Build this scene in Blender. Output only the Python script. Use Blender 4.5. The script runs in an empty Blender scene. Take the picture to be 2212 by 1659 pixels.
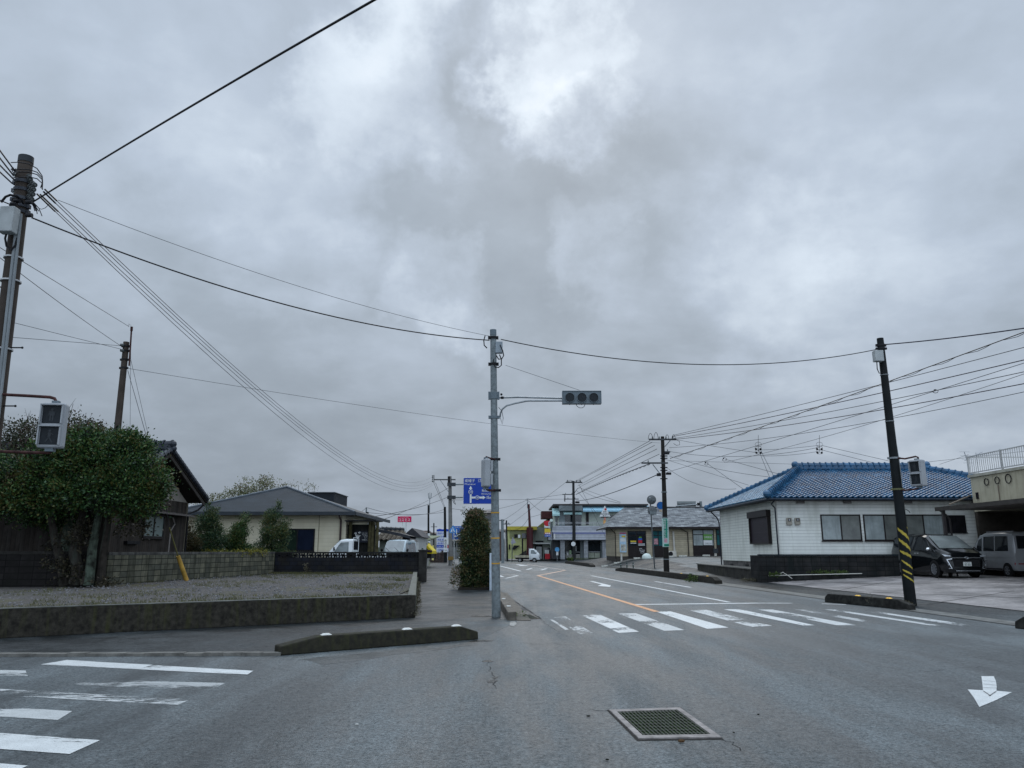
import bpy, bmesh, math, random
from mathutils import Vector, Matrix
C = bpy.context.scene.collection
R = math.radians
# ------------------------------------------------------------------ camera, sky, sun, exposure
scn = bpy.context.scene
TILT = R(12.25); F = 1661.0; EYE = 1.5
cam = bpy.data.cameras.new('camera'); cam.sensor_width = 36; cam.lens = 36 * F / 2212
cam.clip_start = 0.1; cam.clip_end = 6000
camo = bpy.data.objects.new('camera', cam); C.objects.link(camo)
camo.location = (0, 0, EYE); camo.rotation_euler = (R(90) + TILT, 0, 0)
scn.camera = camo
scn.render.resolution_x = 1024; scn.render.resolution_y = 768
scn.view_settings.view_transform = 'Standard'; scn.view_settings.look = 'None'
scn.view_settings.exposure = 0.0; scn.view_settings.gamma = 1.0
SUN_EL, SUN_AZ = 36.0, 5.0      # degrees; azimuth right of straight ahead (+Y)


def ray(u, v):
    a = (u - 1106) / F; b = (829.5 - v) / F
    return Vector((a, math.cos(TILT) - b * math.sin(TILT), math.sin(TILT) + b * math.cos(TILT)))


def G(u, v, z=0.0):             # where the sight line meets the level z
    r = ray(u, v); k = (z - EYE) / r.z
    return Vector((r.x * k, r.y * k, z))


def P3(u, v, Y):                # where the sight line meets the distance Y
    r = ray(u, v); k = Y / r.y
    return Vector((r.x * k, Y, EYE + r.z * k))


def world():
    w = bpy.data.worlds.new('World'); scn.world = w; w.use_nodes = True
    nt = w.node_tree; N = nt.nodes; L = nt.links; N.clear()
    out = N.new('ShaderNodeOutputWorld'); bg = N.new('ShaderNodeBackground'); L.new(bg.outputs[0], out.inputs[0])
    sky = N.new('ShaderNodeTexSky'); sky.sky_type = 'NISHITA'; sky.sun_disc = False
    sky.sun_elevation = R(SUN_EL); sky.sun_rotation = R(SUN_AZ); sky.air_density = 2; sky.dust_density = 4
    tc = N.new('ShaderNodeTexCoord'); D = tc.outputs['Generated']

    def m(op, a, b=None, c=None):
        n = N.new('ShaderNodeMath'); n.operation = op
        for i, x in enumerate((a, b, c)):
            if x is None: continue
            if isinstance(x, (int, float)): n.inputs[i].default_value = x
            else: L.new(x, n.inputs[i])
        return n.outputs[0]

    def noise(vec, scale, det, rough=.55, dist=0):
        n = N.new('ShaderNodeTexNoise'); n.inputs['Scale'].default_value = scale; n.inputs['Detail'].default_value = det
        n.inputs['Roughness'].default_value = rough; n.inputs['Distortion'].default_value = dist
        L.new(vec, n.inputs['Vector']); return n
    sep = N.new('ShaderNodeSeparateXYZ'); L.new(D, sep.inputs[0])
    zc = m('MAXIMUM', sep.outputs[2], 0.0)
    den = m('ADD', zc, 0.32)
    com = N.new('ShaderNodeCombineXYZ'); L.new(m('DIVIDE', sep.outputs[0], den), com.inputs[0]); L.new(m('DIVIDE', sep.outputs[1], den), com.inputs[1])
    n1 = noise(com.outputs[0], 2.3, 8, .52, .25)
    n2 = noise(com.outputs[0], 6.0, 7, .55, .1)
    # ragged edges for the thin, bright places in the cloud
    nd = noise(D, 5.5, 6, .6)
    sub = N.new('ShaderNodeVectorMath'); sub.operation = 'SUBTRACT'; L.new(nd.outputs['Color'], sub.inputs[0]); sub.inputs[1].default_value = (.5, .5, .5)
    sc = N.new('ShaderNodeVectorMath'); sc.operation = 'SCALE'; L.new(sub.outputs[0], sc.inputs[0]); sc.inputs['Scale'].default_value = .42
    ad = N.new('ShaderNodeVectorMath'); ad.operation = 'ADD'; L.new(D, ad.inputs[0]); L.new(sc.outputs[0], ad.inputs[1])
    nm = N.new('ShaderNodeVectorMath'); nm.operation = 'NORMALIZE'; L.new(ad.outputs[0], nm.inputs[0])
    val = m('MULTIPLY_ADD', n1.outputs['Fac'], .52, -.26)
    val = m('ADD', val, m('MULTIPLY_ADD', n2.outputs['Fac'], .34, -.17))
    blobs = [(1250, 85, 90, .14), (1220, 235, 100, .17), (1130, 40, 260, .07), (1380, 60, 220, .05), (810, 175, 170, .25), (600, 90, 330, .05), (1262, 545, 60, .12), (1275, 640, 60, .07), (1180, 150, 90, .07),
             (930, 600, 90, .14), (880, 640, 60, .06), (640, 545, 150, .08), (1840, 690, 260, .09), (1590, 590, 150, .09), (2130, 940, 150, .10), (1750, 90, 420, .06),
             (1300, 200, 420, .03), (150, 130, 300, .04), (1050, 410, 270, -.12), (800, 300, 130, -.06), (1380, 430, 220, -.10), (250, 760, 330, -.07),
             (560, 930, 330, -.06), (1000, 160, 110, -.10), (2050, 330, 260, -.03), (1150, 500, 160, -.06), (1500, 1000, 500, -.02)]
    for (u, v, r, amp) in blobs:
        d = ray(u, v).normalized()
        dot = N.new('ShaderNodeVectorMath'); dot.operation = 'DOT_PRODUCT'; L.new(nm.outputs[0], dot.inputs[0]); dot.inputs[1].default_value = d
        mr = N.new('ShaderNodeMapRange'); mr.interpolation_type = 'SMOOTHSTEP'
        mr.inputs['From Min'].default_value = math.cos(r * 1.45 / F); mr.inputs['From Max'].default_value = math.cos(r * .12 / F)
        mr.inputs['To Max'].default_value = amp
        L.new(dot.outputs['Value'], mr.inputs['Value']); val = m('ADD', val, mr.outputs[0])
    val = m('ADD', val, .385)
    rp = N.new('ShaderNodeValToRGB'); L.new(val, rp.inputs[0])
    e = rp.color_ramp.elements
    e[0].position = 0.0; e[0].color = (.265, .305, .345, 1)
    e[1].position = 1.0; e[1].color = (.93, .96, .97, 1)
    for p, c in ((.28, (.355, .405, .455, 1)), (.46, (.455, .515, .585, 1)), (.70, (.68, .745, .80, 1))):
        x = e.new(p); x.color = c
    # overcast: darker low down; out-of-view sky overhead and behind camera boosted to light surfaces
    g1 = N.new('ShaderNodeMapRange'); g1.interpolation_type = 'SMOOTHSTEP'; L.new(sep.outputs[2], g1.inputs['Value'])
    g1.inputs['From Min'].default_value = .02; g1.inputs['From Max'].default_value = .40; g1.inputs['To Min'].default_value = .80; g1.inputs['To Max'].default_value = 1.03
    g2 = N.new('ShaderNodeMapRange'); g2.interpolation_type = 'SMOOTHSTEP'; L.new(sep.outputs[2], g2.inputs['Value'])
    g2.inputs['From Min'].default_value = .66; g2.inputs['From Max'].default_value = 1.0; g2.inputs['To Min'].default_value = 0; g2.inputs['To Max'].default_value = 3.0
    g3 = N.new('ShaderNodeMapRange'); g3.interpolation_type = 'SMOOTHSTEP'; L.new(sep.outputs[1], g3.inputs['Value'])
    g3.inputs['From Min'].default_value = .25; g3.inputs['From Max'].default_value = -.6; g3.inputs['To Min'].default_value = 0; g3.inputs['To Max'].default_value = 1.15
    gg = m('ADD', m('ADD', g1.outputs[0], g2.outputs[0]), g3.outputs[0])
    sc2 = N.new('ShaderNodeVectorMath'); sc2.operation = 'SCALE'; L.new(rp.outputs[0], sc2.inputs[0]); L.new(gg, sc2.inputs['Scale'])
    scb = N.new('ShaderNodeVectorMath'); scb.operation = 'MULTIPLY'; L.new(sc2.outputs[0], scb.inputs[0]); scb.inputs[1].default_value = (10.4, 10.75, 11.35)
    sk = N.new('ShaderNodeVectorMath'); sk.operation = 'SCALE'; L.new(sky.outputs[0], sk.inputs[0]); sk.inputs['Scale'].default_value = .012
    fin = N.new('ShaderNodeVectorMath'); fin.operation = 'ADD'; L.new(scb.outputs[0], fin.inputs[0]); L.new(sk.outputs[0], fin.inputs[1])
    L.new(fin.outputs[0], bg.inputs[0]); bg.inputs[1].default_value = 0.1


world()
sl = bpy.data.lights.new('sun', 'SUN'); sl.energy = 0.5; sl.angle = R(25); sl.color = (1, .96, .9)
so = bpy.data.objects.new('sun', sl); C.objects.link(so); so.location = (0, 0, 60)
so.rotation_euler = Vector((math.sin(R(SUN_AZ)) * math.cos(R(SUN_EL)), math.cos(R(SUN_AZ)) * math.cos(R(SUN_EL)), math.sin(R(SUN_EL)))).to_track_quat('Z', 'Y').to_euler()

# ------------------------------------------------------------------ materials
MATS = {}


def nodes(name):
    m = bpy.data.materials.new(name); m.use_nodes = True; nt = m.node_tree
    return m, nt, nt.nodes, nt.links, nt.nodes['Principled BSDF']


def mth(N, L, op, a, b=None, c=None, clamp=False):
    n = N.new('ShaderNodeMath'); n.operation = op; n.use_clamp = clamp
    for i, x in enumerate((a, b, c)):
        if x is None: continue
        if isinstance(x, (int, float)): n.inputs[i].default_value = x
        else: L.new(x, n.inputs[i])
    return n.outputs[0]


def nz(N, L, vec, scale, det=4, rough=.55):
    n = N.new('ShaderNodeTexNoise'); n.inputs['Scale'].default_value = scale; n.inputs['Detail'].default_value = det
    n.inputs['Roughness'].default_value = rough
    if vec is not None: L.new(vec, n.inputs['Vector'])
    return n.outputs['Fac']


def stretch(N, L, vec, s):
    n = N.new('ShaderNodeVectorMath'); n.operation = 'MULTIPLY'; L.new(vec, n.inputs[0]); n.inputs[1].default_value = s
    return n.outputs[0]


def ramp(N, L, fac, stops):
    r = N.new('ShaderNodeValToRGB'); L.new(fac, r.inputs[0]); e = r.color_ramp.elements
    e[0].position, e[0].color = stops[0][0], (*stops[0][1], 1); e[1].position, e[1].color = stops[-1][0], (*stops[-1][1], 1)
    for p, c in stops[1:-1]: x = e.new(p); x.color = (*c, 1)
    return r.outputs[0]


def mixc(N, L, fac, a, b, mode='MIX'):
    n = N.new('ShaderNodeMix'); n.data_type = 'RGBA'; n.blend_type = mode
    for i, x in ((0, fac), (6, a), (7, b)):
        if isinstance(x, (int, float)): n.inputs[i].default_value = x
        elif isinstance(x, tuple): n.inputs[i].default_value = (*x[:3], 1)
        else: L.new(x, n.inputs[i])
    return n.outputs[2]


def bumpn(N, L, B, h, strength, dist=.01):
    b = N.new('ShaderNodeBump'); b.inputs['Strength'].default_value = strength; b.inputs['Distance'].default_value = dist
    L.new(h, b.inputs['Height']); L.new(b.outputs[0], B.inputs['Normal'])


def M(name, col, rough=.6, var=.18, scale=3.0, metal=0.0, bump=0.0, bscale=40.0, col2=None, fine=0.0, spec=.16, streak=None):
    """plain procedural surface: two tones of noise, optional grain, vertical streaks and bump"""
    if name in MATS: return MATS[name]
    m, nt, N, L, B = nodes(name)
    tc = N.new('ShaderNodeTexCoord').outputs['Object']
    f = nz(N, L, tc, scale, 5)
    lo = tuple(c * (1 - var) for c in col); hi = col2 or tuple(min(1, c * (1 + var)) for c in col)
    c = ramp(N, L, f, [(.32, lo), (.68, hi)])
    if fine:
        f2 = nz(N, L, tc, 90, 2); c = mixc(N, L, f2, mixc(N, L, fine, c, (0, 0, 0)), c)
    if streak:
        s = nz(N, L, stretch(N, L, tc, (4, 4, .35)), 2.2, 5)
        k = N.new('ShaderNodeMapRange'); k.inputs['From Min'].default_value = .5; k.inputs['From Max'].default_value = .75; k.inputs['To Max'].default_value = streak[1]
        L.new(s, k.inputs['Value']); c = mixc(N, L, k.outputs[0], c, streak[0])
    L.new(c, B.inputs['Base Color']); B.inputs['Roughness'].default_value = rough; B.inputs['Metallic'].default_value = metal
    B.inputs['Specular IOR Level'].default_value = spec
    if bump: bumpn(N, L, B, nz(N, L, tc, bscale, 4), bump)
    MATS[name] = m; return m


def asphalt(name, c0=.045, c1=.075, wet=.5, tint=(.88, 1.03, 1.08), smear=(1, 1, 1), seed=0.0, rlo=.22, rhi=.55, grain=.5, blend=None, spec=.5):
    """wet asphalt: stony grain, darker damp patches with a smoother sheen"""
    if name in MATS: return MATS[name]
    m, nt, N, L, B = nodes(name)
    geo = N.new('ShaderNodeNewGeometry').outputs['Position']
    off = N.new('ShaderNodeVectorMath'); off.operation = 'ADD'; L.new(geo, off.inputs[0]); off.inputs[1].default_value = (seed, seed * 1.7, 0)
    P = off.outputs[0]
    big = nz(N, L, stretch(N, L, P, smear), .45, 5, .6)
    mid = nz(N, L, stretch(N, L, P, smear), 1.9, 5, .62)
    fine = nz(N, L, P, 30, 6, .95)
    vor = N.new('ShaderNodeTexVoronoi'); vor.inputs['Scale'].default_value = 95; L.new(P, vor.inputs['Vector'])
    damp = N.new('ShaderNodeMapRange'); damp.inputs['From Min'].default_value = .43; damp.inputs['From Max'].default_value = .56
    L.new(mth(N, L, 'MULTIPLY_ADD', mid, .45, mth(N, L, 'MULTIPLY', big, .55)), damp.inputs['Value'])
    trk = N.new('ShaderNodeMapRange'); trk.inputs['From Min'].default_value = .42; trk.inputs['From Max'].default_value = .60
    L.new(nz(N, L, stretch(N, L, P, (smear[0] * 1.0, smear[1] * .45, 1)), 1.1, 4, .55), trk.inputs['Value'])
    col = mixc(N, L, damp.outputs[0], tuple(c1 * t for t in tint), tuple(c0 * t for t in tint))
    B.inputs['Specular IOR Level'].default_value = spec
    if blend:       # the tone runs over into the carriageway's along this line
        (px, py), (nx, ny), w, a0, a1 = blend
        spx = N.new('ShaderNodeSeparateXYZ'); L.new(geo, spx.inputs[0])
        dd = mth(N, L, 'ADD', mth(N, L, 'MULTIPLY', mth(N, L, 'SUBTRACT', spx.outputs[0], px), nx), mth(N, L, 'MULTIPLY', mth(N, L, 'SUBTRACT', spx.outputs[1], py), ny))
        bf = N.new('ShaderNodeMapRange'); bf.interpolation_type = 'SMOOTHSTEP'; bf.inputs['From Min'].default_value = 0; bf.inputs['From Max'].default_value = w; bf.inputs['To Min'].default_value = 1; bf.inputs['To Max'].default_value = 0
        L.new(mth(N, L, 'ADD', dd, mth(N, L, 'MULTIPLY_ADD', mid, 1.6, -.8)), bf.inputs['Value'])
        near = N.new('ShaderNodeMapRange'); near.interpolation_type = 'SMOOTHSTEP'; near.inputs['From Min'].default_value = 17; near.inputs['From Max'].default_value = 20.5; near.inputs['To Min'].default_value = 1; near.inputs['To Max'].default_value = 0; L.new(spx.outputs[1], near.inputs['Value'])
        rc_ = mixc(N, L, damp.outputs[0], tuple(a1 * t for t in tint), tuple(a0 * t for t in tint)); col = mixc(N, L, mth(N, L, 'MULTIPLY', bf.outputs[0], near.outputs[0]), col, rc_)
    g = N.new('ShaderNodeMapRange'); g.inputs['From Min'].default_value = .36; g.inputs['From Max'].default_value = .64
    g.inputs['To Min'].default_value = 1 - grain; g.inputs['To Max'].default_value = 1 + grain * 1.3; L.new(fine, g.inputs['Value'])
    coarse = mth(N, L, 'MULTIPLY_ADD', nz(N, L, P, 11, 6, .9), 3.0, -1.0)
    L.new(mth(N, L, 'MULTIPLY', mth(N, L, 'MULTIPLY', g.outputs[0], coarse), spec, clamp=True), B.inputs['Specular IOR Level'])
    sc = N.new('ShaderNodeVectorMath'); sc.operation = 'SCALE'; L.new(col, sc.inputs[0]); L.new(mth(N, L, 'MULTIPLY', mth(N, L, 'MULTIPLY', g.outputs[0], mth(N, L, 'MULTIPLY_ADD', nz(N, L, P, 7, 7, .95), 2.4, -.2)), mth(N, L, 'MULTIPLY_ADD', trk.outputs[0], .38, .80)), sc.inputs['Scale'])
    L.new(sc.outputs[0], B.inputs['Base Color'])
    r = N.new('ShaderNodeMapRange'); L.new(damp.outputs[0], r.inputs['Value']); r.inputs['To Min'].default_value = rhi; r.inputs['To Max'].default_value = rlo + (rhi - rlo) * (1 - wet)
    L.new(r.outputs[0], B.inputs['Roughness'])
    h = mth(N, L, 'ADD', vor.outputs['Distance'], fine)
    b = N.new('ShaderNodeBump'); b.inputs['Distance'].default_value = .006; L.new(h, b.inputs['Height'])
    bs = N.new('ShaderNodeMapRange'); L.new(damp.outputs[0], bs.inputs['Value']); bs.inputs['To Min'].default_value = .75; bs.inputs['To Max'].default_value = .42
    L.new(bs.outputs[0], b.inputs['Strength']); L.new(b.outputs[0], B.inputs['Normal'])
    MATS[name] = m; return m


def paint(name, col, wear, seed=0.0, smear=(1, 1, 1), rough=.4):
    """road paint with worn-through places; smear > 1 across the driving direction makes the wear run along it"""
    if name in MATS: return MATS[name]
    m, nt, N, L, B = nodes(name)
    geo = N.new('ShaderNodeNewGeometry').outputs['Position']
    off = N.new('ShaderNodeVectorMath'); off.operation = 'ADD'; L.new(geo, off.inputs[0]); off.inputs[1].default_value = (seed * 3.1, seed, 0)
    P = off.outputs[0]
    f = mth(N, L, 'ADD', mth(N, L, 'MULTIPLY', nz(N, L, stretch(N, L, P, smear), .8, 3, .5), .62), mth(N, L, 'MULTIPLY', nz(N, L, stretch(N, L, P, smear), 9, 5, .7), .38))
    k = N.new('ShaderNodeMapRange'); k.inputs['From Min'].default_value = wear - .025; k.inputs['From Max'].default_value = wear + .03; L.new(f, k.inputs['Value'])
    fine = nz(N, L, P, 120, 2, .7)
    kk = mth(N, L, 'MULTIPLY', k.outputs[0], mth(N, L, 'MULTIPLY_ADD', mth(N, L, 'GREATER_THAN', fine, .40), .35 * (1 - max(0, wear - .42) * 3.5), .65 * (1 - max(0, wear - .42) * 3.5)))
    c = ramp(N, L, nz(N, L, P, 4, 4), [(.3, tuple(x * .8 for x in col)), (.7, col)])
    L.new(c, B.inputs['Base Color']); B.inputs['Roughness'].default_value = rough
    tr = N.new('ShaderNodeBsdfTransparent'); mx = N.new('ShaderNodeMixShader'); out = N['Material Output']
    L.new(kk, mx.inputs[0]); L.new(tr.outputs[0], mx.inputs[1]); L.new(B.outputs[0], mx.inputs[2]); L.new(mx.outputs[0], out.inputs[0])
    MATS[name] = m; return m


def courses(name, col, bw, bh, axis='x', mortar=.012, mcol=None, col2=None, offset=0.0, rough=.7, stain=None, bump=.4, zoff=0.0, uscale=1.0, cellvar=1.0, var=.15, nscale=2.5, slope=1.0, moff=0.0):
    """blocks, boards, shingles or siding laid along an axis and up z"""
    if name in MATS: return MATS[name]
    m, nt, N, L, B = nodes(name)
    geo = N.new('ShaderNodeNewGeometry').outputs['Position']
    sp = N.new('ShaderNodeSeparateXYZ'); L.new(geo, sp.inputs[0])
    cm = N.new('ShaderNodeCombineXYZ'); L.new(sp.outputs[{'x': 0, 'y': 1}[axis]], cm.inputs[0])
    L.new(mth(N, L, 'MULTIPLY', mth(N, L, 'SUBTRACT', sp.outputs[2], zoff), slope), cm.inputs[1])
    bt = N.new('ShaderNodeTexBrick'); L.new(cm.outputs[0], bt.inputs['Vector'])
    bt.inputs['Scale'].default_value = 1; bt.inputs['Brick Width'].default_value = bw; bt.inputs['Row Height'].default_value = bh
    bt.inputs['Mortar Size'].default_value = mortar; bt.inputs['Mortar Smooth'].default_value = .2; bt.offset = offset; bt.inputs['Bias'].default_value = moff
    c2 = col2 or tuple(c * .72 for c in col)
    bt.inputs['Color1'].default_value = (*col, 1); bt.inputs['Color2'].default_value = (*c2, 1)
    bt.inputs['Mortar'].default_value = (*(mcol or tuple(c * .35 for c in col)), 1)
    f = nz(N, L, geo, nscale, 6, .6)
    sh = N.new('ShaderNodeMapRange'); sh.inputs['From Min'].default_value = .3; sh.inputs['From Max'].default_value = .7; sh.inputs['To Min'].default_value = 1 - var; sh.inputs['To Max'].default_value = 1 + var; L.new(f, sh.inputs['Value'])
    sc = N.new('ShaderNodeVectorMath'); sc.operation = 'SCALE'; L.new(bt.outputs['Color'], sc.inputs[0]); L.new(sh.outputs[0], sc.inputs['Scale'])
    c = sc.outputs[0]
    if stain:
        s = nz(N, L, stretch(N, L, geo, (2.5, 2.5, .5)), stain[2] if len(stain) > 2 else 1.3, 6, .65)
        k = N.new('ShaderNodeMapRange'); k.inputs['From Min'].default_value = .46; k.inputs['From Max'].default_value = .66; k.inputs['To Max'].default_value = stain[1]
        L.new(s, k.inputs['Value']); c = mixc(N, L, k.outputs[0], c, stain[0])
    L.new(c, B.inputs['Base Color']); B.inputs['Roughness'].default_value = rough
    B.inputs['Specular IOR Level'].default_value = .10
    if bump: bumpn(N, L, B, mth(N, L, 'ADD', mth(N, L, 'MULTIPLY', bt.outputs['Fac'], -1), mth(N, L, 'MULTIPLY', f, .3)), bump, .01)
    MATS[name] = m; return m


def leafmat(name, cols, rough=.5, spec=.2, scale=1.2, transl=.15):
    """leaves: each leaf its own tone, whole sprays of one tone"""
    if name in MATS: return MATS[name]
    m, nt, N, L, B = nodes(name)
    g = N.new('ShaderNodeNewGeometry')
    f = mth(N, L, 'ADD', mth(N, L, 'MULTIPLY', g.outputs['Random Per Island'], .42), mth(N, L, 'MULTIPLY', nz(N, L, g.outputs['Position'], scale, 3), .72))
    n = len(cols); c = ramp(N, L, f, [(.28 + .5 * i / max(1, n - 1), cols[i]) for i in range(n)])
    L.new(c, B.inputs['Base Color']); B.inputs['Roughness'].default_value = rough; B.inputs['Specular IOR Level'].default_value = spec
    t = N.new('ShaderNodeBsdfTranslucent'); L.new(c, t.inputs[0]); mx = N.new('ShaderNodeMixShader'); mx.inputs[0].default_value = transl
    L.new(B.outputs[0], mx.inputs[1]); L.new(t.outputs[0], mx.inputs[2]); L.new(mx.outputs[0], N['Material Output'].inputs[0])
    MATS[name] = m; return m


def glass(name, col=(.02, .025, .03), rough=.08, spec=.8):
    return M(name, col, rough=rough, var=.3, scale=.8, spec=spec)


# ------------------------------------------------------------------ mesh builder
_fc = {}


def font_mesh(s):
    if s in _fc: return _fc[s]
    cu = bpy.data.curves.new('lettering', 'FONT'); cu.body = s; cu.resolution_u = 2; cu.align_x = 'CENTER' if '\n' in s else 'LEFT'
    cu.space_line = 1.0
    o = bpy.data.objects.new('lettering', cu); C.objects.link(o)
    dg = bpy.context.evaluated_depsgraph_get(); me = bpy.data.meshes.new_from_object(o.evaluated_get(dg))
    vs = [tuple(v.co) for v in me.vertices]; fs = [tuple(p.vertices) for p in me.polygons]
    bpy.data.objects.remove(o); bpy.data.curves.remove(cu); bpy.data.meshes.remove(me)
    _fc[s] = (vs, fs); return _fc[s]


class MB:
    def __init__(self, T=None):
        self.v = []; self.f = []; self.m = []; self.T = T; self.mi = 0

    def add(self, vs, fs):
        n = len(self.v)
        if self.T: vs = [self.T(Vector(p)) for p in vs]
        self.v += [tuple(p) for p in vs]; self.f += [tuple(i + n for i in f) for f in fs]; self.m += [self.mi] * len(fs); return self

    def box(self, a, b):
        x0, y0, z0 = a; x1, y1, z1 = b
        return self.add([(x0, y0, z0), (x1, y0, z0), (x1, y1, z0), (x0, y1, z0), (x0, y0, z1), (x1, y0, z1), (x1, y1, z1), (x0, y1, z1)],
                        [(0, 3, 2, 1), (4, 5, 6, 7), (0, 1, 5, 4), (1, 2, 6, 5), (2, 3, 7, 6), (3, 0, 4, 7)])

    def obox(self, o, X, Y, Z):     # box from corner o along three vectors
        o, X, Y, Z = map(Vector, (o, X, Y, Z))
        return self.add([o, o + X, o + X + Y, o + Y, o + Z, o + X + Z, o + X + Y + Z, o + Y + Z],
                        [(0, 3, 2, 1), (4, 5, 6, 7), (0, 1, 5, 4), (1, 2, 6, 5), (2, 3, 7, 6), (3, 0, 4, 7)])

    def face(self, *p):
        return self.add(p, [tuple(range(len(p)))])

    def prism(self, poly, vec):
        n = len(poly); vec = Vector(vec); A = [Vector(p) for p in poly]; B = [p + vec for p in A]
        return self.add(A + B, [tuple(range(n - 1, -1, -1)), tuple(range(n, 2 * n))] + [(i, (i + 1) % n, n + (i + 1) % n, n + i) for i in range(n)])

    def cyl(self, p0, p1, r0, r1=None, n=10, caps=True):
        p0, p1 = Vector(p0), Vector(p1); r1 = r0 if r1 is None else r1
        d = (p1 - p0).normalized(); a = d.orthogonal().normalized(); b = d.cross(a)
        vs = []
        for p, r in ((p0, r0), (p1, r1)):
            for i in range(n):
                t = 2 * math.pi * i / n; vs.append(p + a * (r * math.cos(t)) + b * (r * math.sin(t)))
        fs = [(i, (i + 1) % n, n + (i + 1) % n, n + i) for i in range(n)]
        if caps: fs += [tuple(range(n - 1, -1, -1)), tuple(range(n, 2 * n))]
        return self.add(vs, fs)

    def tube(self, pts, r, n=6, taper=None):
        pts = [Vector(p) for p in pts]; k = len(pts); vs = []; fs = []; a = None
        for i, p in enumerate(pts):
            d = (pts[min(i + 1, k - 1)] - pts[max(i - 1, 0)]).normalized()
            if a is None: a = d.orthogonal().normalized()
            a = (a - d * a.dot(d)).normalized(); b = d.cross(a)
            rr = r if taper is None else r + (taper - r) * i / (k - 1)
            for j in range(n):
                t = 2 * math.pi * j / n; vs.append(p + a * (rr * math.cos(t)) + b * (rr * math.sin(t)))
        for i in range(k - 1):
            for j in range(n): fs.append((i * n + j, i * n + (j + 1) % n, (i + 1) * n + (j + 1) % n, (i + 1) * n + j))
        fs += [tuple(range(n - 1, -1, -1)), tuple((k - 1) * n + j for j in range(n))]
        return self.add(vs, fs)

    def ball(self, c, r, n=8, k=6):
        c = Vector(c); r = Vector(r) if hasattr(r, '__len__') else Vector((r, r, r)); vs = []; fs = []
        for i in range(k + 1):
            ph = math.pi * i / k
            for j in range(n):
                t = 2 * math.pi * j / n; vs.append(c + Vector((r.x * math.sin(ph) * math.cos(t), r.y * math.sin(ph) * math.sin(t), r.z * math.cos(ph))))
        for i in range(k):
            for j in range(n): fs.append((i * n + j, (i + 1) * n + j, (i + 1) * n + (j + 1) % n, i * n + (j + 1) % n))
        return self.add(vs, fs)

    def grid(self, fn, nu, nv, keep=None):
        vs = [fn(i / nu, j / nv) for j in range(nv + 1) for i in range(nu + 1)]; fs = []
        for j in range(nv):
            for i in range(nu):
                if keep is None or keep((i + .5) / nu, (j + .5) / nv):
                    a = j * (nu + 1) + i; fs.append((a, a + 1, a + nu + 2, a + nu + 1))
        return self.add(vs, fs)

    def text(self, s, o, X, Y, w, h):   # fills the box from o, w along X and h along Y
        vs, fs = font_mesh(s)
        if not vs: return self
        x0 = min(p[0] for p in vs); x1 = max(p[0] for p in vs); y0 = min(p[1] for p in vs); y1 = max(p[1] for p in vs)
        o, X, Y = Vector(o), Vector(X).normalized(), Vector(Y).normalized()
        sx = (w / (x1 - x0)) if w else h / (y1 - y0)
        return self.add([o + X * ((p[0] - x0) * sx) + Y * ((p[1] - y0) * h / (y1 - y0)) for p in vs], fs)

    def build(self, name, mats, parent=None, smooth=False, bevel=0, recalc=True):
        if not isinstance(mats, (list, tuple)): mats = [mats]
        base = WL.get(parent.name, Vector((0, 0, 0))) if parent else Vector((0, 0, 0))
        me = bpy.data.meshes.new(name); me.from_pydata([tuple(Vector(p) - base) for p in self.v], [], self.f)
        for x in mats: me.materials.append(x)
        me.polygons.foreach_set('material_index', self.m)
        if recalc:
            bm = bmesh.new(); bm.from_mesh(me); bmesh.ops.remove_doubles(bm, verts=bm.verts, dist=1e-5) if smooth else None
            bmesh.ops.recalc_face_normals(bm, faces=bm.faces); bm.to_mesh(me); bm.free()
        if smooth:
            me.polygons.foreach_set('use_smooth', [True] * len(me.polygons)); me.set_sharp_from_angle(angle=R(38))
        me.update()
        o = bpy.data.objects.new(name, me); C.objects.link(o)
        if parent: o.parent = parent
        WL[o.name] = base
        if bevel:
            b = o.modifiers.new('edge', 'BEVEL'); b.width = bevel; b.segments = 2; b.limit_method = 'ANGLE'
        return o


WL = {}


def tag(o, label, cat, group=None, kind=None):
    if label: o['label'] = label
    if cat: o['category'] = cat
    if group: o['group'] = group
    if kind: o['kind'] = kind
    return o


def thing(name, label, cat, loc=(0, 0, 0), group=None, kind=None):
    o = bpy.data.objects.new(name, None); C.objects.link(o); o.location = loc; o.empty_display_size = .3
    WL[o.name] = Vector(loc); return tag(o, label, cat, group, kind)


def struct(mb, name, m, label=None, **k):
    o = mb.build(name, m, **k); o['kind'] = 'structure'
    if label: o['label'] = label
    return o


X_, Y_, Z_ = Vector((1, 0, 0)), Vector((0, 1, 0)), Vector((0, 0, 1))
# ------------------------------------------------------------------ terrain of the right-hand side
KERB = [(11.2, -30), (10.75, 8), (10.3, 16.15), (9.54, 37.7), (8.82, 65.8), (6.8, 97.5), (2.5, 130), (-4, 165), (-40, 300)]
LKERB = [(.64, 18.7), (-.47, 31), (-3.3, 60), (-6.6, 95), (-10.2, 130), (-14, 165), (-55, 300)]
SWL = [(-2.25, 18.6), (-5.69, 49.68), (-8.8, 84), (-11.6, 114.4), (-16, 150), (-60, 300)]


def interp(T, y):
    for (x0, y0), (x1, y1) in zip(T, T[1:]):
        if y <= y1: return x0 + (x1 - x0) * (y - y0) / (y1 - y0)
    return T[-1][0]


def xk(y): return interp(KERB, y)


def ss(t): t = max(0, min(1, t)); return t * t * (3 - 2 * t)


def terr(x, y):
    d = x - xk(y) - .35
    if d <= 0: return 0.0
    return min(.40, .045 * d) + .58 * ss(d / 3.5) * ss((y - 46) / 26) * (1 - ss((y - 92) / 14)) + .14 * ss(d / 3) * ss((y - 95) / 12)


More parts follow.
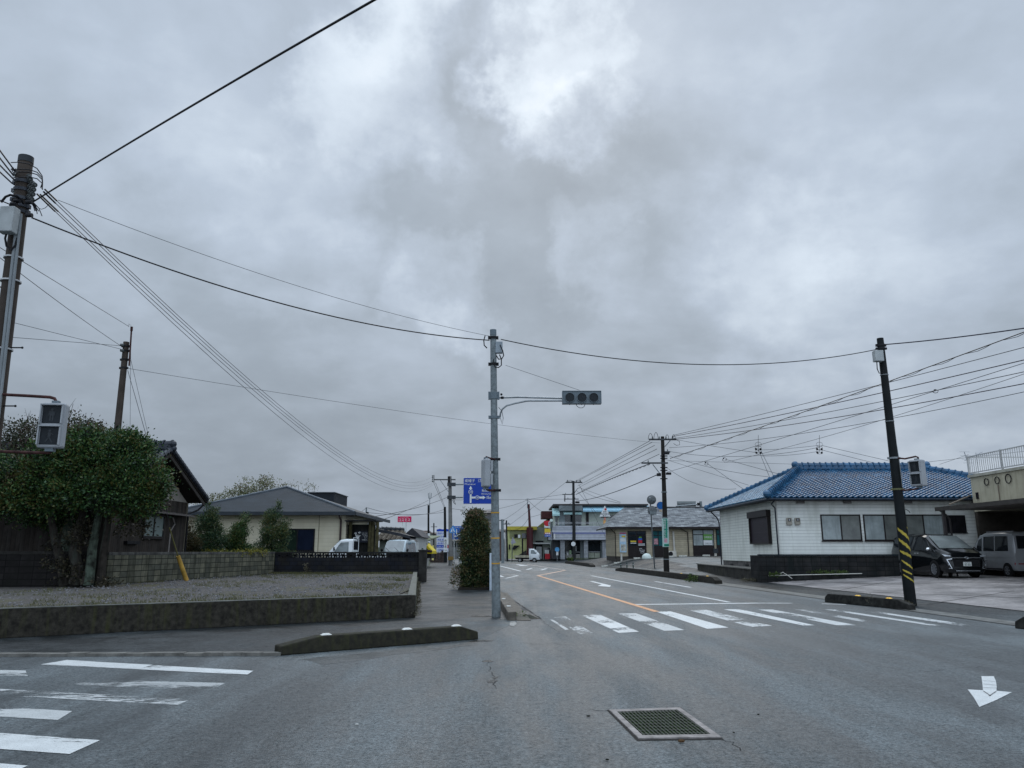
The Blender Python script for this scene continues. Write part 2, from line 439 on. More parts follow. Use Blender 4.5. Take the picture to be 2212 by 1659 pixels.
A_ROAD = asphalt('asphalt_road', .044, .086, wet=.7, smear=(1, .22, 1), rlo=.30, rhi=.60, grain=.85)
A_WALK = asphalt('asphalt_pavement', .014, .034, wet=.9, seed=13, rlo=.34, rhi=.60, spec=.3, grain=.7, blend=((-.57, 13.92), (-.98, .19), 2.2, .044, .086))
A_LOT = asphalt('asphalt_lot', .06, .095, wet=.6, seed=31, rlo=.3, rhi=.6)
CONC = M('kerb_concrete', (.16, .155, .14), rough=.6, var=.4, scale=6, bump=.5, bscale=60, fine=.4)
CONC_D = M('kerb_concrete_mossy', (.034, .032, .026), rough=.8, var=.4, scale=12, bump=.9, bscale=70, fine=.6, col2=(.046, .043, .028), streak=((.05, .055, .015), .5))
SLABM = asphalt('concrete_forecourt', .15, .24, wet=.55, tint=(1.06, .98, .95), seed=7, rlo=.22, rhi=.55, grain=.18)

b = MB(); s = 3500
b.face((-s, -60, -.06), (s, -60, -.06), (s, s, -.06), (-s, s, -.06))
struct(b, 'ground', M('distant_ground', (.07, .075, .05), rough=.9, var=.4, scale=.05))

# carriageway of both streets, one sheet
b = MB(); pts = [(-70, -40), (14, -40)] + [(x + .3, y) for x, y in KERB] + [(-62, 300)] + [(x - 1.6, y) for x, y in reversed(LKERB)] + [(-2.2, 15.5), (-5, 13), (-70, 12.5)]
b.face(*[(x, y, 0) for x, y in pts]); struct(b, 'road', A_ROAD)

# left pavement, a few cm above the road
b = MB(); T = .0022
left = [(-70, 15.5), (-9.6, 14.6), (-2.25, 18.6)] + SWL[1:]
right = [(-70, 11.6), (-3.41, 11.93), (-.57, 13.92), (.2, 17.9)] + LKERB
poly = [(x, y, T) for x, y in right] + [(x, y, T) for x, y in reversed(left)]
b.prism([(x, y, -.04) for x, y, z in poly], (0, 0, T + .04)); struct(b, 'pavement', A_WALK)

# flush kerb line left of the island
b = MB(); g0, g1 = G(-500, 1421, .0), G(606, 1417, .0)
d = (g1 - g0); n = 26
for i in range(n):
    a = g0 + d * (i / n); e = g0 + d * ((i + .985) / n)
    b.obox(a + Vector((0, 0, -.03)), e - a, (0, .15, 0), (0, 0, .075 + random.Random(i).uniform(-.006, .006)))
struct(b, 'kerb', CONC)

# right side: ground that climbs from the gutter
b = MB(); ys = [10 - 50, -20, 0, 8] + [10 + 2.0 * i for i in range(72)] + [170, 200, 300]
xsr = [.3, .7, 1.2, 2, 3, 4, 5, 6.5, 8, 10, 13, 17, 22, 30, 45, 80, 160]
vs = [(xk(y) + d, y, terr(xk(y) + d, y) if d > .3 else 0.0) for y in ys for d in xsr]
nx = len(xsr); b.add(vs, [(j * nx + i, j * nx + i + 1, (j + 1) * nx + i + 1, (j + 1) * nx + i) for j in range(len(ys) - 1) for i in range(nx - 1)])
struct(b, 'side_pavement', A_WALK, recalc=True)


def drape(name, quad, m, lift=.006, nu=10, nv=10, label=None):
    a, bb, c, d = [Vector((*p[:2], 0)) for p in quad]
    q = MB()

    def fn(s, t):
        p = a.lerp(bb, s).lerp(d.lerp(c, s), t); return (p.x, p.y, terr(p.x, p.y) + lift)
    q.grid(fn, nu, nv); return struct(q, name, m, label)


# concrete forecourt with saw joints, car park of the clinic
fa, fb = G(1660, 1259, .08), G(2330, 1330, .12)
drape('forecourt', [fa, fb, (40, 15), (40, 42)], SLABM, .014, 14, 14, 'pale wet concrete forecourt in front of the parked cars')
drape('forecourt_slab', [(11.9, 36.6), fa, (40, 42), (40, 52)], SLABM, .010, 10, 6)
JM = M('joint_dark', (.03, .028, .026), rough=.8)
b = MB()
for (p, q) in ((G(1784, 1271, .2), G(1930, 1256, .25)), (G(2000, 1294, .2), G(2190, 1274, .3)), (G(1770, 1267, .2), G(2212, 1290, .22))):
    p, q = Vector((p.x, p.y, 0)), Vector((q.x, q.y, 0)); k = 12; dd = (q - p).normalized(); w = Vector((-dd.y, dd.x, 0)) * .018
    for i in range(k):
        a, e = p.lerp(q, i / k), p.lerp(q, (i + 1) / k)
        Z = lambda v_: Vector((v_.x, v_.y, terr(v_.x, v_.y) + .02))
        b.face(Z(a - w), Z(e - w), Z(e + w), Z(a + w))
struct(b, 'forecourt_joints', JM)
drape('car_park', [(9.9, 58), (11.2, 47), (45, 50), (45, 77.6)], A_LOT, .012, 24, 12)
drape('car_park_apron', [(9.2, 77.6), (9.9, 58.2), (45, 77.9), (45, 79)], A_LOT, .009, 16, 10)
drape('car_park_edge', [(9.4, 75.2), (30, 75.2), (30, 77.4), (9.4, 77.4)], CONC, .03, 20, 3)

# gutter strip and its dark slot along the right kerb line
b = MB(); b2 = MB()
ga, gb = G(1545, 1262), G(2300, 1366)
dd = (gb - ga); w = Vector((-dd.y, dd.x, 0)).normalized(); w = w if w.x > 0 else -w
k = 40
for i in range(k):
    a = ga + dd * (i / k); e = ga + dd * ((i + .97) / k)
    b.face(a + Vector((0, 0, .008)), e + Vector((0, 0, .008)), e + w * .42 + Vector((0, 0, .012)), a + w * .42 + Vector((0, 0, .012)))
b2.face(ga - w * .10 + Z_ * .006, gb - w * .06 + Z_ * .006, gb - w * .0 + Z_ * .006, ga - w * .0 + Z_ * .006)
struct(b, 'gutter', M('gutter_concrete', (.13, .13, .12), rough=.45, var=.4, scale=3, bump=.3))
struct(b2, 'gutter_slot', M('gutter_slot_dark', (.012, .012, .012), rough=.5))
b = MB(); y = [16.5 + i * 4 for i in range(22)]
for y0, y1 in zip(y, y[1:]):
    if 37.5 < y0 < 64: continue
    b.face((xk(y0) + .3, y0, .009), (xk(y1) + .3, y1, .009), (xk(y1) + .65, y1, .012), (xk(y0) + .65, y0, .012))
struct(b, 'gutter_far', MATS['gutter_concrete'])


# ------------------------------------------------------------------ road paint
WH = (.62, .64, .63)


def mark(name, poly, col=WH, wear=.33, seed=0, smear=(1, 1, 1), z=.004, rough=.42):
    q = MB(); n = len(poly); q.face(*[Vector((p[0], p[1], z)) for p in poly])
    o = struct(q, name, paint('paint_%s_%s_%s_%s' % (name, wear, seed, smear[0]), col, wear, seed, smear, rough)); return o


def stripU(name, p, q, w, **k):     # a painted line between two sights, w metres wide
    p, q = Vector((*p[:2], 0)), Vector((*q[:2], 0)); d = (q - p).normalized(); n = Vector((-d.y, d.x, 0)) * (w / 2)
    return mark(name, [p - n, q - n, q + n, p + n], **k)


def gp(*uv): return [G(u, v) for u, v in uv]


# crossing of the main street (stripes run along the street)
cw = [((1196, 1334), (1222, 1332), (1285, 1370.5), (1255, 1372), .50), ((1257.7, 1330), (1294.5, 1327.6), (1380.4, 1365), (1336.8, 1367.7), .45),
      ((1335.4, 1326), (1373.6, 1325), (1478.6, 1361.5), (1435, 1363), .47), ((1417, 1321.5), (1448.6, 1320.8), (1574, 1356), (1527.7, 1358.7), .41),
      ((1491, 1319), (1526, 1317.5), (1668, 1352), (1624.5, 1355), .455), ((1563, 1316.5), (1598.6, 1316.5), (1760.6, 1351), (1735, 1351.5), .42),
      ((1637, 1317), (1669, 1317), (1852, 1351), (1807, 1351), .45), ((1717, 1317), (1735, 1317), (1937, 1351), (1905, 1351.4), .5),
      ((1781.7, 1317), (1804, 1317), (2031.5, 1351.4), (2009, 1351.4), .46), ((1880, 1322), (1898, 1322), (2120, 1353), (2080, 1353), .45)]
for i, (a, bb, c, d, wr) in enumerate(cw):
    mark('crosswalk_stripe', gp(a, bb, c, d), wear=wr, seed=i * 7 + 1, smear=(1.4, .8, 1))
mark('crosswalk_patch', gp((1297, 1347.5), (1336, 1346), (1358, 1355.5), (1317, 1358)), wear=.2, seed=3, z=.0065)
mark('edge_line', gp((1181, 1334), (1186, 1334), (1229, 1360), (1221, 1361)), wear=.49, seed=5)
# crossing of the side street (stripes run along the side street, away to the left)
E_ = -3.3
rows = [((144.6, 1426), (547, 1450), (534.6, 1458), (87, 1436), .43, 1), ((-60, 1447), (55, 1449), (60, 1461), (-60, 1459), .48, 2), ((240, 1470), (485.5, 1476), (457, 1492.5), (120, 1479), .53, 3),
        ((-200, 1478), (413, 1511), (384.6, 1523.5), (-200, 1492), .465, 4), ((-200, 1515), (156, 1537), (125, 1556), (-200, 1537), .475, 5), ((150, 1540), (330, 1549), (280, 1573), (120, 1565), .585, 9),
        ((-260, 1565), (216, 1600), (150, 1629.7), (-260, 1600), .40, 6), ((-300, 1625), (60, 1655), (20, 1672), (-300, 1650), .36, 7)]
for a, bb, c, d, wr, sd in rows:
    mark('crosswalk_stripe', gp(a, bb, c, d), wear=wr, seed=sd * 5, smear=(.55, 1.5, 1))
mark('crosswalk_end', gp((497, 1447), (547, 1450), (534.6, 1458), (470, 1453.5)), wear=.3, seed=8, z=.006)
mark('crosswalk_end', gp((150, 1427.5), (330, 1437), (300, 1446), (95, 1435.5)), wear=.3, seed=18, z=.006)
# lane lines, stop line, arrows and the crossing-ahead diamonds
OR = (.62, .27, .09)
stripU('centre_line', G(1420, 1322), G(1162, 1243.6), .17, col=OR, wear=.36, seed=2)
stripU('centre_line', G(1162, 1243.6), G(1221, 1232), .26, col=(.55, .34, .22), wear=.40, seed=3)
stripU('centre_line', G(1221, 1231.5), G(1137, 1219), .17, col=(.5, .4, .35), wear=.42, seed=4)
stripU('lane_line', G(1277, 1243.6), G(1575, 1301), .15, wear=.3, seed=5)
stripU('edge_line', G(1414.5, 1256), G(1492, 1269), .15, wear=.38, seed=6)
stripU('stop_line', G(1374, 1306), G(1640, 1303), .30, wear=.40, seed=8)
stripU('stop_line', G(1640, 1303), G(1712, 1303.3), .22, wear=.44, seed=9)
stripU('edge_line', G(1775, 1304.5), G(1828, 1306), .2, wear=.45, seed=19)
stripU('lane_line', G(1080, 1222.5), G(1125, 1234), .2, wear=.25, seed=10)
stripU('lane_line', G(1086, 1246.3), G(1060, 1236), .2, wear=.25, seed=16)


def outline(name, px, w, **k):
    g = gp(*px)
    for i in range(len(g)):
        stripU(name, g[i], g[(i + 1) % len(g)], w, **k)


outline('diamond_mark', [(1046, 1245), (1058, 1249.5), (1092, 1249.5), (1119, 1243.5), (1106, 1241.8), (1072, 1241)], .15, wear=.25, seed=11)
outline('diamond_mark', [(1138, 1230.3), (1150, 1227.2), (1181, 1228.2), (1168, 1231.8)], .22, wear=.25, seed=12)
mark('lane_arrow', gp((1273, 1255.8), (1281, 1255.8), (1320, 1265), (1313, 1265.6)), wear=.3, seed=13)
mark('lane_arrow', gp((1299, 1262.6), (1320, 1265.6), (1317, 1268), (1291, 1266)), wear=.3, seed=14, z=.006)
mark('lane_arrow', gp((1113, 1219.0), (1128, 1220), (1143, 1221.5), (1125, 1222.3)), wear=.3, seed=15)
ar = gp((2120, 1461.4), (2146.7, 1461.4), (2153, 1475), (2152.5, 1493), (2186, 1496), (2150, 1512), (2115.8, 1528), (2104, 1508), (2090.5, 1489.8), (2123.3, 1491.8), (2122, 1476))
mark('lane_arrow', gp((2120, 1461.4), (2146.7, 1461.4), (2151.5, 1472), (2121.5, 1472)), wear=.22, seed=17)
mark('lane_arrow', gp((2121.5, 1472), (2151.5, 1472), (2153.3, 1484), (2123, 1484)), wear=.22, seed=17)
mark('lane_arrow', gp((2123, 1484), (2153.3, 1484), (2152.5, 1493), (2123.3, 1491.8)), wear=.22, seed=17)
mark('lane_arrow', gp((2090.5, 1489.8), (2123.3, 1491.8), (2152.5, 1493), (2186, 1496), (2152, 1513), (2115.8, 1528), (2104, 1508)), wear=.22, seed=17)
CRK = M('paint_crack', (.12, .12, .12), rough=.7)
b = MB()
for p, q in (((2123, 1470), (2151, 1472)), ((2124, 1477), (2153, 1480)), ((2124, 1492), (2140, 1503)), ((2152, 1493), (2137, 1503)), ((2124, 1485), (2153, 1486))):
    p, q = G(*p, .007), G(*q, .007); d = (q - p).normalized(); n = Vector((-d.y, d.x, 0)) * .006; b.face(p - n, q - n, q + n, p + n)
struct(b, 'paint_cracks', CRK)
mark('paint_patch', gp((1101, 1344), (1112, 1341.5), (1116, 1349), (1110, 1353.5), (1101, 1352)), col=(.24, .25, .245), wear=.42, seed=21, z=.009)
# small stains, puddle edges and the seam in the asphalt
ST = asphalt('damp_stain', .008, .012, wet=1, seed=3, rlo=.18, rhi=.28, grain=.2)


def blot(name, c, rx, ry, m, z=.003, seed=0, rot=0, n=22):
    rd = random.Random(seed); q = MB(); ph = [rd.uniform(0, 6.28) for _ in range(4)]
    pts = []
    for i in range(n):
        t = 2 * math.pi * i / n; k = 1 + .22 * math.sin(2 * t + ph[0]) + .14 * math.sin(3 * t + ph[1]) + .10 * math.sin(5 * t + ph[2])
        x, y = rx * k * math.cos(t), ry * k * math.sin(t); pts.append((c[0] + x * math.cos(rot) - y * math.sin(rot), c[1] + x * math.sin(rot) + y * math.cos(rot), z))
    q.face(*pts); return struct(q, name, m)


blot('damp_stain', G(1054, 1428.5), .07, .11, ST, .003, 1, .7)
blot('damp_stain', G(1063, 1472), .06, .10, ST, .003, 2, 0)
blot('damp_stain', G(1070, 1464), .04, .07, ST, .003, 6, 0)
blot('damp_stain', G(1040, 1384.5, .0), .16, .14, ST, .004, 3, .2)
blot('damp_stain', G(1045, 1331, .0), .28, .25, ST, .009, 4, 0)

# cracks, the old patch joint across the mouth of the side street and the tar line by the grate
def crack(pts, w, seed, nm='road_crack', m=None, z=.0028):
    rd = random.Random(seed); q = MB(); P = [G(u, v) for u, v in pts]; path = []
    for a, e in zip(P, P[1:]):
        k = max(3, int((e - a).length / .12)); path += [a.lerp(e, i / k) + Vector((rd.gauss(0, .022), rd.gauss(0, .03), 0)) for i in range(k)]
    path.append(P[-1])
    for a, e in zip(path, path[1:]):
        d = (e - a).normalized(); n = Vector((-d.y, d.x, 0)) * w * rd.uniform(.3, 1.2); q.face(a - n + Z_ * z, e - n + Z_ * z, e + n + Z_ * z, a + n + Z_ * z)
    return struct(q, nm, m or CRD)
CRD = M('crack_dark', (.012, .013, .014), rough=.8)
crack([(1054, 1428), (1060, 1450), (1066, 1470), (1072, 1488)], .004, 1)
crack([(1271, 1533), (1290, 1534), (1314, 1536)], .006, 2)
crack([(1558, 1596), (1575, 1604), (1600, 1622)], .004, 3)
crack([(1130, 1388), (1165, 1392), (1200, 1390), (1240, 1395)], .006, 5)
crack([(1168, 1338), (1185, 1352), (1225, 1375)], .004, 7)
crack([(1890, 1440), (1990, 1452), (2120, 1440)], .004, 9)
LT = asphalt('asphalt_smooth_light', .115, .15, wet=.35, seed=51, rlo=.3, rhi=.5, grain=.5)
def patchy(pts, seed, m=None, z=.0015):
    rd = random.Random(seed); P = [G(u, v) for u, v in pts]; q = []; n = len(P)
    for i in range(n):
        a, e = P[i], P[(i + 1) % n]; k = max(2, int((e - a).length / .3)); q += [a.lerp(e, j / k) + Vector((rd.gauss(0, .03), rd.gauss(0, .05), z)) for j in range(k)]
    b = MB(); b.face(*q); return struct(b, 'road_patch', m or LT)
DKP = asphalt('asphalt_damp_band', .036, .060, wet=.9, seed=77, rlo=.26, rhi=.45, grain=.7, smear=(.4, 1, 1))
patchy([(640, 1424), (820, 1408), (1000, 1392), (1030, 1394), (900, 1410), (700, 1434)], 2, DKP)
b = MB(); a_, e_ = G(1168, 1338), G(1076, 1276)
d_ = (e_ - a_).normalized(); n_ = Vector((d_.y, -d_.x, 0)); n_ = n_ if n_.x > 0 else -n_
for i in range(30):
    p_, q_ = a_.lerp(e_, i / 30), a_.lerp(e_, (i + 1) / 30); w_ = .035 + .02 * math.sin(i * 1.7); b.face(p_ + Z_ * .0035, q_ + Z_ * .0035, q_ + n_ * w_ + Z_ * .0035, p_ + n_ * w_ + Z_ * .0035)
struct(b, 'gutter_seam', CRD)
# ------------------------------------------------------------------ left lot: retaining wall, gravel, block walls
LOT = .42
rb, rc = G(-420, 1401, .0), G(897, 1331, .03)
rb.z = rc.z = 0
DD = (rc - rb).normalized(); NN = Vector((-DD.y, DD.x, 0))
rd_ = Vector((-4.62, 38.6, 0))       # where the wall ends at the dark block wall
E2 = (rd_ - rc).normalized(); N2 = Vector((-E2.y, E2.x, 0))
t = thing('retaining_wall', 'low mossy concrete retaining wall edging the gravel lot', 'wall', rc)
b = MB(); inner = rc + NN * .17 + N2 * .17 + Vector((0, 0, 0))
b.prism([rb, rc, rc + NN * .17 + DD * -.16, rb + NN * .17], (0, 0, .50))
MW = M('retaining_concrete', (.038, .034, .028), rough=.8, var=.5, scale=11, bump=1, bscale=60, fine=.75, col2=(.075, .068, .054), streak=((.060, .064, .018), .6))
b.build('front_wall', MW, t, bevel=.012)
b = MB(); b.prism([rc + E2 * .003 + DD * .002, rd_, rd_ + N2 * .20, rc + N2 * .19 + E2 * .15], (0, 0, .505)); b.build('side_wall', M('retaining_top', (.12, .125, .11), rough=.6, var=.5, scale=4, bump=.6, bscale=60, fine=.4, streak=((.07, .08, .02), .7)), t, bevel=.012)
b = MB(); b.prism([rb + Z_ * .502 + NN * .002, rc + Z_ * .502 - DD * .1 + NN * .002, rc + Z_ * .502 + NN * .15 - DD * .16, rb + Z_ * .502 + NN * .15], (0, 0, .012)); b.build('coping', M('coping_worn', (.15, .155, .14), rough=.6, var=.5, scale=3, bump=.5, fine=.4), t)

# gravel and thin grass
b = MB(); g = [(-60, 14.5), (rb.x, rb.y + .3), (rc.x - .1, rc.y + .15), (rd_.x - .05, 39), (-60, 39)]
def gravel_mat():
    m, nt, N, L, B = nodes('gravel'); geo = N.new('ShaderNodeNewGeometry').outputs['Position']
    v = N.new('ShaderNodeTexVoronoi'); v.inputs['Scale'].default_value = 17; L.new(geo, v.inputs['Vector'])
    st = mixc(N, L, v.outputs['Color'], (.020, .018, .019), (.17, .15, .135))
    fine = nz(N, L, geo, 24, 4, .7)
    st = mixc(N, L, fine, mixc(N, L, .75, st, (.02, .02, .02)), st)
    gr = ramp(N, L, nz(N, L, geo, 35, 3, .8), [(.3, (.035, .035, .012)), (.7, (.11, .10, .045))])
    k = N.new('ShaderNodeMapRange'); k.inputs['From Min'].default_value = .52; k.inputs['From Max'].default_value = .62
    L.new(mth(N, L, 'ADD', mth(N, L, 'MULTIPLY', nz(N, L, geo, .55, 4, .6), .7), mth(N, L, 'MULTIPLY', fine, .3)), k.inputs['Value'])
    c = mixc(N, L, k.outputs[0], st, gr); L.new(c, B.inputs['Base Color']); B.inputs['Roughness'].default_value = .85
    bumpn(N, L, B, mth(N, L, 'ADD', v.outputs['Distance'], fine), .9, .05); return m
def lotv(s, q):
    p = Vector((-45 + s * 42, 15 + q * 23.9, 0)); z = LOT - .03 + .04 * math.sin(s * 17 + q * 5) * math.sin(q * 9)
    k = (p - rc).dot(NN)
    if k < .12: p += NN * (.12 - k)
    k = (p - rc).dot(N2)
    if k < .12: p += N2 * (.12 - k)
    return (p.x, p.y, z)
b.grid(lotv, 60, 40)
b2 = MB(); b2.prism([(g_[0], g_[1], LOT - .09) for g_ in g], (0, 0, .0405 - .01))
gm = gravel_mat(); struct(b2, 'lot_base', gm); struct(b, 'gravel_lot', gm)
# pebbles and tufts of grass in the gravel
rd = random.Random(4); b = MB()
def lotpt():
    while True:
        x, y = rd.uniform(-20, -3), rd.uniform(16, 38.4)
        if (x - rc.x) * N2.x + (y - rc.y) * N2.y > .35 and (x - rc.x) * NN.x + (y - rc.y) * NN.y > .35 and x > -13.5 + .12 * max(0, y - 26): return x, y
for i in range(2600):
    x, y = lotpt(); s = rd.uniform(.012, .035); b.ball((x, y, LOT - .005 + s * .2), (s, s * rd.uniform(.6, 1), s * .6), 5, 3)
tag(b.build('gravel_stones', M('stone', (.16, .16, .165), var=.6, scale=7, rough=.8)), 'grey stones scattered over the gravel lot', 'gravel', kind='stuff')
b = MB()
for i in range(1500):
    x, y = lotpt()
    if math.sin(x * 1.3 + 1) + math.sin(y * .9 + x * .4) + (1.2 if y > 35 or y < 20 - x * .0 else 0) < .4: continue
    for k in range(9):
        a = rd.uniform(0, 6.28); h = rd.uniform(.03, .09); px, py = x + rd.gauss(0, .07), y + rd.gauss(0, .07); w = .006
        b.add([(px - w, py, LOT - .01), (px + w, py, LOT - .01), (px + math.cos(a) * h * .6, py + math.sin(a) * h * .6, LOT + h)], [(0, 1, 2)])
for i in range(1500):   # a fringe along the foot of the dark wall and the lot edge
    if i % 2: x, y = rd.uniform(-11.8, -4.8), 38.8 - abs(rd.gauss(0, .25))
    else: q_ = rb.lerp(rc, rd.uniform(.2, .98)) + NN * (.3 + abs(rd.gauss(0, .5))); x, y = q_.x, q_.y
    for k in range(7):
        a = rd.uniform(0, 6.28); h = rd.uniform(.03, .11); px, py = x + rd.gauss(0, .06), y + rd.gauss(0, .05); w = .007
        b.add([(px - w, py, LOT - .01), (px + w, py, LOT - .01), (px + math.cos(a) * h * .6, py + math.sin(a) * h * .6, LOT + h)], [(0, 1, 2)])
GRASS = leafmat('grass_blades', [(.035, .042, .012), (.075, .078, .028), (.13, .12, .06)], scale=.8)
tag(b.build('grass', GRASS, recalc=False), 'short yellowish grass growing in the gravel lot', 'grass', kind='stuff')

# block walls
BLK = courses('block_wall_dark', (.020, .018, .018), .42, .20, 'x', .014, (.005, .005, .005), (.012, .011, .011), stain=((.010, .010, .009), .8), nscale=3, var=.35, offset=0)
BLK2 = courses('block_wall_mossy', (.15, .145, .105), .40, .20, 'y', .014, (.018, .019, .014), (.075, .078, .062), stain=((.03, .032, .022), .75), nscale=3, var=.35, offset=0, zoff=.02)
CAPM = M('wall_cap', (.026, .025, .023), rough=.8, var=.5, scale=4, bump=.5)
CAPL = M('wall_cap_grey', (.075, .075, .07), rough=.8, var=.5, scale=4, bump=.5, streak=((.03, .03, .03), .5))


def wallobj(name, label, p, q, z0, z1, th, m, cap, parts=True):
    p, q = Vector((*p, z0)), Vector((*q, z0)); d = (q - p); n = Vector((-d.y, d.x, 0)).normalized() * th
    t = thing(name, label, 'wall', p)
    b = MB(); b.obox(p, d, n, (0, 0, z1 - z0 - .1)); b.build('blocks', m, t)
    b = MB(); b.obox(p - n * .06 + Z_ * (z1 - z0 - .098), d, n * 1.12, (0, 0, .098)); b.build('cap', cap, t, bevel=.008); return t


wA = wallobj('block_wall', 'dark grey block wall behind the big tree', (-24, 24.3), (-13.42, 26.0), .25, 1.49, .14, BLK, CAPM)
wB = wallobj('block_wall', 'mossy pale block wall beside the dark timber house', (-13.36, 26.1), (-11.75, 39.0), .25, 1.46, .14, BLK2, CAPL)
t = thing('gate_post', 'dark weathered concrete post between the two block walls', 'post', (-13.45, 25.75, .2))
b = MB(); b.obox((-13.62, 25.6, .2), (.30, .03, 0), (-.02, .3, 0), (0, 0, 1.62)); b.build('shaft', CAPM, t, bevel=.02)
b = MB(); b.obox((-13.65, 25.57, 1.82), (.36, .03, 0), (-.02, .36, 0), (0, 0, .06)); b.build('cap', CAPM, t, bevel=.02)

# dark openwork wall in front of the beige house: rows with flower-shaped holes at the top
t = thing('openwork_wall', 'nearly black block wall with a pierced top row', 'wall', (-8, 39, .25))
BLK3 = courses('block_wall_black', (.012, .014, .020), .40, .20, 'x', .012, (.006, .006, .008), (.018, .018, .018), stain=((.022, .018, .012), .5), nscale=2, var=.4, offset=.5)
b = MB(); x0, x1 = -11.72, -4.62; y = 39.0
b.box((x0, y, .25), (x1, y + .13, 1.18)); b.build('blocks', BLK3, t)
b = MB(); n = 18; w = (x1 - x0) / n; rd = random.Random(8)
for i in range(n):          # pierced course: a ring of bars with a petal pattern in each block
    a = x0 + i * w
    b.box((a, y, 1.18), (a + .035, y + .13, 1.38)); b.box((a + w - .035, y, 1.18), (a + w, y + .13, 1.38))
    c = Vector((a + w / 2, y, 1.28))
    for k in range(6):
        an = k * math.pi / 3 + .2; p = c + Vector((math.cos(an) * .16, 0, math.sin(an) * .095)); d = p - c; sd = Vector((-d.z, 0, d.x)).normalized() * .030
        b.obox(c - sd, d, sd * 2, (0, .13, 0))
    b.box((a, y, 1.18), (a + w, y + .13, 1.195))
    if i in (0, 1, 14, 15, 16, 17, 9): b.box((a, y + .05, 1.18), (a + w, y + .08, 1.38))
b.build('pierced_course', BLK3, t)
b = MB(); b.box((x0 - .02, y - .02, 1.38), (x1 + .02, y + .15, 1.455)); b.build('cap', M('wall_cap_black', (.016, .016, .016), var=.5, rough=.7), t)
t = thing('end_post', 'dark concrete post at the street end of the openwork wall', 'post', (-4.5, 38.9, .0))
b = MB(); b.box((-4.60, 38.85, 0), (-4.22, 39.2, 1.50)); b.build('shaft', CAPM, t, bevel=.015); b = MB(); b.box((-4.63, 38.82, 1.5), (-4.19, 39.23, 1.56)); b.build('cap', CAPM, t)
t = thing('side_wall', 'low dark boundary wall running back along the pavement', 'wall', (-4.5, 39.2, 0))
b = MB(); b.prism([(-4.62, 39.3, 0), (-4.45, 39.3, 0), (-6.2, 56, 0), (-6.4, 56, 0)], (0, 0, 1.25)); b.build('blocks', courses('block_side', (.05, .048, .045), .4, .2, 'y', .012), t)

# ------------------------------------------------------------------ kerb islands with reflectors
def island(label, base, h, wd, slopeL, slopeR, refl, m, rcol=None, group='kerb islands'):
    """base: ground points of the near edge; wd: direction and width away from the viewer"""
    p, q = Vector(base[0]), Vector(base[1]); d = (q - p); L = d.length; d.normalize(); n = Vector((-d.y, d.x, 0))
    if n.y < 0: n = -n
    t = thing('kerb_island', label, 'kerb', (p + q) / 2, group)
    b = MB(); prof = [(0, 0), (0, h * .55), (slopeL, h), (L - slopeR, h), (L, h * .55), (L, 0)]
    inn = .035
    A = [p + d * s + Z_ * z + n * (inn if z > h * .9 else (inn * .5 if z > 0 else 0)) for s, z in prof]
    Bk = [p + d * s + Z_ * z + n * (wd - (inn if z > h * .9 else (inn * .5 if z > 0 else 0))) for s, z in prof]
    k = len(prof); b.add(A + Bk, [tuple(range(k)), tuple(range(2 * k - 1, k - 1, -1))] + [(i, i + k, (i + 1) % k + k, (i + 1) % k) for i in range(k)])
    b.build('block', m, t, bevel=.018)
    for (s, kind) in refl:
        c = p + d * (s * L) + n * (wd * .5) + Z_ * (h - .002)
        b = MB(); ww, hh, ll = .050, .026, .085
        b.add([c - d * ll - n * ww, c + d * ll - n * ww, c + d * ll + n * ww, c - d * ll + n * ww, c - d * ll * .45 - n * ww * .6 + Z_ * hh, c + d * ll * .45 - n * ww * .6 + Z_ * hh, c + d * ll * .45 + n * ww * .6 + Z_ * hh, c - d * ll * .45 + n * ww * .6 + Z_ * hh],
                  [(4, 5, 6, 7), (0, 1, 5, 4), (1, 2, 6, 5), (2, 3, 7, 6), (3, 0, 4, 7)])
        rf = b.build('reflector', REFL[kind], t, bevel=.004)
        b = MB(); e = ll * .9
        b.face(c + d * e + n * ww * .7 + Z_ * .006, c + d * e - n * ww * .7 + Z_ * .006, c + d * ll * .52 - n * ww * .5 + Z_ * (hh + .001), c + d * ll * .52 + n * ww * .5 + Z_ * (hh + .001)); b.build('lens', REFL['o' if kind == 'w' else 'y'], rf)
    return t


REFL = {'w': M('reflector_white', (.62, .62, .58), rough=.25, var=.05), 'o': M('reflector_orange', (.85, .33, .04), rough=.2, var=.1), 'y': M('reflector_yellow', (.85, .50, .08), rough=.25, var=.1)}
island('long black mossy kerb island in front of the retaining wall', (G(607, 1416.5), G(1034, 1381.5)), .235, .30, .62, .34, [(.215, 'w'), (.62, 'w'), (.895, 'w')], CONC_D)
DARKK = M('kerb_dark', (.016, .016, .015), rough=.75, var=.6, scale=8, bump=.8, fine=.6, col2=(.04, .04, .035))
island('dark kerb island at the foot of the leaning black pole', (G(1964, 1318.5), G(1781, 1300.5)), .25, .22, .45, .12, [(.24, 'y'), (.60, 'y')], DARKK)
island('long kerb island beside the parking lot entrance', (G(1545, 1261.5), G(1329, 1233)), .30, .35, .6, 2.0, [(.07, 'y'), (.26, 'y')], M('kerb_brown', (.03, .027, .022), rough=.8, var=.6, scale=5, bump=.8, fine=.5))
island('far kerb island in front of the two-storey shop', (G(1275, 1225), G(1220, 1217)), .32, .5, 1.5, 1.5, [], MATS['kerb_brown'])
island('short dark kerb end cut off at the frame edge', (G(2300, 1368), G(2192, 1357.5)), .24, .22, .2, .18, [(.2, 'y')], DARKK)

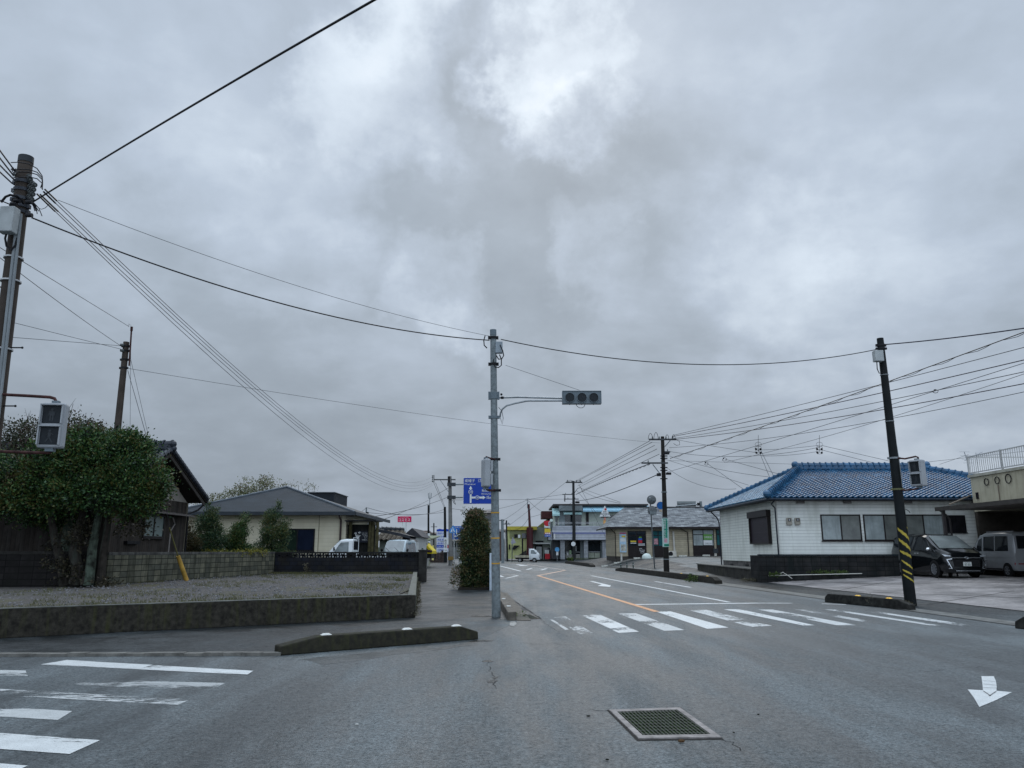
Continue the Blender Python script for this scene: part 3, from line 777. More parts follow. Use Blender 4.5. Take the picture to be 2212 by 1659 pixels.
# kerb blocks along the left street edge next to the grey pole
t = thing('street_kerb', 'brown concrete kerb blocks with white reflectors by the grey signal pole', 'kerb', (.4, 18, 0))
KB = M('kerb_block', (.13, .115, .095), rough=.65, var=.5, scale=7, bump=.7, fine=.5)
k0, k1 = G(1098, 1341, 0), G(1066, 1281, 0); d = (k1 - k0); L = d.length; d.normalize(); n = Vector((d.y, -d.x, 0)); n = n if n.x > 0 else -n
s = 0
while s < L:
    b = MB(); l = 1.15; b.obox(k0 + d * s + n * -.02 + Z_ * -.02, d * l, n * .20, (0, 0, .215)); b.build('kerb_block', KB, t, bevel=.02); s += l + .02
for s, z in ((1.5, .195), (4.4, .195), (8.6, .195)):
    b = MB(); c = k0 + d * s + n * .08 + Z_ * z; b.obox(c - d * .05 - n * .05, d * .10, n * .10, (0, 0, .028)); b.build('reflector', REFL['w'], t, bevel=.008)
b = MB(); b.obox(k0 + n * .20 + Z_ * .004, d * L, n * .30, (0, 0, .008)); b.build('gutter_slab', KB, t)
# drain gratings
def grate(name, label, P, bars, framem, cover_depth=.05, fw=.09):
    """P: outer corners (near-left order) on the ground"""
    c = sum(P, Vector()) / 4; t = thing(name, label, 'drain grate', (c.x, c.y, 0))
    inn = [p.lerp(c, fw) for p in P]
    b = MB()
    for i in range(4):
        j = (i + 1) % 4; a = [P[i], P[j], inn[j], inn[i]]; b.prism([p + Z_ * .002 for p in a], (0, 0, .012))
    b.build('surround', framem, t)
    b = MB(); b.face(*[p + Z_ * .0035 for p in inn]); b.build('pit', M('pit_mossy', (.015, .030, .006), rough=.9, var=.9, scale=12), t)
    b = MB(); A0, A1, B0, B1 = inn[0], inn[1], inn[3], inn[2]
    for i in range(bars):
        s = (i + .5) / bars; p, q = A0.lerp(A1, s), B0.lerp(B1, s); w = (A1 - A0) / bars * .15
        b.prism([p - w + Z_ * .006, p + w + Z_ * .006, q + w + Z_ * .006, q - w + Z_ * .006], (0, 0, .008))
    b.build('bars', M('grate_steel', (.030, .040, .030), rough=.6, metal=.2, var=.4, scale=20), t)
    b = MB()
    for s in [(i + .5) / 8 for i in range(8)]:
        p, q = A0.lerp(B0, s), A1.lerp(B1, s); w = (B0 - A0) / 8 * .05; b.prism([p - w + Z_ * .007, p + w + Z_ * .007, q + w + Z_ * .007, q - w + Z_ * .007], (0, 0, .0055))
    b.build('cross_bars', MATS['grate_steel'], t)
    return t
grate('drain_grate', 'square steel drain grate set in the middle of the road', [G(1380, 1598), G(1558, 1595), G(1469, 1531), G(1316, 1536)], 17, M('grate_surround', (.22, .20, .19), rough=.6, var=.4, scale=9, bump=.4), fw=.16)
grate('drain_grate', 'narrow drain grate at the kerb beside the grey signal pole', [G(1110, 1339.5), G(1166, 1337), G(1146, 1328), G(1108, 1330)], 18, KB, fw=.12)
rim = MB(); c_ = [G(1376, 1601), G(1564, 1598), G(1470, 1528), G(1310, 1534)]; i_ = [G(1380, 1598), G(1558, 1595), G(1469, 1531), G(1316, 1536)]
for i in range(4):
    j = (i + 1) % 4; rim.face(*[p + Z_ * .0025 for p in (c_[i], c_[j], i_[j], i_[i])])
struct(rim, 'road_seam', M('seam_black', (.006, .006, .006), rough=.7))
# small leaves and litter on the wet ground
rd = random.Random(12); LITM = M('litter_dark', (.01, .012, .008), rough=.8)
for (u, v, s) in ((772, 1830 / 1.0, 0),):
    pass
for (u, v, s, m_) in ((771, 1566, .018, M('litter_pale', (.45, .45, .42), rough=.7)), (1271, 1548, .02, LITM), (1472, 1603, .03, M('litter_rust', (.08, .045, .02), rough=.8)), (851, 1325, .03, MATS['litter_pale']), (1638, 1544, .015, LITM), (1585, 1583, .012, LITM), (1312, 1642, .015, LITM)):
    g = G(u, v, .006); b = MB(); b.ball(g + Z_ * s * .3, (s, s * .6, s * .4), 6, 4)
    tag(b.build('dead_leaf', m_), {771: 'pale leaf scrap on the road below the long kerb island', 1271: 'tiny dark leaf on the road left of the drain grate', 1472: 'rusty clump lying at the near edge of the road drain grate', 851: 'white scrap at the foot of the retaining wall', 1638: 'small dark speck right of the road drain grate', 1585: 'tiny dark speck beside the corner of the road drain grate', 1312: 'small dark leaf at the bottom edge below the drain grate'}[u], 'leaf')
# ------------------------------------------------------------------ buildings
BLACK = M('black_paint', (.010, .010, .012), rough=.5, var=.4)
DKBR = M('dark_brown_frame', (.018, .014, .014), rough=.4, var=.2)
GL = glass('window_glass', (.015, .02, .025), rough=.07)
CURT = M('curtain_behind_glass', (.14, .16, .155), rough=.14, var=.25, scale=3, streak=((.09, .10, .10), .6), spec=.6)
ALU = M('aluminium', (.32, .33, .34), rough=.4, metal=.6, var=.1)
WPIPE = M('pvc_pipe', (.45, .44, .40), rough=.45, var=.15)


def window(parent, o, X, Y, w, h, frame=DKBR, pane=GL, n=2, fr=.05, proud=.05, name='window', sill=True):
    """o lower-left corner on the wall, X along the wall, Y out of the wall"""
    o, X, Yn = Vector(o), Vector(X).normalized(), Vector(Y).normalized()
    b = MB(); Zv = Z_
    b.obox(o, X * w, Yn * proud, Zv * fr); b.obox(o + Zv * (h - fr), X * w, Yn * proud, Zv * fr)
    b.obox(o + Zv * fr, X * fr, Yn * proud, Zv * (h - 2 * fr)); b.obox(o + X * (w - fr) + Zv * fr, X * fr, Yn * proud, Zv * (h - 2 * fr))
    for i in range(1, n): b.obox(o + X * (w * i / n - fr / 2) + Zv * fr, X * fr, Yn * (proud * .9), Zv * (h - 2 * fr))
    if sill: b.obox(o - X * .03 - Zv * .04, X * (w + .06), Yn * (proud + .03), Zv * .038)
    f = b.build(name, frame, parent)
    for i in range(n):
        b = MB(); b.obox(o + X * (w * i / n + fr / 2) + Zv * fr, X * (w / n - fr), Yn * (proud * .45), Zv * (h - 2 * fr)); b.build('pane', pane if not isinstance(pane, (list, tuple)) else pane[i % len(pane)], f)
    return f


def pantile(mb, eL, eR, tL, tR, tw=.27, th=.25, amp=.055, step=.045, sub=5):
    """wavy clay tiles over the trapezium eave-left, eave-right, top-right, top-left"""
    eL, eR, tL, tR = map(Vector, (eL, eR, tL, tR)); U = (eR - eL); Lu = U.length; U.normalize()
    # slope direction: perpendicular to the eave within the plane
    n = U.cross(tL - eL if (tL - eL).length > .1 else tR - eL).normalized(); n = n if n.z > 0 else -n
    S = n.cross(U); S = S if S.z > 0 else -S; H = (tL - eL).dot(S)
    nc, nr = int(round(Lu / tw)), int(round(H / th)); tw, th = Lu / nc, H / nr
    a0, a1 = (tL - eL).dot(U), (tR - eL).dot(U)
    prof = [(0, .2), (.18, .9), (.38, .75), (.62, -.35), (.85, -.1)]
    for r in range(nr):
        s0, s1 = r * th, (r + 1) * th + .02; f = (s0 + s1) / 2 / H; xl, xr = a0 * f, Lu + (a1 - Lu) * f
        row = []; ks = [(c + p) * tw for c in range(nc) for p, _ in prof] + [nc * tw]; hs = [h for c in range(nc) for _, h in prof] + [.2]
        for x, h in zip(ks, hs):
            if x < xl - tw * .6 or x > xr + tw * .6: continue
            x2 = min(max(x, xl), xr)
            row.append((eL + U * x2 + S * s0 + n * (h * amp + step), eL + U * x2 + S * s1 + n * (h * amp), eL + U * x2 + S * s0 + n * (h * amp - .012)))
        k = len(row)
        if k < 2: continue
        vs = [p[0] for p in row] + [p[1] for p in row] + [p[2] for p in row]
        mb.add(vs, [(i, i + 1, k + i + 1, k + i) for i in range(k - 1)] + [(i, i + 1, 2 * k + i + 1, 2 * k + i) for i in range(k - 1)])


def ridge(mb, p, q, r=.14, lift=.06, seg=.33):
    """ridge or hip cap: a course of half-round tiles over a raised band"""
    p, q = Vector(p), Vector(q); d = (q - p); L = d.length; d.normalize(); n = int(L / seg)
    s = d.cross(Z_).normalized(); u = s.cross(d).normalized()
    mb.obox(p - s * r * .8, d * L, s * r * 1.6, u * (lift + .09))
    for i in range(n):
        a = p + d * (L * i / n) + u * (lift + .08); e = p + d * (L * (i + 1) / n) + u * (lift + .08)
        mb.cyl(a, e, r * .92, r * .80, 8); mb.cyl(a, a + d * .06, r * 1.12, r * 1.12, 8)


# ---- house with the blue tiled roof
t = thing('blue_roof_house', 'white clapboard house with a bright blue tiled hip roof', 'house', (19, 40, 0))
SID = courses('white_siding', (.76, .78, .74), 60, .155, 'x', .008, (.38, .39, .38), (.73, .75, .71), stain=((.46, .48, .42), .5, 1.1), bump=.35, rough=.5, var=.06, nscale=1.5)
SIDY = courses('white_siding_side', (.76, .78, .72), 60, .155, 'y', .008, (.38, .39, .37), (.73, .75, .69), stain=((.48, .50, .43), .45, .9), bump=.35, rough=.5, var=.06, nscale=1.5)
x0, x1, y0, y1 = 12.9, 26.0, 38.0, 48.4; zb, ze = .95, 3.98
b = MB(); b.box((x0 + .002, y0, zb), (x1, y0 + .15, ze)); b.build('front_wall', SID, t)
b = MB(); b.box((x0, y0 + .001, zb), (x0 + .15, y1, ze)); b.build('side_wall', SIDY, t)
b = MB(); b.box((x0 + .16, y0 + .16, .0), (x1 - .1, y1 - .1, ze - .02)); b.build('inner_wall', BLACK, t)
b = MB(); b.box((x0 + .05, y0 + .05, .0), (x0 + .14, y1 - .05, zb)); b.box((x0 + .14, y0 + .05, 0), (x1, y0 + .14, zb)); b.build('foundation', M('foundation', (.11, .105, .10), rough=.8, var=.4, bump=.4), t)
for yy in (41.0, 43.2, 46.2):
    b = MB(); b.box((x0 + .02, yy, .42), (x0 + .08, yy + .55, .78)); b.build('foundation_vent', BLACK, t)
BT = M('blue_tile', (.012, .070, .17), rough=.38, var=.45, scale=2.2, col2=(.038, .145, .27), spec=.25, fine=.35)
BT2 = M('blue_tile_side_pale', (.06, .16, .26), rough=.4, var=.35, scale=1.6, col2=(.15, .27, .38), spec=.25, fine=.25)  # paler, greyer blue tile for the side slope
RT = M('ridge_tile', (.020, .085, .17), rough=.3, var=.4, scale=2, spec=.5)
EZ = 4.02; ex0, ex1, ey0, ey1 = 12.3, 27.4, 37.35, 49.05; rz, ry = 5.98, 43.2; rx0, rx1 = 16.1, 23.1
b = MB(); b.add([(ex0, ey0, EZ - .02), (ex1, ey0, EZ - .02), (ex1, ey1, EZ - .02), (ex0, ey1, EZ - .02), (rx0, ry, rz - .05), (rx1, ry, rz - .05)], [(0, 1, 5, 4), (1, 2, 5), (2, 3, 4, 5), (3, 0, 4), (3, 2, 1, 0)])
rf = b.build('roof', RT, t)
b = MB(); pantile(b, (ex0, ey0, EZ), (ex1, ey0, EZ), (rx0, ry, rz), (rx1, ry, rz)); b.build('front_tiles', BT, rf)
b = MB(); pantile(b, (ex0, ey1, EZ), (ex0, ey0, EZ), (rx0, ry, rz), (rx0, ry, rz)); b.build('side_tiles', BT2, rf)
b = MB(); ridge(b, (rx0 - .15, ry, rz + .02), (rx1 + .15, ry, rz + .02), .17, .12); ridge(b, (ex0 - .02, ey0 - .02, EZ + .03), (rx0, ry, rz), .14, .05); ridge(b, (ex0 - .02, ey1, EZ + .03), (rx0, ry, rz), .14, .05); ridge(b, (ex1, ey0, EZ + .03), (rx1, ry, rz), .14, .05)
for p in ((ex0 - .02, ey0 - .05, EZ + .16), (ex0, ey1, EZ + .14), (rx0 - .2, ry, rz + .26), (rx1 + .2, ry, rz + .26)): b.ball(p, .2, 8, 6)
b.build('ridge_tiles', RT, rf)
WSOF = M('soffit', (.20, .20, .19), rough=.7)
b = MB(); b.box((ex0 + .03, ey0 + .04, EZ - .16), (ex1, ey0 + .09, EZ - .02)); b.box((ex0 + .03, ey0 + .10, EZ - .16), (ex0 + .08, ey1 - .05, EZ - .02)); b.build('fascia', DKBR, t)
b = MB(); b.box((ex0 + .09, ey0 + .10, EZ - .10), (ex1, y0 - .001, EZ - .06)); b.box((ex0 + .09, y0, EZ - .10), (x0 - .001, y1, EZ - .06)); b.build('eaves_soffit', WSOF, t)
b = MB(); b.tube([(ex0 - .0, ey0 - .03, EZ - .08), (ex1, ey0 - .03, EZ - .10)], .055, 8); b.tube([(ex0 - .02, ey0 - .05, EZ - .08), (ex0 - .02, ey1, EZ - .08)], .055, 8); b.build('gutter', M('gutter_dark_blue', (.02, .03, .045), rough=.4), t)
b = MB(); b.tube([(12.7, 37.4, 3.95), (12.6, 37.75, 3.72), (12.82, 37.92, 3.55), (12.84, 37.92, .7)], .035, 8); b.build('downpipe', M('downpipe_dark', (.02, .025, .035), rough=.4), t)
b = MB(); b.tube([(12.4, 48.6, 3.9), (12.7, 48.3, 3.5), (12.82, 48.35, 3.2), (12.84, 48.35, .3)], .04, 8); b.build('downpipe', MATS['downpipe_dark'], t)
b = MB(); b.box((12.87, 37.96, zb), (12.93, 38.02, ze)); b.build('corner_trim', M('white_trim', (.5, .5, .47), rough=.5), t)


def onfront(u, v, Y=38.0): return P3(u, v, Y)


CL = M('curtain_light', (.27, .31, .31), rough=.15, var=.2, scale=2.2, streak=((.11, .13, .13), .5), spec=.6)
CD = M('curtain_dim', (.13, .14, .13), rough=.15, var=.25, scale=2.2, spec=.6)
for (ua, ub, n, pn) in ((1776, 1857, 2, (CL, CD)), (1868.5, 1951.5, 2, (CL, CD)), (1953.5, 2036.5, 2, (CD, CL))):
    a, c = onfront(ua, 1168), onfront(ub, 1111.5); window(t, (a.x, 38.0, a.z), X_, -Y_, c.x - a.x, c.z - a.z, DKBR, pn, n, .055)
a, c = onfront(2043, 1150), onfront(2083, 1113); window(t, (a.x, 38.0, a.z), X_, -Y_, c.x - a.x, c.z - a.z, BLACK, BLACK, 2, .05)
# roller shutter on the side wall
f = MB(); f.box((12.72, 38.9, 1.85), (12.9, 42.0, 1.93)); f.box((12.72, 38.9, 1.93), (12.9, 38.98, 3.2)); f.box((12.72, 41.92, 1.93), (12.9, 42.0, 3.2)); f.box((12.66, 38.85, 3.2), (12.9, 42.05, 3.52)); f = f.build('shutter_window', DKBR, t)
b = MB(); b.box((12.80, 38.98, 1.93), (12.88, 41.92, 3.2)); b.build('shutter', courses('shutter_slats', (.035, .028, .036), 60, .075, 'y', .008, (.012, .010, .012), rough=.4), f)
for u in (1727, 1828, 1958, 2106):
    a = onfront(u, 1083); b = MB(); w_ = .17
    b.add([(a.x - w_, 38, a.z - .10), (a.x + w_, 38, a.z - .10), (a.x + w_, 38, a.z + .14), (a.x - w_, 38, a.z + .14), (a.x - w_, 37.75, a.z - .12), (a.x + w_, 37.75, a.z - .12), (a.x + w_, 37.80, a.z + .08), (a.x - w_, 37.80, a.z + .08)], [(4, 5, 6, 7), (0, 1, 5, 4), (2, 3, 7, 6), (1, 2, 6, 5), (3, 0, 4, 7)])
    b.build('vent_hood', M('vent_hood_grey', (.22, .21, .20), rough=.5), t, bevel=.015)
a = onfront(1779, 1078); b = MB(); b.cyl((a.x, 38, a.z), (a.x, 37.85, a.z), .10, .09, 10); b.build('vent_cap', MATS['vent_hood_grey'], t)
MET = M('meter_case', (.30, .28, .24), rough=.4)
for u in (1703.5, 1721.5):
    a = onfront(u, 1126.5); b = MB(); b.box((a.x - .13, 37.88, a.z - .17), (a.x + .13, 38, a.z + .17)); m_ = b.build('electric_meter', MET, t, bevel=.03)
    b = MB(); b.box((a.x - .07, 37.87, a.z), (a.x + .08, 37.885, a.z + .14)); b.build('meter_window', BLACK, m_); b = MB(); b.cyl((a.x, 37.875, a.z + .07), (a.x, 37.86, a.z + .07), .045, .045, 10); b.build('dial', ALU, m_)
b = MB()
for u, v in ((1714, 1077), (1722, 1078), (1731, 1079)):
    a = onfront(u, v, 37.5); b.ball(a, (.06, .05, .045), 8, 6)
b.tube([onfront(1690, 1074, 37.5), onfront(1700, 1084, 37.5), onfront(1712, 1085, 37.6), onfront(1716, 1079, 37.5)], .015, 5); b.build('service_insulators', M('porcelain', (.5, .52, .48), rough=.3), t)

# dark block wall before the house, with a return, and the raised step beside it
BLKR = courses('block_wall_black_right', (.016, .017, .018), .42, .20, 'x', .012, (.006, .006, .006), (.026, .025, .024), stain=((.008, .012, .012), .8, .8), nscale=2.5, var=.4)
t = thing('black_block_wall', 'low black block wall standing before the white clapboard house', 'wall', (14, 36.5, 0))
b = MB(); b.box((11.45, 36.5, -.05), (17.9, 36.64, 1.28)); b.build('blocks', BLKR, t)
b = MB(); b.box((11.42, 36.47, 1.282), (17.9, 36.67, 1.35)); b.build('cap', M('wall_cap_blueblack', (.012, .018, .022), rough=.6), t)
b = MB(); b.box((11.45, 36.65, -.05), (11.6, 37.9, 1.30)); b.build('return_wall', BLKR, t)
t = thing('stone_step', 'low raised concrete terrace along the side of the clapboard house', 'terrace', (12, 44, 0))
b = MB(); b.prism([(11.55, 37.95, 0), (12.85, 37.95, 0), (12.88, 53.5, 0), (12.55, 53.5, 0)], (0, 0, .62)); b.build('terrace_wall', M('terrace_concrete', (.035, .033, .03), rough=.75, var=.6, scale=3, bump=.7, streak=((.06, .06, .02), .6)), t)
b = MB(); b.prism([(11.5, 37.9, .622), (12.86, 37.9, .622), (12.9, 53.6, .622), (12.5, 53.6, .622)], (0, 0, .05)); b.build('terrace_top', CONC, t)
b = MB(); a, c = P3(1660, 1243.5, 36.3), P3(1862, 1239, 36.0); b.tube([a, a.lerp(c, .5), c], .018, 6)
tag(b.build('white_pipe', WPIPE), 'long thin white pipe lying along the foot of the black wall', 'pipe')
b = MB(); b.tube([P3(1680, 1243, 36.2), P3(1691, 1236, 36.2), P3(1702, 1243, 36.1), P3(1711, 1250, 35.6)], .014, 6)
tag(b.build('bent_rod', WPIPE), 'bent white rod leaning across the long pipe', 'rod')

# ---- beige building with roof railing and the lean-to canopy over the cars
t = thing('beige_building', 'beige rendered building with railed flat roof and open garage', 'building', (24, 30, 0))
BEI = M('beige_render', (.42, .39, .29), rough=.75, var=.14, scale=1.0, bump=.3, streak=((.22, .19, .13), .5))
b = MB(); b.box((21.98, 20, 3.32), (34, 37.0, 4.93)); b.build('upper_wall', BEI, t)
b = MB(); b.box((21.9, 20, 4.932), (34, 37.08, 5.06)); b.build('parapet', M('parapet', (.35, .34, .28), rough=.7, var=.2), t)
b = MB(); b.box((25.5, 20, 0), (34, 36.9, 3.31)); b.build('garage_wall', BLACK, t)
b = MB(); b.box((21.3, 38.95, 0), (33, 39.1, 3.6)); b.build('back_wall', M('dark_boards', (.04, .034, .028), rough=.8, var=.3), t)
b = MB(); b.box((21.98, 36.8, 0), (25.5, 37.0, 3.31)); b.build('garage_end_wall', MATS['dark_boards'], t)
RAIL = M('railing_paint', (.42, .42, .41), rough=.45, var=.1)
b = MB(); y = 36.95
for z in (5.12, 5.90): b.box((21.94, 20, z), (21.99, 37, z + .045))
b.box((21.94, 37.0, 5.12), (30, 37.05, 5.165)); b.box((21.94, 37.0, 5.9), (30, 37.05, 5.945))
yy = 37.0
while yy > 20: b.box((21.955, yy, 5.165), (21.975, yy + .025, 5.9)); yy -= .155
for yy in (36.96, 34.4, 31.8, 29.2): b.box((21.92, yy, 5.05), (21.99, yy + .06, 5.98))
b.build('roof_railing', RAIL, t)
for yy, rr in ((35.7, .16), (34.9, .16), (34.1, .20)):
    b = MB(); pts = [(21.93, yy + rr * math.cos(a_ * .52), 4.62 + rr * math.sin(a_ * .52)) for a_ in range(-8, 4 if rr < .2 else 5)]
    b.tube(pts, .022, 6); b.build('cable_coil', BLACK, t)
for pts_, r_ in (([(21.94, 34.9, 4.4), (21.94, 34.9, 3.5), (21.9, 35.1, 3.38)], .02), ([(21.9, 33.4, 3.5), (21.9, 32.0, 4.0)], .04), ([(21.9, 37.0, 4.1), (19.7, 35.0, 3.55)], .035)): b = MB(); b.tube(pts_, r_, 6); b.build('wall_conduit', M('conduit_brown', (.16, .13, .10), rough=.6), t)
b = MB(); b.box((21.93, 36.5, 3.9), (21.98, 36.66, 4.2)); b.build('lamp', BLACK, t)
t = thing('carport', 'lean-to canopy with brown fascia over the parked vehicles', 'carport', (20.5, 30, 0))
b = MB(); b.add([(19.25, 22, 3.30), (19.25, 35.2, 3.30), (21.93, 35.2, 3.30), (21.93, 22, 3.30), (19.25, 22, 3.40), (19.25, 35.2, 3.40), (21.93, 35.2, 3.62), (21.93, 22, 3.62)], [(0, 1, 2, 3), (4, 5, 6, 7), (0, 1, 5, 4), (1, 2, 6, 5), (2, 3, 7, 6), (3, 0, 4, 7)]); b.build('canopy', M('canopy_sheet', (.13, .115, .10), rough=.5, var=.3, scale=3), t)
b = MB(); b.box((19.18, 22, 3.26), (19.24, 35.3, 3.44)); b.build('fascia', M('fascia_brown', (.05, .045, .04), rough=.5), t)
b = MB(); b.box((19.3, 34.9, .3), (19.42, 35.02, 3.3)); b.build('post', M('post_brown', (.06, .055, .055), rough=.5), t)
b = MB(); b.tube([(19.2, 35.1, 3.35), (19.6, 35.2, 3.1), (19.75, 35.2, 2.9), (19.8, 35.2, .4)], .04, 8); b.build('downpipe', MATS['post_brown'], t)

# aerial on the roof
t = thing('roof_aerial', 'television aerial on a thin mast beside the railed roof', 'aerial', (21.8, 38, 4.8))
a = P3(2117, 1040, 37.5); tp = P3(2108, 978, 37.5); b = MB(); b.cyl(a, tp, .018, .014, 6); b.build('mast', ALU, t)
b = MB(); b.tube([P3(2084, 995, 37.4), P3(2122, 976, 37.6)], .018, 5); b.tube([P3(2083, 976, 37.5), P3(2094, 1010, 37.5)], .02, 5)
for s in (-1, 0, 1, 2):
    c = P3(2086 + s * 3, 984 + s * 8, 37.5); b.tube([c - X_ * .25, c + X_ * .25], .009, 4)
b.build('elements', ALU, t)

# ---- clinic with the mottled shingle roof
t = thing('clinic_building', 'long low beige building with mottled grey shingle roof', 'building', (15, 78, .5))
YC = 78.0; fl = .72
pl = lambda u, v, Y=YC: P3(u, v, Y)
SHG = courses('mottled_shingles', (.26, .275, .28), .55, .15, 'x', .008, (.04, .042, .045), (.075, .080, .088), offset=.5, rough=.75, var=.3, nscale=1.2, bump=.3, slope=2.2)
BS = courses('beige_siding', (.40, .35, .25), 60, .2, 'x', .012, (.18, .16, .12), (.30, .27, .20), rough=.6, bump=.2)
xl, xr = pl(1330, 1190).x, pl(1640, 1190).x
eav = pl(1400, 1139).z; rdg = P3(1400, 1096, YC + 4.0).z
b = MB(); b.box((xl, YC, fl + .25), (xr, YC + .2, eav)); b.box((xl, YC + .2, fl + .25), (xl + .2, YC + 8, eav)); b.build('wall', BS, t)
b = MB(); b.box((xl + .03, YC + .03, 0), (xr, YC + 8, fl + .25)); b.build('foundation', M('foundation_brown', (.05, .045, .04), rough=.8), t)
e0, e1 = P3(1311, 1139, YC - .7), xr + .5; r0 = P3(1348, 1096, YC + 4)
b = MB(); b.add([(e0.x, YC - .7, eav), (e1, YC - .7, eav), (e1, YC + 8.7, eav), (e0.x, YC + 8.7, eav), (r0.x, YC + 4, rdg), (e1, YC + 4, rdg)], [(0, 1, 5, 4), (2, 3, 4, 5), (3, 0, 4), (1, 2, 5), (0, 3, 2, 1)]); b.build('roof', SHG, t)
b = MB(); b.box((e0.x - .03, YC - .76, eav - .16), (e1, YC - .7, eav + .03)); b.box((e0.x - .05, YC - .7, eav - .14), (e0.x, YC + 8.7, eav + .02)); b.build('fascia', DKBR, t)
b = MB(); b.box((r0.x, YC + 3.9, rdg), (e1, YC + 4.1, rdg + .07)); b.build('ridge_cap', DKBR, t)
b = MB(); b.tube([(e0.x + .3, YC - .6, eav - .1), (xl - .02, YC - .1, eav - .6), (xl - .02, YC - .08, fl)], .05, 6); b.build('downpipe', DKBR, t)
a = pl(1485, 1150); b = MB(); b.tube([(a.x - .9, YC - .6, eav - .1), (a.x, YC - .08, eav - .5), (a.x + .02, YC - .08, fl)], .045, 6); b.build('downpipe', DKBR, t)
a, c = pl(1457, 1199), pl(1461, 1148); b = MB(); b.tube([(a.x, YC - .1, a.z), (a.x - .05, YC - .1, c.z)], .10, 6); b.build('vent_pipe', WPIPE, t)


def door(parent, u0, u1, v0, v1, Y, mats, low=.42):
    a, c = P3(u0, v1, Y), P3(u1, v0, Y); w, h = c.x - a.x, c.z - a.z; fr = .07; n = 2; o = Vector((a.x, Y, a.z))
    b = MB(); b.obox(o, X_ * w, -Y_ * .06, Z_ * (h * low)); b.obox(o + Z_ * (h - fr), X_ * w, -Y_ * .06, Z_ * fr)
    b.obox(o + Z_ * (h * .80), X_ * w, -Y_ * .062, Z_ * fr)
    for i in range(3): b.obox(o + X_ * (min(max(w * i / 2 - fr / 2, 0), w - fr)) + Z_ * (h * low), X_ * fr, -Y_ * .064, Z_ * (h * (1 - low) - fr))
    d = b.build('door', DKBR, parent)
    for i in range(2):
        b = MB(); b.obox(o + X_ * (w * i / 2 + fr * .5) + Z_ * (h * low), X_ * (w / 2 - fr), -Y_ * .03, Z_ * (h * (1 - low) - fr)); b.build('pane', mats[i % len(mats)], d)
    return d, o, w, h


d1, o1, w1, h1 = door(t, 1357, 1395, 1147, 1203, YC, (GL, GL))
d2, o2, w2, h2 = door(t, 1410, 1434, 1146, 1203, YC, (M('teal_glass', (.02, .09, .10), rough=.1), MATS['teal_glass']))
d3, o3, w3, h3 = door(t, 1498, 1541, 1144, 1203, YC, (CL, CL))
d4, o4, w4, h4 = door(t, 1549, 1575, 1143, 1202, YC, (MATS['teal_glass'], CL))
def decal(parent, name, u0, u1, v0, v1, Y, m, th=.02, off=.07):
    a, c = P3(u0, v1, Y - off), P3(u1, v0, Y - off); b = MB(); b.box((a.x, Y - off - th, a.z), (c.x, Y - off, c.z)); return b.build(name, m, parent)
WHITEP = M('white_print', (.62, .64, .64), rough=.5, var=.05); REDP = M('red_print', (.45, .03, .04), rough=.5, var=.1); GRNP = M('green_print', (.12, .30, .07), rough=.5, var=.1)
BLUP = M('blue_print', (.03, .10, .42), rough=.5, var=.1); LBLP = M('light_blue_print', (.35, .50, .62), rough=.5, var=.2, scale=6); YELP = M('yellow_print', (.6, .45, .05), rough=.5, var=.1)
decal(d3, 'notice', 1520, 1538, 1154, 1166, YC, GRNP); decal(d3, 'notice', 1520, 1538, 1167, 1177, YC, WHITEP)
def tline(mb, s, u0, u1, v0, v1, Y, off=.1): a, c = P3(u0, v1, Y - off), P3(u1, v0, Y - off); mb.text(s, (a.x, Y - off, a.z), X_, Z_, c.x - a.x, c.z - a.z)
b = MB(); tline(b, '訪問看護', 1521, 1537, 1158, 1162.5, YC); b.build('lettering', WHITEP, d3)
b = MB(); tline(b, '三村', 1522, 1530, 1172, 1175.5, YC); tline(b, 'よみき', 1531, 1537, 1172, 1175.5, YC); b.build('lettering', BLACK, d3)
# posters on the clinic
sg = thing('advertising_panel', 'tall narrow pale blue poster left of the first clinic door', 'poster', P3(1345, 1193, YC))
decal(sg, 'board', 1339, 1352, 1150, 1193, YC, LBLP, .03, .02)
decal(sg, 'red_band', 1338.5, 1352, 1150.5, 1153.5, YC, M('pink_print', (.45, .08, .16), rough=.5), .012, .052); decal(sg, 'orange_patch', 1343, 1351, 1157, 1161, YC, YELP, .012, .052); decal(sg, 'white_patch', 1340, 1351.5, 1163, 1170, YC, WHITEP, .012, .052); decal(sg, 'picture', 1341, 1351.5, 1176, 1190, YC, M('poster_picture', (.35, .45, .55), var=.7, scale=2.5, col2=(.7, .65, .5)), .012, .052)
for (u0, u1, v0, v1, m_) in ((1362, 1374, 1168, 1171, YELP), (1362, 1374.5, 1172.5, 1174, WHITEP), (1379, 1387, 1167, 1173, REDP), (1379, 1393, 1174.5, 1176, WHITEP), (1379, 1393, 1177.5, 1178.5, WHITEP), (1379, 1387, 1163, 1166.5, BLUP), (1380, 1386, 1159.5, 1162, GRNP)): decal(d1, 'window_sticker', u0, u1, v0, v1, YC, m_)
b = MB()
for i, (s, u0, u1) in enumerate((('美容室', 1381, 1387), ('Hair Salon', 1381, 1393), ('OPEN', 1383, 1392), ('9:00-18:00', 1384, 1391))): tline(b, s, u0, u1, 1184 + i * 3.1, 1186.2 + i * 3.1, YC)
b.build('lettering', WHITEP, d1)
decal(d2, 'window_sticker', 1413, 1421, 1163, 1176, YC, M('sticker_mixed', (.25, .35, .3), var=.8, scale=4, col2=(.6, .3, .35)))
t2 = thing('air_conditioner', 'beige outdoor air conditioner unit between the clinic doors', 'air conditioner', P3(1451, 1203, YC - .6))
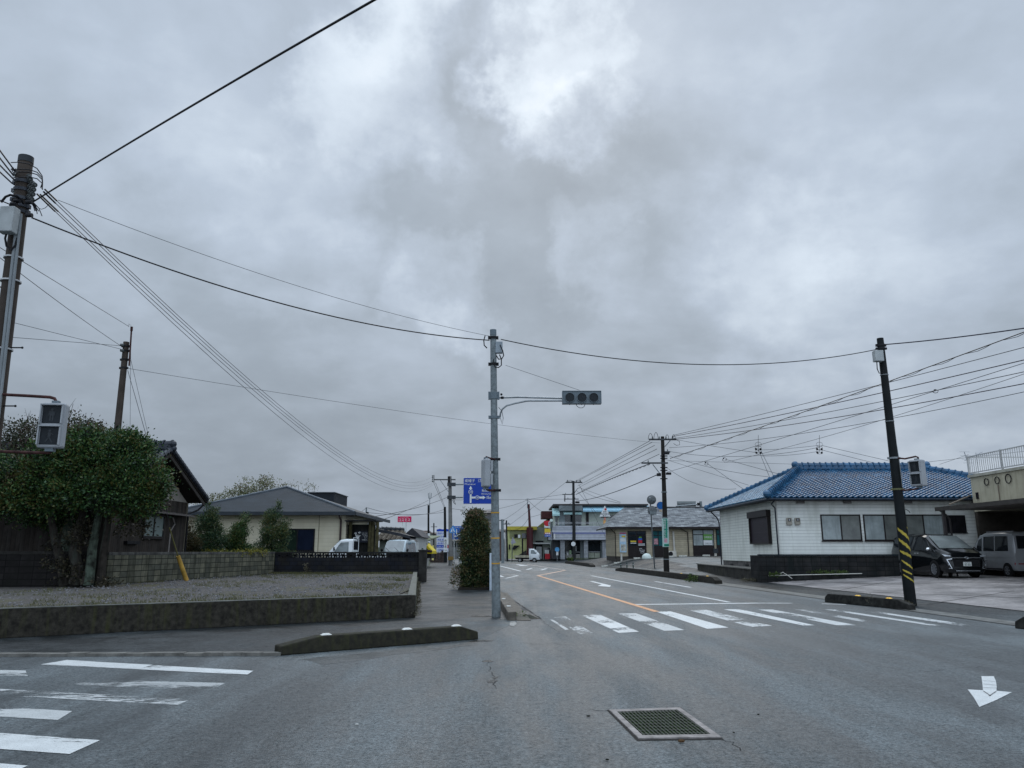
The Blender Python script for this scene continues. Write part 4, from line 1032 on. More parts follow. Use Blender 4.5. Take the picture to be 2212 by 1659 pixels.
a, c = P3(1444, 1203, YC - .5), P3(1461, 1190, YC - .5); b = MB(); b.box((a.x, YC - .55, a.z), (c.x, YC - .2, c.z)); b.build('case', M('ac_case', (.48, .46, .41), rough=.5), t2, bevel=.02)
b = MB(); q = P3(1449, 1196.5, YC - .56); b.cyl(q, q - Y_ * .02, .22, .22, 14); b.build('fan_grille', BLACK, t2)
# bits in front of the clinic: parking blocks, dome, mailbox post
for u0, u1, lab in ((1299, 1313, 'leftmost of the parking blocks, before the shop'), (1326, 1341, 'parking block in front of the tall blue poster'), (1369, 1383, 'parking block in front of the first clinic door'), (1403, 1414, 'parking block beside the white dome'), (1443, 1455, 'parking block below the air conditioner'), (1467, 1484, 'parking block before the beige wall with the pipe'), (1518, 1534, 'parking block in front of the curtained clinic door')):
    a, c = P3(u0, 1209, 75.5), P3(u1, 1209, 75.5); b = MB(); zt = terr((a.x + c.x) / 2, 75.5); b.box((a.x, 75.4, zt - .05), (c.x, 75.6, zt + .16))
    tag(b.build('parking_block', M('parking_block', (.42, .42, .38), rough=.7, var=.4, scale=5), bevel=.03), lab, 'parking block', 'parking blocks before the clinic')
a = P3(1397, 1205, 75); b = MB(); b.ball((a.x, 75, terr(a.x, 75) + .1), (.46, .4, .42), 12, 8); tag(b.build('boulder', M('pale_dome', (.55, .62, .58), rough=.5, var=.1)), 'smooth pale dome lying beside the clinic steps', 'dome')
t2 = thing('mailbox', 'dark mailbox on a pale post beside the curtained clinic door', 'mailbox', P3(1547, 1206, YC - 1.2))
a, c = P3(1541, 1195, YC - 1.2), P3(1550, 1185, YC - 1.2); b = MB(); b.box((a.x, YC - 1.4, a.z), (c.x, YC - 1.1, c.z)); b.build('box', M('mailbox_black', (.03, .035, .04), rough=.4), t2, bevel=.03)
a = P3(1546, 1207, YC - 1.25); b = MB(); b.cyl((a.x, a.y, .4), (a.x, a.y, P3(1546, 1195, a.y).z), .12, .12, 8); b.build('post', WPIPE, t2)
t2 = thing('standpipe', 'short pale standpipe beside the tall blue poster', 'pipe', P3(1341.5, 1206, YC - .8)); a = P3(1342.5, 1205, YC - .8); b = MB(); b.cyl((a.x, a.y, .4), (a.x, a.y, P3(1342, 1196, a.y).z), .09, .09, 8); b.build('post', WPIPE, t2)

# ---- two-storey corner shop with the light blue awning
YS = 112.0; t = thing('corner_shop', 'two-storey grey shop with balcony and light blue awnings', 'building', (12, YS, .3))
GS = courses('shop_panels', (.46, .48, .52), 60, .34, 'x', .03, (.22, .23, .26), (.34, .36, .40), rough=.5, bump=.2)
def bx(parent, name, u0, u1, v0, v1, Y, dep, m, bev=0):
    a, c = P3(u0, v1, Y), P3(u1, v0, Y); b = MB(); b.box((a.x, Y, a.z), (c.x, Y + dep, c.z)); return b.build(name, m, parent, bevel=bev)
UP = M('shop_upper_wall', (.42, .46, .40), rough=.7, var=.1); GRY = M('shop_grey', (.19, .22, .23), rough=.7, var=.1); AWN = M('awning_blue', (.32, .55, .68), rough=.4, var=.1); AWND = M('awning_under', (.10, .15, .17), rough=.6)
bx(t, 'upper_wall', 1197, 1345, 1104, 1136, YS + 2, 12, UP); bx(t, 'corner_pier', 1208, 1220, 1094, 1136, YS + 1.6, .39, GRY); bx(t, 'roof_slab', 1195, 1400, 1088.5, 1092, YS + .9, 14, M('roof_edge', (.05, .045, .045), rough=.6)); bx(t, 'roof_box', 1208, 1258, 1092.2, 1103, YS + .8, 1.0, GRY)
def awning(u0, u1, v0, v1, Y, d_=1.3, m=None):
    a, c = P3(u0, v1, Y), P3(u1, v0, Y); b = MB(); b.add([(a.x, Y - d_, a.z), (c.x, Y - d_, a.z), (c.x, Y - d_, a.z + .25), (a.x, Y - d_, a.z + .25), (a.x, Y, c.z), (c.x, Y, c.z), (c.x, Y, a.z), (a.x, Y, a.z)], [(0, 1, 2, 3), (3, 2, 5, 4), (0, 1, 6, 7), (0, 3, 4, 7), (1, 2, 5, 6)]); b.build('awning', m or AWN, t)
awning(1258, 1400, 1092.5, 1106, YS + 1.9); awning(1217, 1256, 1103.5, 1112, YS + 1.9, 1.0, M('awning_pale', (.33, .50, .50), rough=.4)); awning(1193, 1208, 1098, 1115, YS + 1.9, 1.2, MATS['awning_pale'])
bx(t, 'balcony_window', 1218, 1237, 1112.5, 1135, YS + 1.9, .1, GL); bx(t, 'balcony_window', 1239, 1256, 1112.5, 1135, YS + 1.9, .1, GL); bx(t, 'balcony_door', 1266, 1271.5, 1107, 1134, YS + 1.9, .1, DKBR); bx(t, 'upper_window', 1318, 1340, 1113, 1127, YS + 1.9, .1, GL); bx(t, 'side_window', 1200, 1204, 1113, 1135, YS + 1.9, .1, GL); bx(t, 'side_window', 1205, 1207.6, 1113, 1135, YS + 1.85, .1, UP)
bx(t, 'balcony_front', 1193, 1333, 1136, 1150, YS, 2.0, GS); bx(t, 'blue_band', 1195, 1333, 1150.05, 1153.5, YS - .03, 2.0, M('band_blue', (.16, .18, .33), rough=.4, var=.08)); bx(t, 'lower_fascia', 1196, 1333, 1153.6, 1166.3, YS, 2.0, GS)
bx(t, 'fascia_corner', 1186, 1193, 1141, 1166.5, YS + 1.2, 2, GS)
b = MB()
for v in (1128.5, 1131.5): a, c = P3(1198, v, YS), P3(1332, v, YS); b.tube([a, c], .035, 5)
for u in (1200, 1216, 1240, 1256, 1280, 1289, 1306, 1314, 1330): b.cyl(P3(u, 1136, YS), P3(u, 1128.5, YS), .035, .035, 5)
b.build('balcony_rail', ALU, t)
bx(t, 'wall_sign', 1196.5, 1199.5, 1153, 1165, YS - .4, .3, M('sign_white', (.6, .6, .58), rough=.4))
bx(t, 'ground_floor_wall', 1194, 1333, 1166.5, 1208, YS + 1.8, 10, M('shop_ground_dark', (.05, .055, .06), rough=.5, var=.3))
PT = courses('pillar_tiles', (.30, .32, .34), .3, .3, 'x', .02, (.2, .21, .23), rough=.4)
for u0, u1 in ((1211, 1220), (1262, 1270), (1302, 1310)): bx(t, 'pillar', u0, u1, 1166.6, 1208.5, YS + .5, .8, PT)
for u0, u1 in ((1254, 1261), (1298, 1301.5), (1311, 1316)): bx(t, 'wall_panel', u0, u1, 1166.6, 1207, YS + 1.5, .2, GRY)
for u0, u1 in ((1222, 1236), (1238, 1253)):
    f = bx(t, 'shop_window', u0, u1, 1168, 1197, YS + 1.7, .06, GL); bx(f, 'stall_riser', u0, u1, 1197.2, 1206, YS + 1.55, .12, M('riser', (.28, .28, .26), rough=.6)); bx(f, 'handrail', u0, u1, 1192, 1193.2, YS + 1.5, .1, ALU)
f = bx(t, 'shop_window', 1271, 1297, 1170, 1191, YS + 1.7, .06, GL)
for u0, u1 in ((1272, 1283.5), (1284.5, 1296)): bx(f, 'stall_riser', u0, u1, 1193.5, 1205, YS + 1.55, .12, M('riser_pale', (.34, .37, .30), rough=.6))
bx(f, 'handrail', 1271, 1296, 1191.3, 1192.8, YS + 1.4, .1, ALU)
f = bx(t, 'shop_door', 1319, 1332, 1168, 1207, YS + 1.7, .08, M('door_grey_glass', (.07, .09, .10), rough=.15)); bx(f, 'door_poster', 1323, 1329, 1172, 1177, YS + 1.66, .03, WHITEP); bx(f, 'handrail', 1320, 1331, 1191, 1192.6, YS + 1.6, .05, ALU); bx(f, 'door_panel', 1327, 1332, 1194, 1206, YS + 1.63, .06, M('panel_green', (.25, .38, .28), rough=.4))
bx(t, 'poster', 1237.5, 1245, 1180, 1190, YS + 1.4, .03, WHITEP); bx(t, 'poster', 1224, 1228, 1194, 1200, YS + 1.5, .03, WHITEP); bx(t, 'poster', 1230, 1234, 1189, 1197, YS + 1.5, .03, M('poster_green', (.35, .5, .3), rough=.5))
sg = thing('round_sign', 'small round blue sign above a white board beside the shop pillar', 'sign', P3(1204, 1206, YS + .5))
a = P3(1203.5, 1187, YS + .6); b = MB(); b.cyl(a, a + Y_ * .05, .33, .33, 16); b.build('disc', M('sign_sky_blue', (.10, .33, .60), rough=.4), sg); bx(sg, 'board', 1201.5, 1206, 1191.5, 1199.5, YS + .6, .05, WHITEP)
b = MB(); b.cyl((a.x, a.y + .1, .1), (a.x, a.y + .1, a.z), .04, .04, 6); b.build('post', ALU, sg)
bx(t, 'planter', 1240, 1298, 1206.5, 1210, YS - .2, 1.2, M('planter_green', (.06, .08, .03), rough=.9, var=.6, scale=3))
# triangular sign on the shop balcony
sg = thing('triangle_sign', 'white triangular sign on a short red and orange post', 'sign', P3(1306, 1130, YS - 1))
A, B_, C_ = P3(1306.5, 1092, YS - 1.2), P3(1295, 1116, YS - 1.2), P3(1319, 1116, YS - 1.2); b = MB(); b.prism([A, B_, C_], (0, .12, 0)); b.build('board', WHITEP, sg)
b = MB(); Y_t = YS - 1.24; tline(b, '東京', 1303, 1310, 1104, 1107, YS, 1.24); tline(b, '東光商店', 1298, 1316, 1108.5, 1112, YS, 1.24); tline(b, '電 2-1', 1302, 1311, 1113, 1115, YS, 1.24); b.build('lettering', BLACK, sg)
q = P3(1308, 1100, YS - 1.24); b = MB(); b.cyl(q, q - Y_ * .02, .15, .15, 10); b.build('red_dot', REDP, sg)
bx(sg, 'frame', 1298, 1315, 1116.1, 1118, YS - 1.2, .2, BLACK); bx(sg, 'red_post', 1304.8, 1308.6, 1118.1, 1124, YS - 1.2, .3, M('sign_red_stripe', (.5, .2, .16), rough=.5)); bx(sg, 'orange_post', 1303.8, 1308.4, 1124.1, 1136, YS - 1.2, .3, M('sign_orange', (.62, .34, .12), rough=.5))
# maroon rooftop tank between the shop and the green-grey building
bx(tag(thing('rooftop_box', 'maroon boxy rooftop sign seen from the back', 'sign', P3(1180, 1120, 118)), None, None), 'box', 1170, 1196, 1104, 1120, 118, 4, M('maroon_sheet', (.06, .02, .02), rough=.6, var=.3))
b = MB(); a = P3(1190, 1120.3, 118); b.box((a.x - .5, 118.5, 3), (a.x + .6, 119.5, a.z)); b.build('support', BLACK, bpy.data.objects['rooftop_box'])

# ---- grey-green garage, yellow flats, maroon column
t = thing('service_garage', 'stained grey-green building with a white shutter box', 'building', P3(1170, 1208, 122))
GG = M('grey_green_wall', (.27, .30, .26), rough=.7, var=.15, streak=((.15, .16, .13), .6)); bx(t, 'wall', 1150, 1196, 1139, 1209, 122, 10, GG)
b = MB(); b.prism([P3(1160, 1138.5, 124), P3(1182, 1121, 124), P3(1196, 1121, 124), P3(1196, 1138.5, 124)], (0, 6, 0)); b.build('roof', M('roof_yellowish', (.16, .15, .06), rough=.7), t)
bx(t, 'window', 1157, 1174, 1168, 1172, 121.9, .15, BLACK); bx(t, 'shutter_box', 1149, 1192, 1172.3, 1175, 121.2, .8, M('shutter_white', (.62, .64, .62), rough=.4)); bx(t, 'doorway', 1156, 1172, 1176, 1208, 121.9, .15, BLACK); bx(t, 'doorway', 1175, 1188, 1183, 1208, 121.9, .15, GL)
bx(t, 'garage_door', 1158, 1170, 1181, 1207, 121.7, .12, M('roller_white', (.45, .47, .47), rough=.5))
t = thing('maroon_column', 'tall maroon clad stair tower beside the yellow flats', 'building', P3(1145, 1206, 120)); bx(t, 'wall', 1138, 1151, 1139, 1206, 120, 5, M('maroon_clad', (.055, .012, .014), rough=.6, var=.2))
t = thing('yellow_flats', 'pale yellow two-storey flats with an outside stair', 'building', P3(1115, 1206, 121))
YW = M('yellow_wall', (.40, .42, .19), rough=.7, var=.12, scale=.6); YO = M('ochre_parapet', (.42, .36, .06), rough=.7, var=.1)
bx(t, 'wall', 1095, 1137.8, 1145, 1207, 121, 10, YW); bx(t, 'parapet', 1094, 1160, 1137, 1144.8, 120.6, 10.6, YO); bx(t, 'balcony_recess_panel', 1101, 1137, 1146, 1162, 120.9, .1, M('yellow_recess_shade', (.19, .20, .10), rough=.7)); bx(t, 'window', 1111, 1117.5, 1154, 1161, 120.7, .15, BLACK); bx(t, 'window', 1127, 1137, 1152, 1162.5, 120.7, .15, GL); bx(t, 'notice_board', 1119, 1124, 1155, 1162, 120.7, .15, WHITEP)  # recess panel is flat; its shade is put into a darker yellow
b = MB(); b.prism([P3(1106, 1187, 120.7), P3(1110, 1178, 120.7), P3(1123, 1178.5, 120.7), P3(1112, 1187, 120.7)], (0, .2, 0)); b.build('stair_opening', BLACK, t); bx(t, 'side_door', 1099, 1102, 1176, 1187, 120.7, .2, BLACK)
b = MB(); b.prism([P3(1119, 1200, 120.5), P3(1137, 1188, 120.5), P3(1137, 1207, 120.5), P3(1119, 1207, 120.5)], (0, .3, 0)); b.build('stair', M('stair_dark', (.06, .055, .05), rough=.7), t)
b = MB(); b.cyl(P3(1129, 1204, 120), P3(1128.5, 1163, 120), .12, .12, 6); b.build('drain_pipe', BLACK, t)

# ---- logo sign column and the far plaza pylon
t = thing('logo_pylon', 'white pylon with red, orange and blue logo panels beside the garage', 'sign', P3(1192, 1208, 108))
b = MB(); b.cyl(G(1192, 1211), P3(1191, 1124, 110), .24, .22, 8); b.build('post', M('pole_mint', (.38, .45, .42), rough=.5), t)
for (u0, u1, v0, v1, m_, nm) in ((1176, 1188.5, 1125, 1140, WHITEP, 'red_panel'), (1176.5, 1189, 1142, 1150, YELP, 'menu_panel'), (1176.5, 1189, 1150.3, 1154, M('orange_print', (.6, .16, .06), rough=.5), 'orange_panel'), (1176.5, 1189, 1154.3, 1159.5, BLUP, 'blue_panel')):
    p = bx(t, nm, u0, u1, v0, v1, 109, .3, m_)
    if nm == 'red_panel':
        a = P3(1181.5, 1131.5, 108.98); b = MB(); k = []
        for i in range(14):
            an = math.pi + math.pi * i / 13; k.append(a + Vector((.42 * math.cos(an), 0, .1 + .42 * math.sin(an))))
        b.prism([a + Vector((-.42, 0, .42))] + k + [a + Vector((.42, 0, .42))], (0, .02, 0)); b.build('emblem', REDP, p)
        b = MB(); pts = [P3(1186.5 + 1.2 * math.cos(i * .5), 1131.5 + 4.2 * math.sin(i * .5), 108.96) for i in range(13)]; b.tube(pts, .07, 4); b.build('ring', M('ring_grey', (.35, .35, .4), rough=.5), p)
    if nm == 'orange_panel': b = MB(); tline(b, '■■■', 1178, 1188, 1151, 1153.4, 109, .03); b.build('lettering', WHITEP, p)
    if nm == 'blue_panel': b = MB(); tline(b, '営業中', 1178, 1188, 1155.5, 1158.5, 109, .03); b.build('lettering', WHITEP, p)
# ------------------------------------------------------------------ left-hand buildings
GALV_ = M('roof_trim', (.12, .13, .14), rough=.5)
WOODX = courses('dark_boards_x', (.026, .021, .018), .16, 40, 'x', .010, (.012, .010, .009), (.024, .021, .019), rough=.8, var=.35, nscale=2, bump=.5, stain=((.06, .055, .05), .5, 2))
WOODY = courses('dark_boards_y', (.050, .041, .034), .16, 40, 'y', .012, (.012, .010, .009), (.024, .021, .019), rough=.8, var=.35, nscale=2, bump=.5, stain=((.06, .055, .05), .5, 2))
t = thing('timber_house', 'old dark timber house with tiled gable roof behind the big tree', 'house', (-16, 30, .3))
gx, ga, gb = -14.15, 27.3, 33.9
b = MB(); b.box((gx - .15, ga, .3), (gx, gb, 3.55)); b.build('gable_boards', WOODY, t)
b = MB(); b.box((-25, ga - .001, .3), (gx - .151, ga + .15, 3.55)); b.build('front_boards', WOODX, t)
b = MB(); b.box((-25, gb - .15, .3), (gx - .151, gb, 3.55)); b.box((-25, ga + .16, .3), (-24.9, gb - .16, 3.55)); b.build('back_boards', WOODX, t)
YR = 30.6; zr = 5.32; ze_ = 3.62; ya, yb = 26.6, 34.6
b = MB(); b.prism([(gx - .16, ga, 3.552), (gx - .16, gb, 3.552), (gx - .16, YR, zr - .2)], (.14, 0, 0)); b.build('gable_plaster', M('plaster_grey', (.27, .25, .22), rough=.8, var=.12), t)
xv = -13.62
b = MB()
for (p, q) in (((ya, ze_), (YR, zr)), ((yb, ze_), (YR, zr))):
    (a0, z0), (a1, z1) = p, q
    b.add([(xv, a0, z0), (xv, a1, z1), (-25.5, a1, z1), (-25.5, a0, z0), (xv, a0, z0 + .14), (xv, a1, z1 + .14), (-25.5, a1, z1 + .14), (-25.5, a0, z0 + .14)],
          [(0, 1, 2, 3), (4, 5, 6, 7), (0, 1, 5, 4), (1, 2, 6, 5), (2, 3, 7, 6), (3, 0, 4, 7)])
b = b.build('roof', M('eave_timber', (.03, .026, .023), rough=.8), t); rf = b
GT = M('grey_tile', (.022, .027, .036), rough=.4, var=.35, scale=2, spec=.3)
b = MB(); pantile(b, (-25.5, ya - .05, ze_ + .14), (xv, ya - .05, ze_ + .14), (-25.5, YR, zr + .14), (xv, YR, zr + .14)); pantile(b, (xv, yb + .05, ze_ + .14), (-25.5, yb + .05, ze_ + .14), (xv, YR, zr + .14), (-25.5, YR, zr + .14)); b.build('tiles', GT, rf)
b = MB(); ridge(b, (xv + .05, YR, zr + .16), (-25.5, YR, zr + .16), .16, .12); b.ball((xv + .05, YR, zr + .36), .15, 8, 6); b.ball((xv + .1, YR, zr + .18), .12, 8, 6); b.build('ridge_tiles', GT, rf)
b = MB()   # verge tiles stepping down the gable edge
for (a0, z0, a1, z1) in ((ya, ze_, YR, zr), (yb, ze_, YR, zr)):
    n = 17
    for i in range(n):
        f0, f1 = i / n, (i + .96) / n; p = Vector((xv + .03, a0 + (a1 - a0) * f0, z0 + (z1 - z0) * f0 + .13)); q = Vector((xv + .03, a0 + (a1 - a0) * f1, z0 + (z1 - z0) * f1 + .19))
        b.cyl(p, q, .10, .085, 7)
b.build('verge_tiles', GT, rf)
b = MB()
for (a0, z0, a1, z1) in ((ya + .1, ze_ - .02, YR, zr), (yb - .1, ze_ - .02, YR, zr)): b.obox((xv - .02, a0, z0 - .16), (0, a1 - a0, z1 - z0), (-.05, 0, 0), (0, 0, .15))
b.build('bargeboard', M('bargeboard', (.05, .045, .04), rough=.8), t)
b = MB(); b.tube([(xv + .02, yb + .1, ze_ + .02), (-25.5, yb + .1, ze_)], .06, 7); b.tube([(xv - .1, yb + .1, ze_ - .05), (xv - .25, yb - .2, ze_ - .35), (gx + .06, gb + .0, ze_ - .55), (gx + .06, gb, .5)], .04, 6); b.build('gutter', BLACK, t)
window(t, (gx, 29.95, 2.0), Y_, X_, 1.75, .92, DKBR, M('frosted_glass', (.16, .20, .19), rough=.3, var=.1), 2, .07, .06)
b = MB(); b.add([(gx, 28.6, 3.02), (gx, 33.7, 3.02), (gx + .45, 33.7, 2.93), (gx + .45, 28.6, 2.93), (gx, 28.6, 3.07), (gx, 33.7, 3.07), (gx + .45, 33.7, 2.97), (gx + .45, 28.6, 2.97)], [(0, 1, 2, 3), (4, 5, 6, 7), (0, 1, 5, 4), (1, 2, 6, 5), (2, 3, 7, 6), (3, 0, 4, 7)]); b.build('window_canopy', M('canopy_metal', (.09, .08, .075), rough=.5), t)
b = MB(); b.tube([(gx + .08, 32.35, 2.85), (gx + .10, 32.55, 2.6), (gx + .10, 32.2, 2.3), (gx + .10, 32.15, .9)], .03, 6); b.build('white_pipe', M('pipe_greyish', (.22, .20, .19), rough=.6), t)
b = MB(); b.box((gx + .0, gb - .12, .3), (gx + .03, gb + .02, 3.55)); b.build('corner_post', M('corner_post', (.10, .09, .07), rough=.7), t)
b = MB(); b.box((gx + .003, 28.6, 1.75), (gx + .14, 29.6, 1.86)); b.build('shelf', BLACK, t)

# beige hip-roofed house
t = thing('beige_house', 'beige bungalow with dark slate hip roof beyond the block wall', 'house', (-14, 46, .3))
YH = 44.0; hx0, hx1, hy1 = -18.5, -9.35, 55.0; hz = 3.56
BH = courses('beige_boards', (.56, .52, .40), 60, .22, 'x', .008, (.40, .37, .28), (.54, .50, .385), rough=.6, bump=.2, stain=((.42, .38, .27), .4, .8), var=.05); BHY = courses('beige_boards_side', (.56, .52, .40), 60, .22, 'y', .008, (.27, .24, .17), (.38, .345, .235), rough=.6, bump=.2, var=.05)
b = MB(); b.box((hx0, YH, .3), (hx1 - .002, YH + .15, hz)); b.build('front_wall', BH, t)
b = MB(); b.box((hx1 - .15, YH + .151, .3), (hx1, hy1, hz)); b.build('side_wall', BHY, t)
b = MB(); b.box((hx0, YH + .16, .3), (hx1 - .16, hy1, hz - .02)); b.build('inner_wall', BLACK, t)
SL = courses('slate', (.019, .026, .033), .9, .10, 'x', .010, (.008, .010, .013), (.012, .017, .022), offset=.5, rough=.45, var=.25, nscale=1.5, bump=.35, slope=2.4)
ez = 3.62; X0, X1, Y0, Y1 = -19.15, -8.75, 43.35, 55.7; ax, ay, az = -14.15, 48.6, 5.42
b = MB(); b.add([(X0, Y0, ez), (X1, Y0, ez), (X1, Y1, ez), (X0, Y1, ez), (ax, ay, az), (ax, 50.5, az)], [(0, 1, 4), (1, 2, 5, 4), (2, 3, 5), (3, 0, 4, 5), (3, 2, 1, 0)]); rf = b.build('roof', SL, t)
b = MB()
for e in ((X0, Y0), (X1, Y0)): b.tube([(e[0], e[1], ez + .02), (ax, ay, az + .03)], .055, 5)
b.build('hip_caps', M('hip_metal', (.12, .14, .16), rough=.35, metal=.4), rf)
b = MB(); b.box((X0 - .02, Y0 - .08, ez - .17), (X1 + .03, Y0 - .01, ez + .02)); b.box((X1 - .01, Y0, ez - .17), (X1 + .06, Y1, ez + .02)); b.build('fascia', M('fascia_slate', (.035, .042, .05), rough=.4), t)
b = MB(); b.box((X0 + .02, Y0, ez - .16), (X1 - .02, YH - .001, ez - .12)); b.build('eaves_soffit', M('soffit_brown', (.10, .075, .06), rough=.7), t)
b = MB(); b.tube([(-9.7, 43.5, 3.5), (-9.62, 43.9, 3.2), (-9.62, 43.93, .4)], .06, 6); b.build('downpipe', M('downpipe_brown', (.05, .035, .035), rough=.5), t)
for u in (690,):
    a = P3(u, 1110, YH); b = MB(); b.box((a.x, YH - .02, .3), (a.x + .03, YH + .001, hz)); b.build('joint_strip', M('joint_strip', (.2, .18, .13), rough=.7), t)
a, c = P3(603, 1190.5, YH), P3(681, 1142, YH); window(t, (a.x, YH, a.z), X_, -Y_, c.x - a.x, c.z - a.z, BLACK, (M('deep_green_glass', (.012, .022, .016), rough=.06), M('deep_blue_glass', (.010, .014, .028), rough=.06)), 2, .07)
# dark timber porch with its sign and rough posts
t = thing('timber_porch', 'dark timber porch built against the beige bungalow', 'porch', (-8.3, 45, .3))
a, c = P3(757, 1195, 44.4), P3(811, 1133, 44.4)
b = MB(); b.box((hx1 + .02, 44.4, .3), (c.x, 44.5, c.z)); b.build('boards', courses('porch_boards', (.022, .022, .020), .2, 40, 'x', .012, (.008, .008, .008), (.014, .016, .016), rough=.8, var=.4), t)
b = MB(); b.add([(hx1, 43.6, 3.12), (c.x + .15, 43.6, 3.16), (c.x + .15, 46, 3.16), (hx1, 46, 3.12), (hx1, 43.6, 3.18), (c.x + .15, 43.6, 3.22), (c.x + .15, 46, 3.22), (hx1, 46, 3.18)], [(0, 1, 2, 3), (4, 5, 6, 7), (0, 1, 5, 4), (1, 2, 6, 5), (2, 3, 7, 6), (3, 0, 4, 7)]); b.build('roof', BLACK, t)
for u in (755.5, 798, 804, 814):
    a = P3(u, 1180, 44.1); b = MB(); b.cyl((a.x, 44.1, .3), (a.x, 44.1, 3.1), .10, .085, 7); b.build('post', M('post_mossy', (.05, .045, .022), rough=.9, var=.5, scale=4), t)
sg = thing('menu_sign', 'black sign with white flower drawing and lines of writing on the porch', 'sign', P3(780, 1172, 44.3))
f = bx(sg, 'board', 766, 795, 1147, 1172, 44.2, .05, M('sign_black', (.012, .014, .020), rough=.35))
b = MB(); Yb = 44.18
tline(b, 'カフェ ランチ', 781, 794, 1150.5, 1152.6, 44.2, .02); tline(b, 'コーヒー', 782, 794, 1153.6, 1155.6, 44.2, .02); tline(b, 'パスタ', 784, 794, 1156.4, 1158.2, 44.2, .02); tline(b, 'ケーキ', 787, 794, 1159, 1160.6, 44.2, .02); tline(b, 'ギフト', 787, 794, 1161.4, 1163, 44.2, .02); tline(b, '営業時間 11:00', 782, 794, 1165.3, 1167.2, 44.2, .02)
for k in range(5): b.tube([P3(772 - .4 * k, 1166, Yb), P3(770 + 1.4 * k, 1160, Yb), P3(768 + 2.6 * k, 1154.5 + k * .4, Yb)], .018, 4)
for (u, v) in ((767.5, 1152), (775.8, 1150.5)):
    b.tube([P3(u + 2.2 * math.cos(i * .7), v + 1.8 * math.sin(i * .7 * 2) * .6 + math.sin(i * .7), Yb) for i in range(10)], .016, 4)
b.build('lettering', WHITEP, sg)
# tiled roofs behind the porch and the pale house there
t = thing('tiled_cottage', 'low cottage with mossy brown tiled roof between porch and van', 'house', P3(850, 1190, 58))
OT = M('old_brown_tile', (.10, .075, .055), rough=.7, var=.5, scale=2.5, col2=(.17, .15, .12))
a, c = P3(811, 1166.5, 57), P3(884, 1166.5, 57); zt_ = P3(850, 1146, 60).z
b = MB(); pantile(b, (a.x, 57, a.z), (c.x, 57, a.z), (a.x, 60, zt_), (c.x - .8, 60, zt_ - .1), tw=.34, th=.34, amp=.06); b.build('tiles', OT, t)
b = MB(); b.add([(a.x, 57, a.z - .03), (c.x, 57, a.z - .03), (c.x - .8, 60, zt_ - .13), (a.x, 60, zt_ - .03), (c.x, 63, a.z - .03), (a.x, 63, a.z - .03)], [(0, 1, 2, 3), (3, 2, 4, 5), (0, 3, 5), (1, 4, 2)]); b.build('roof_deck', BLACK, t)
b = MB(); b.box((a.x + .2, 57.6, .2), (c.x - .5, 62, a.z - .02)); b.build('wall', M('pale_wall', (.26, .30, .27), rough=.7, var=.15), t)
b = MB(); ridge(b, (a.x - .1, 60, zt_ + .02), (c.x - .8, 60, zt_ - .06), .13, .08); b.build('ridge_tiles', GT, t)
b = MB(); b.tube([P3(795, 1130, 50), P3(806, 1136, 50), P3(818, 1143, 50)], .12, 6); tag(b.build('curved_bargeboard', M('white_barge', (.55, .58, .62), rough=.4)), 'curved pale roof edge above the timber porch', 'roof edge')
t = thing('dark_canopy_roof', 'thin dark curved roof behind the timber porch', 'roof', P3(850, 1150, 51)); b = MB()
pts = [P3(797, 1131, 51), P3(815, 1143, 51), P3(840, 1147, 51), P3(865, 1152, 51), P3(886, 1157.5, 51)]
for p, q in zip(pts, pts[1:]): b.add([p, q, q + Y_ * 3, p + Y_ * 3, p - Z_ * .18, q - Z_ * .18, q + Y_ * 3 - Z_ * .18, p + Y_ * 3 - Z_ * .18], [(0, 1, 2, 3), (4, 5, 6, 7), (0, 1, 5, 4), (2, 3, 7, 6)])
b.build('sheet', M('dark_sheet', (.03, .033, .04), rough=.5), t); b = MB(); q = P3(877, 1160, 51.5); b.cyl((q.x, 51.6, .2), (q.x, 51.6, q.z + .1), .25, .25, 8); b.build('post', DKBR, t)
# further houses down the left side
def simple_house(label, u0, u1, v_e, v_r, Y, dep, wall, roof, name='far_house', gable=False, wins=()):
    a, c = P3(u0, v_e, Y), P3(u1, v_e, Y); r = P3(u0, v_r, Y + dep / 2).z; t = thing(name, label, 'house', ((a.x + c.x) / 2, Y, 0))
    b = MB(); b.box((a.x + .3, Y, -.05), (c.x - .3, Y + dep, a.z)); b.build('wall', wall, t)
    b = MB(); m_ = (a.x + c.x) / 2
    if gable: b.prism([(a.x, Y - .3, a.z), (c.x, Y - .3, a.z), (m_, Y - .3, r)], (0, dep + .6, 0))
    else: b.add([(a.x, Y - .5, a.z), (c.x, Y - .5, a.z), (c.x, Y + dep + .5, a.z), (a.x, Y + dep + .5, a.z), (a.x + dep * .3, Y + dep / 2, r), (c.x - dep * .3, Y + dep / 2, r)], [(0, 1, 5, 4), (1, 2, 5), (2, 3, 4, 5), (3, 0, 4), (3, 2, 1, 0)])
    b.build('roof', roof, t)
    for (w0, w1, z0, z1) in wins: bx(t, 'window', w0, w1, z0, z1, Y - .05, .1, GL)
    return t
DR = M('dark_roof', (.035, .035, .04), rough=.5, var=.3); BRR = M('brown_roof', (.07, .05, .045), rough=.6, var=.3); PW = M('pale_far_wall', (.36, .36, .33), rough=.7, var=.12); CW = M('cream_far_wall', (.38, .35, .26), rough=.7, var=.1); GRW = M('grey_far_wall', (.22, .23, .23), rough=.7, var=.15)
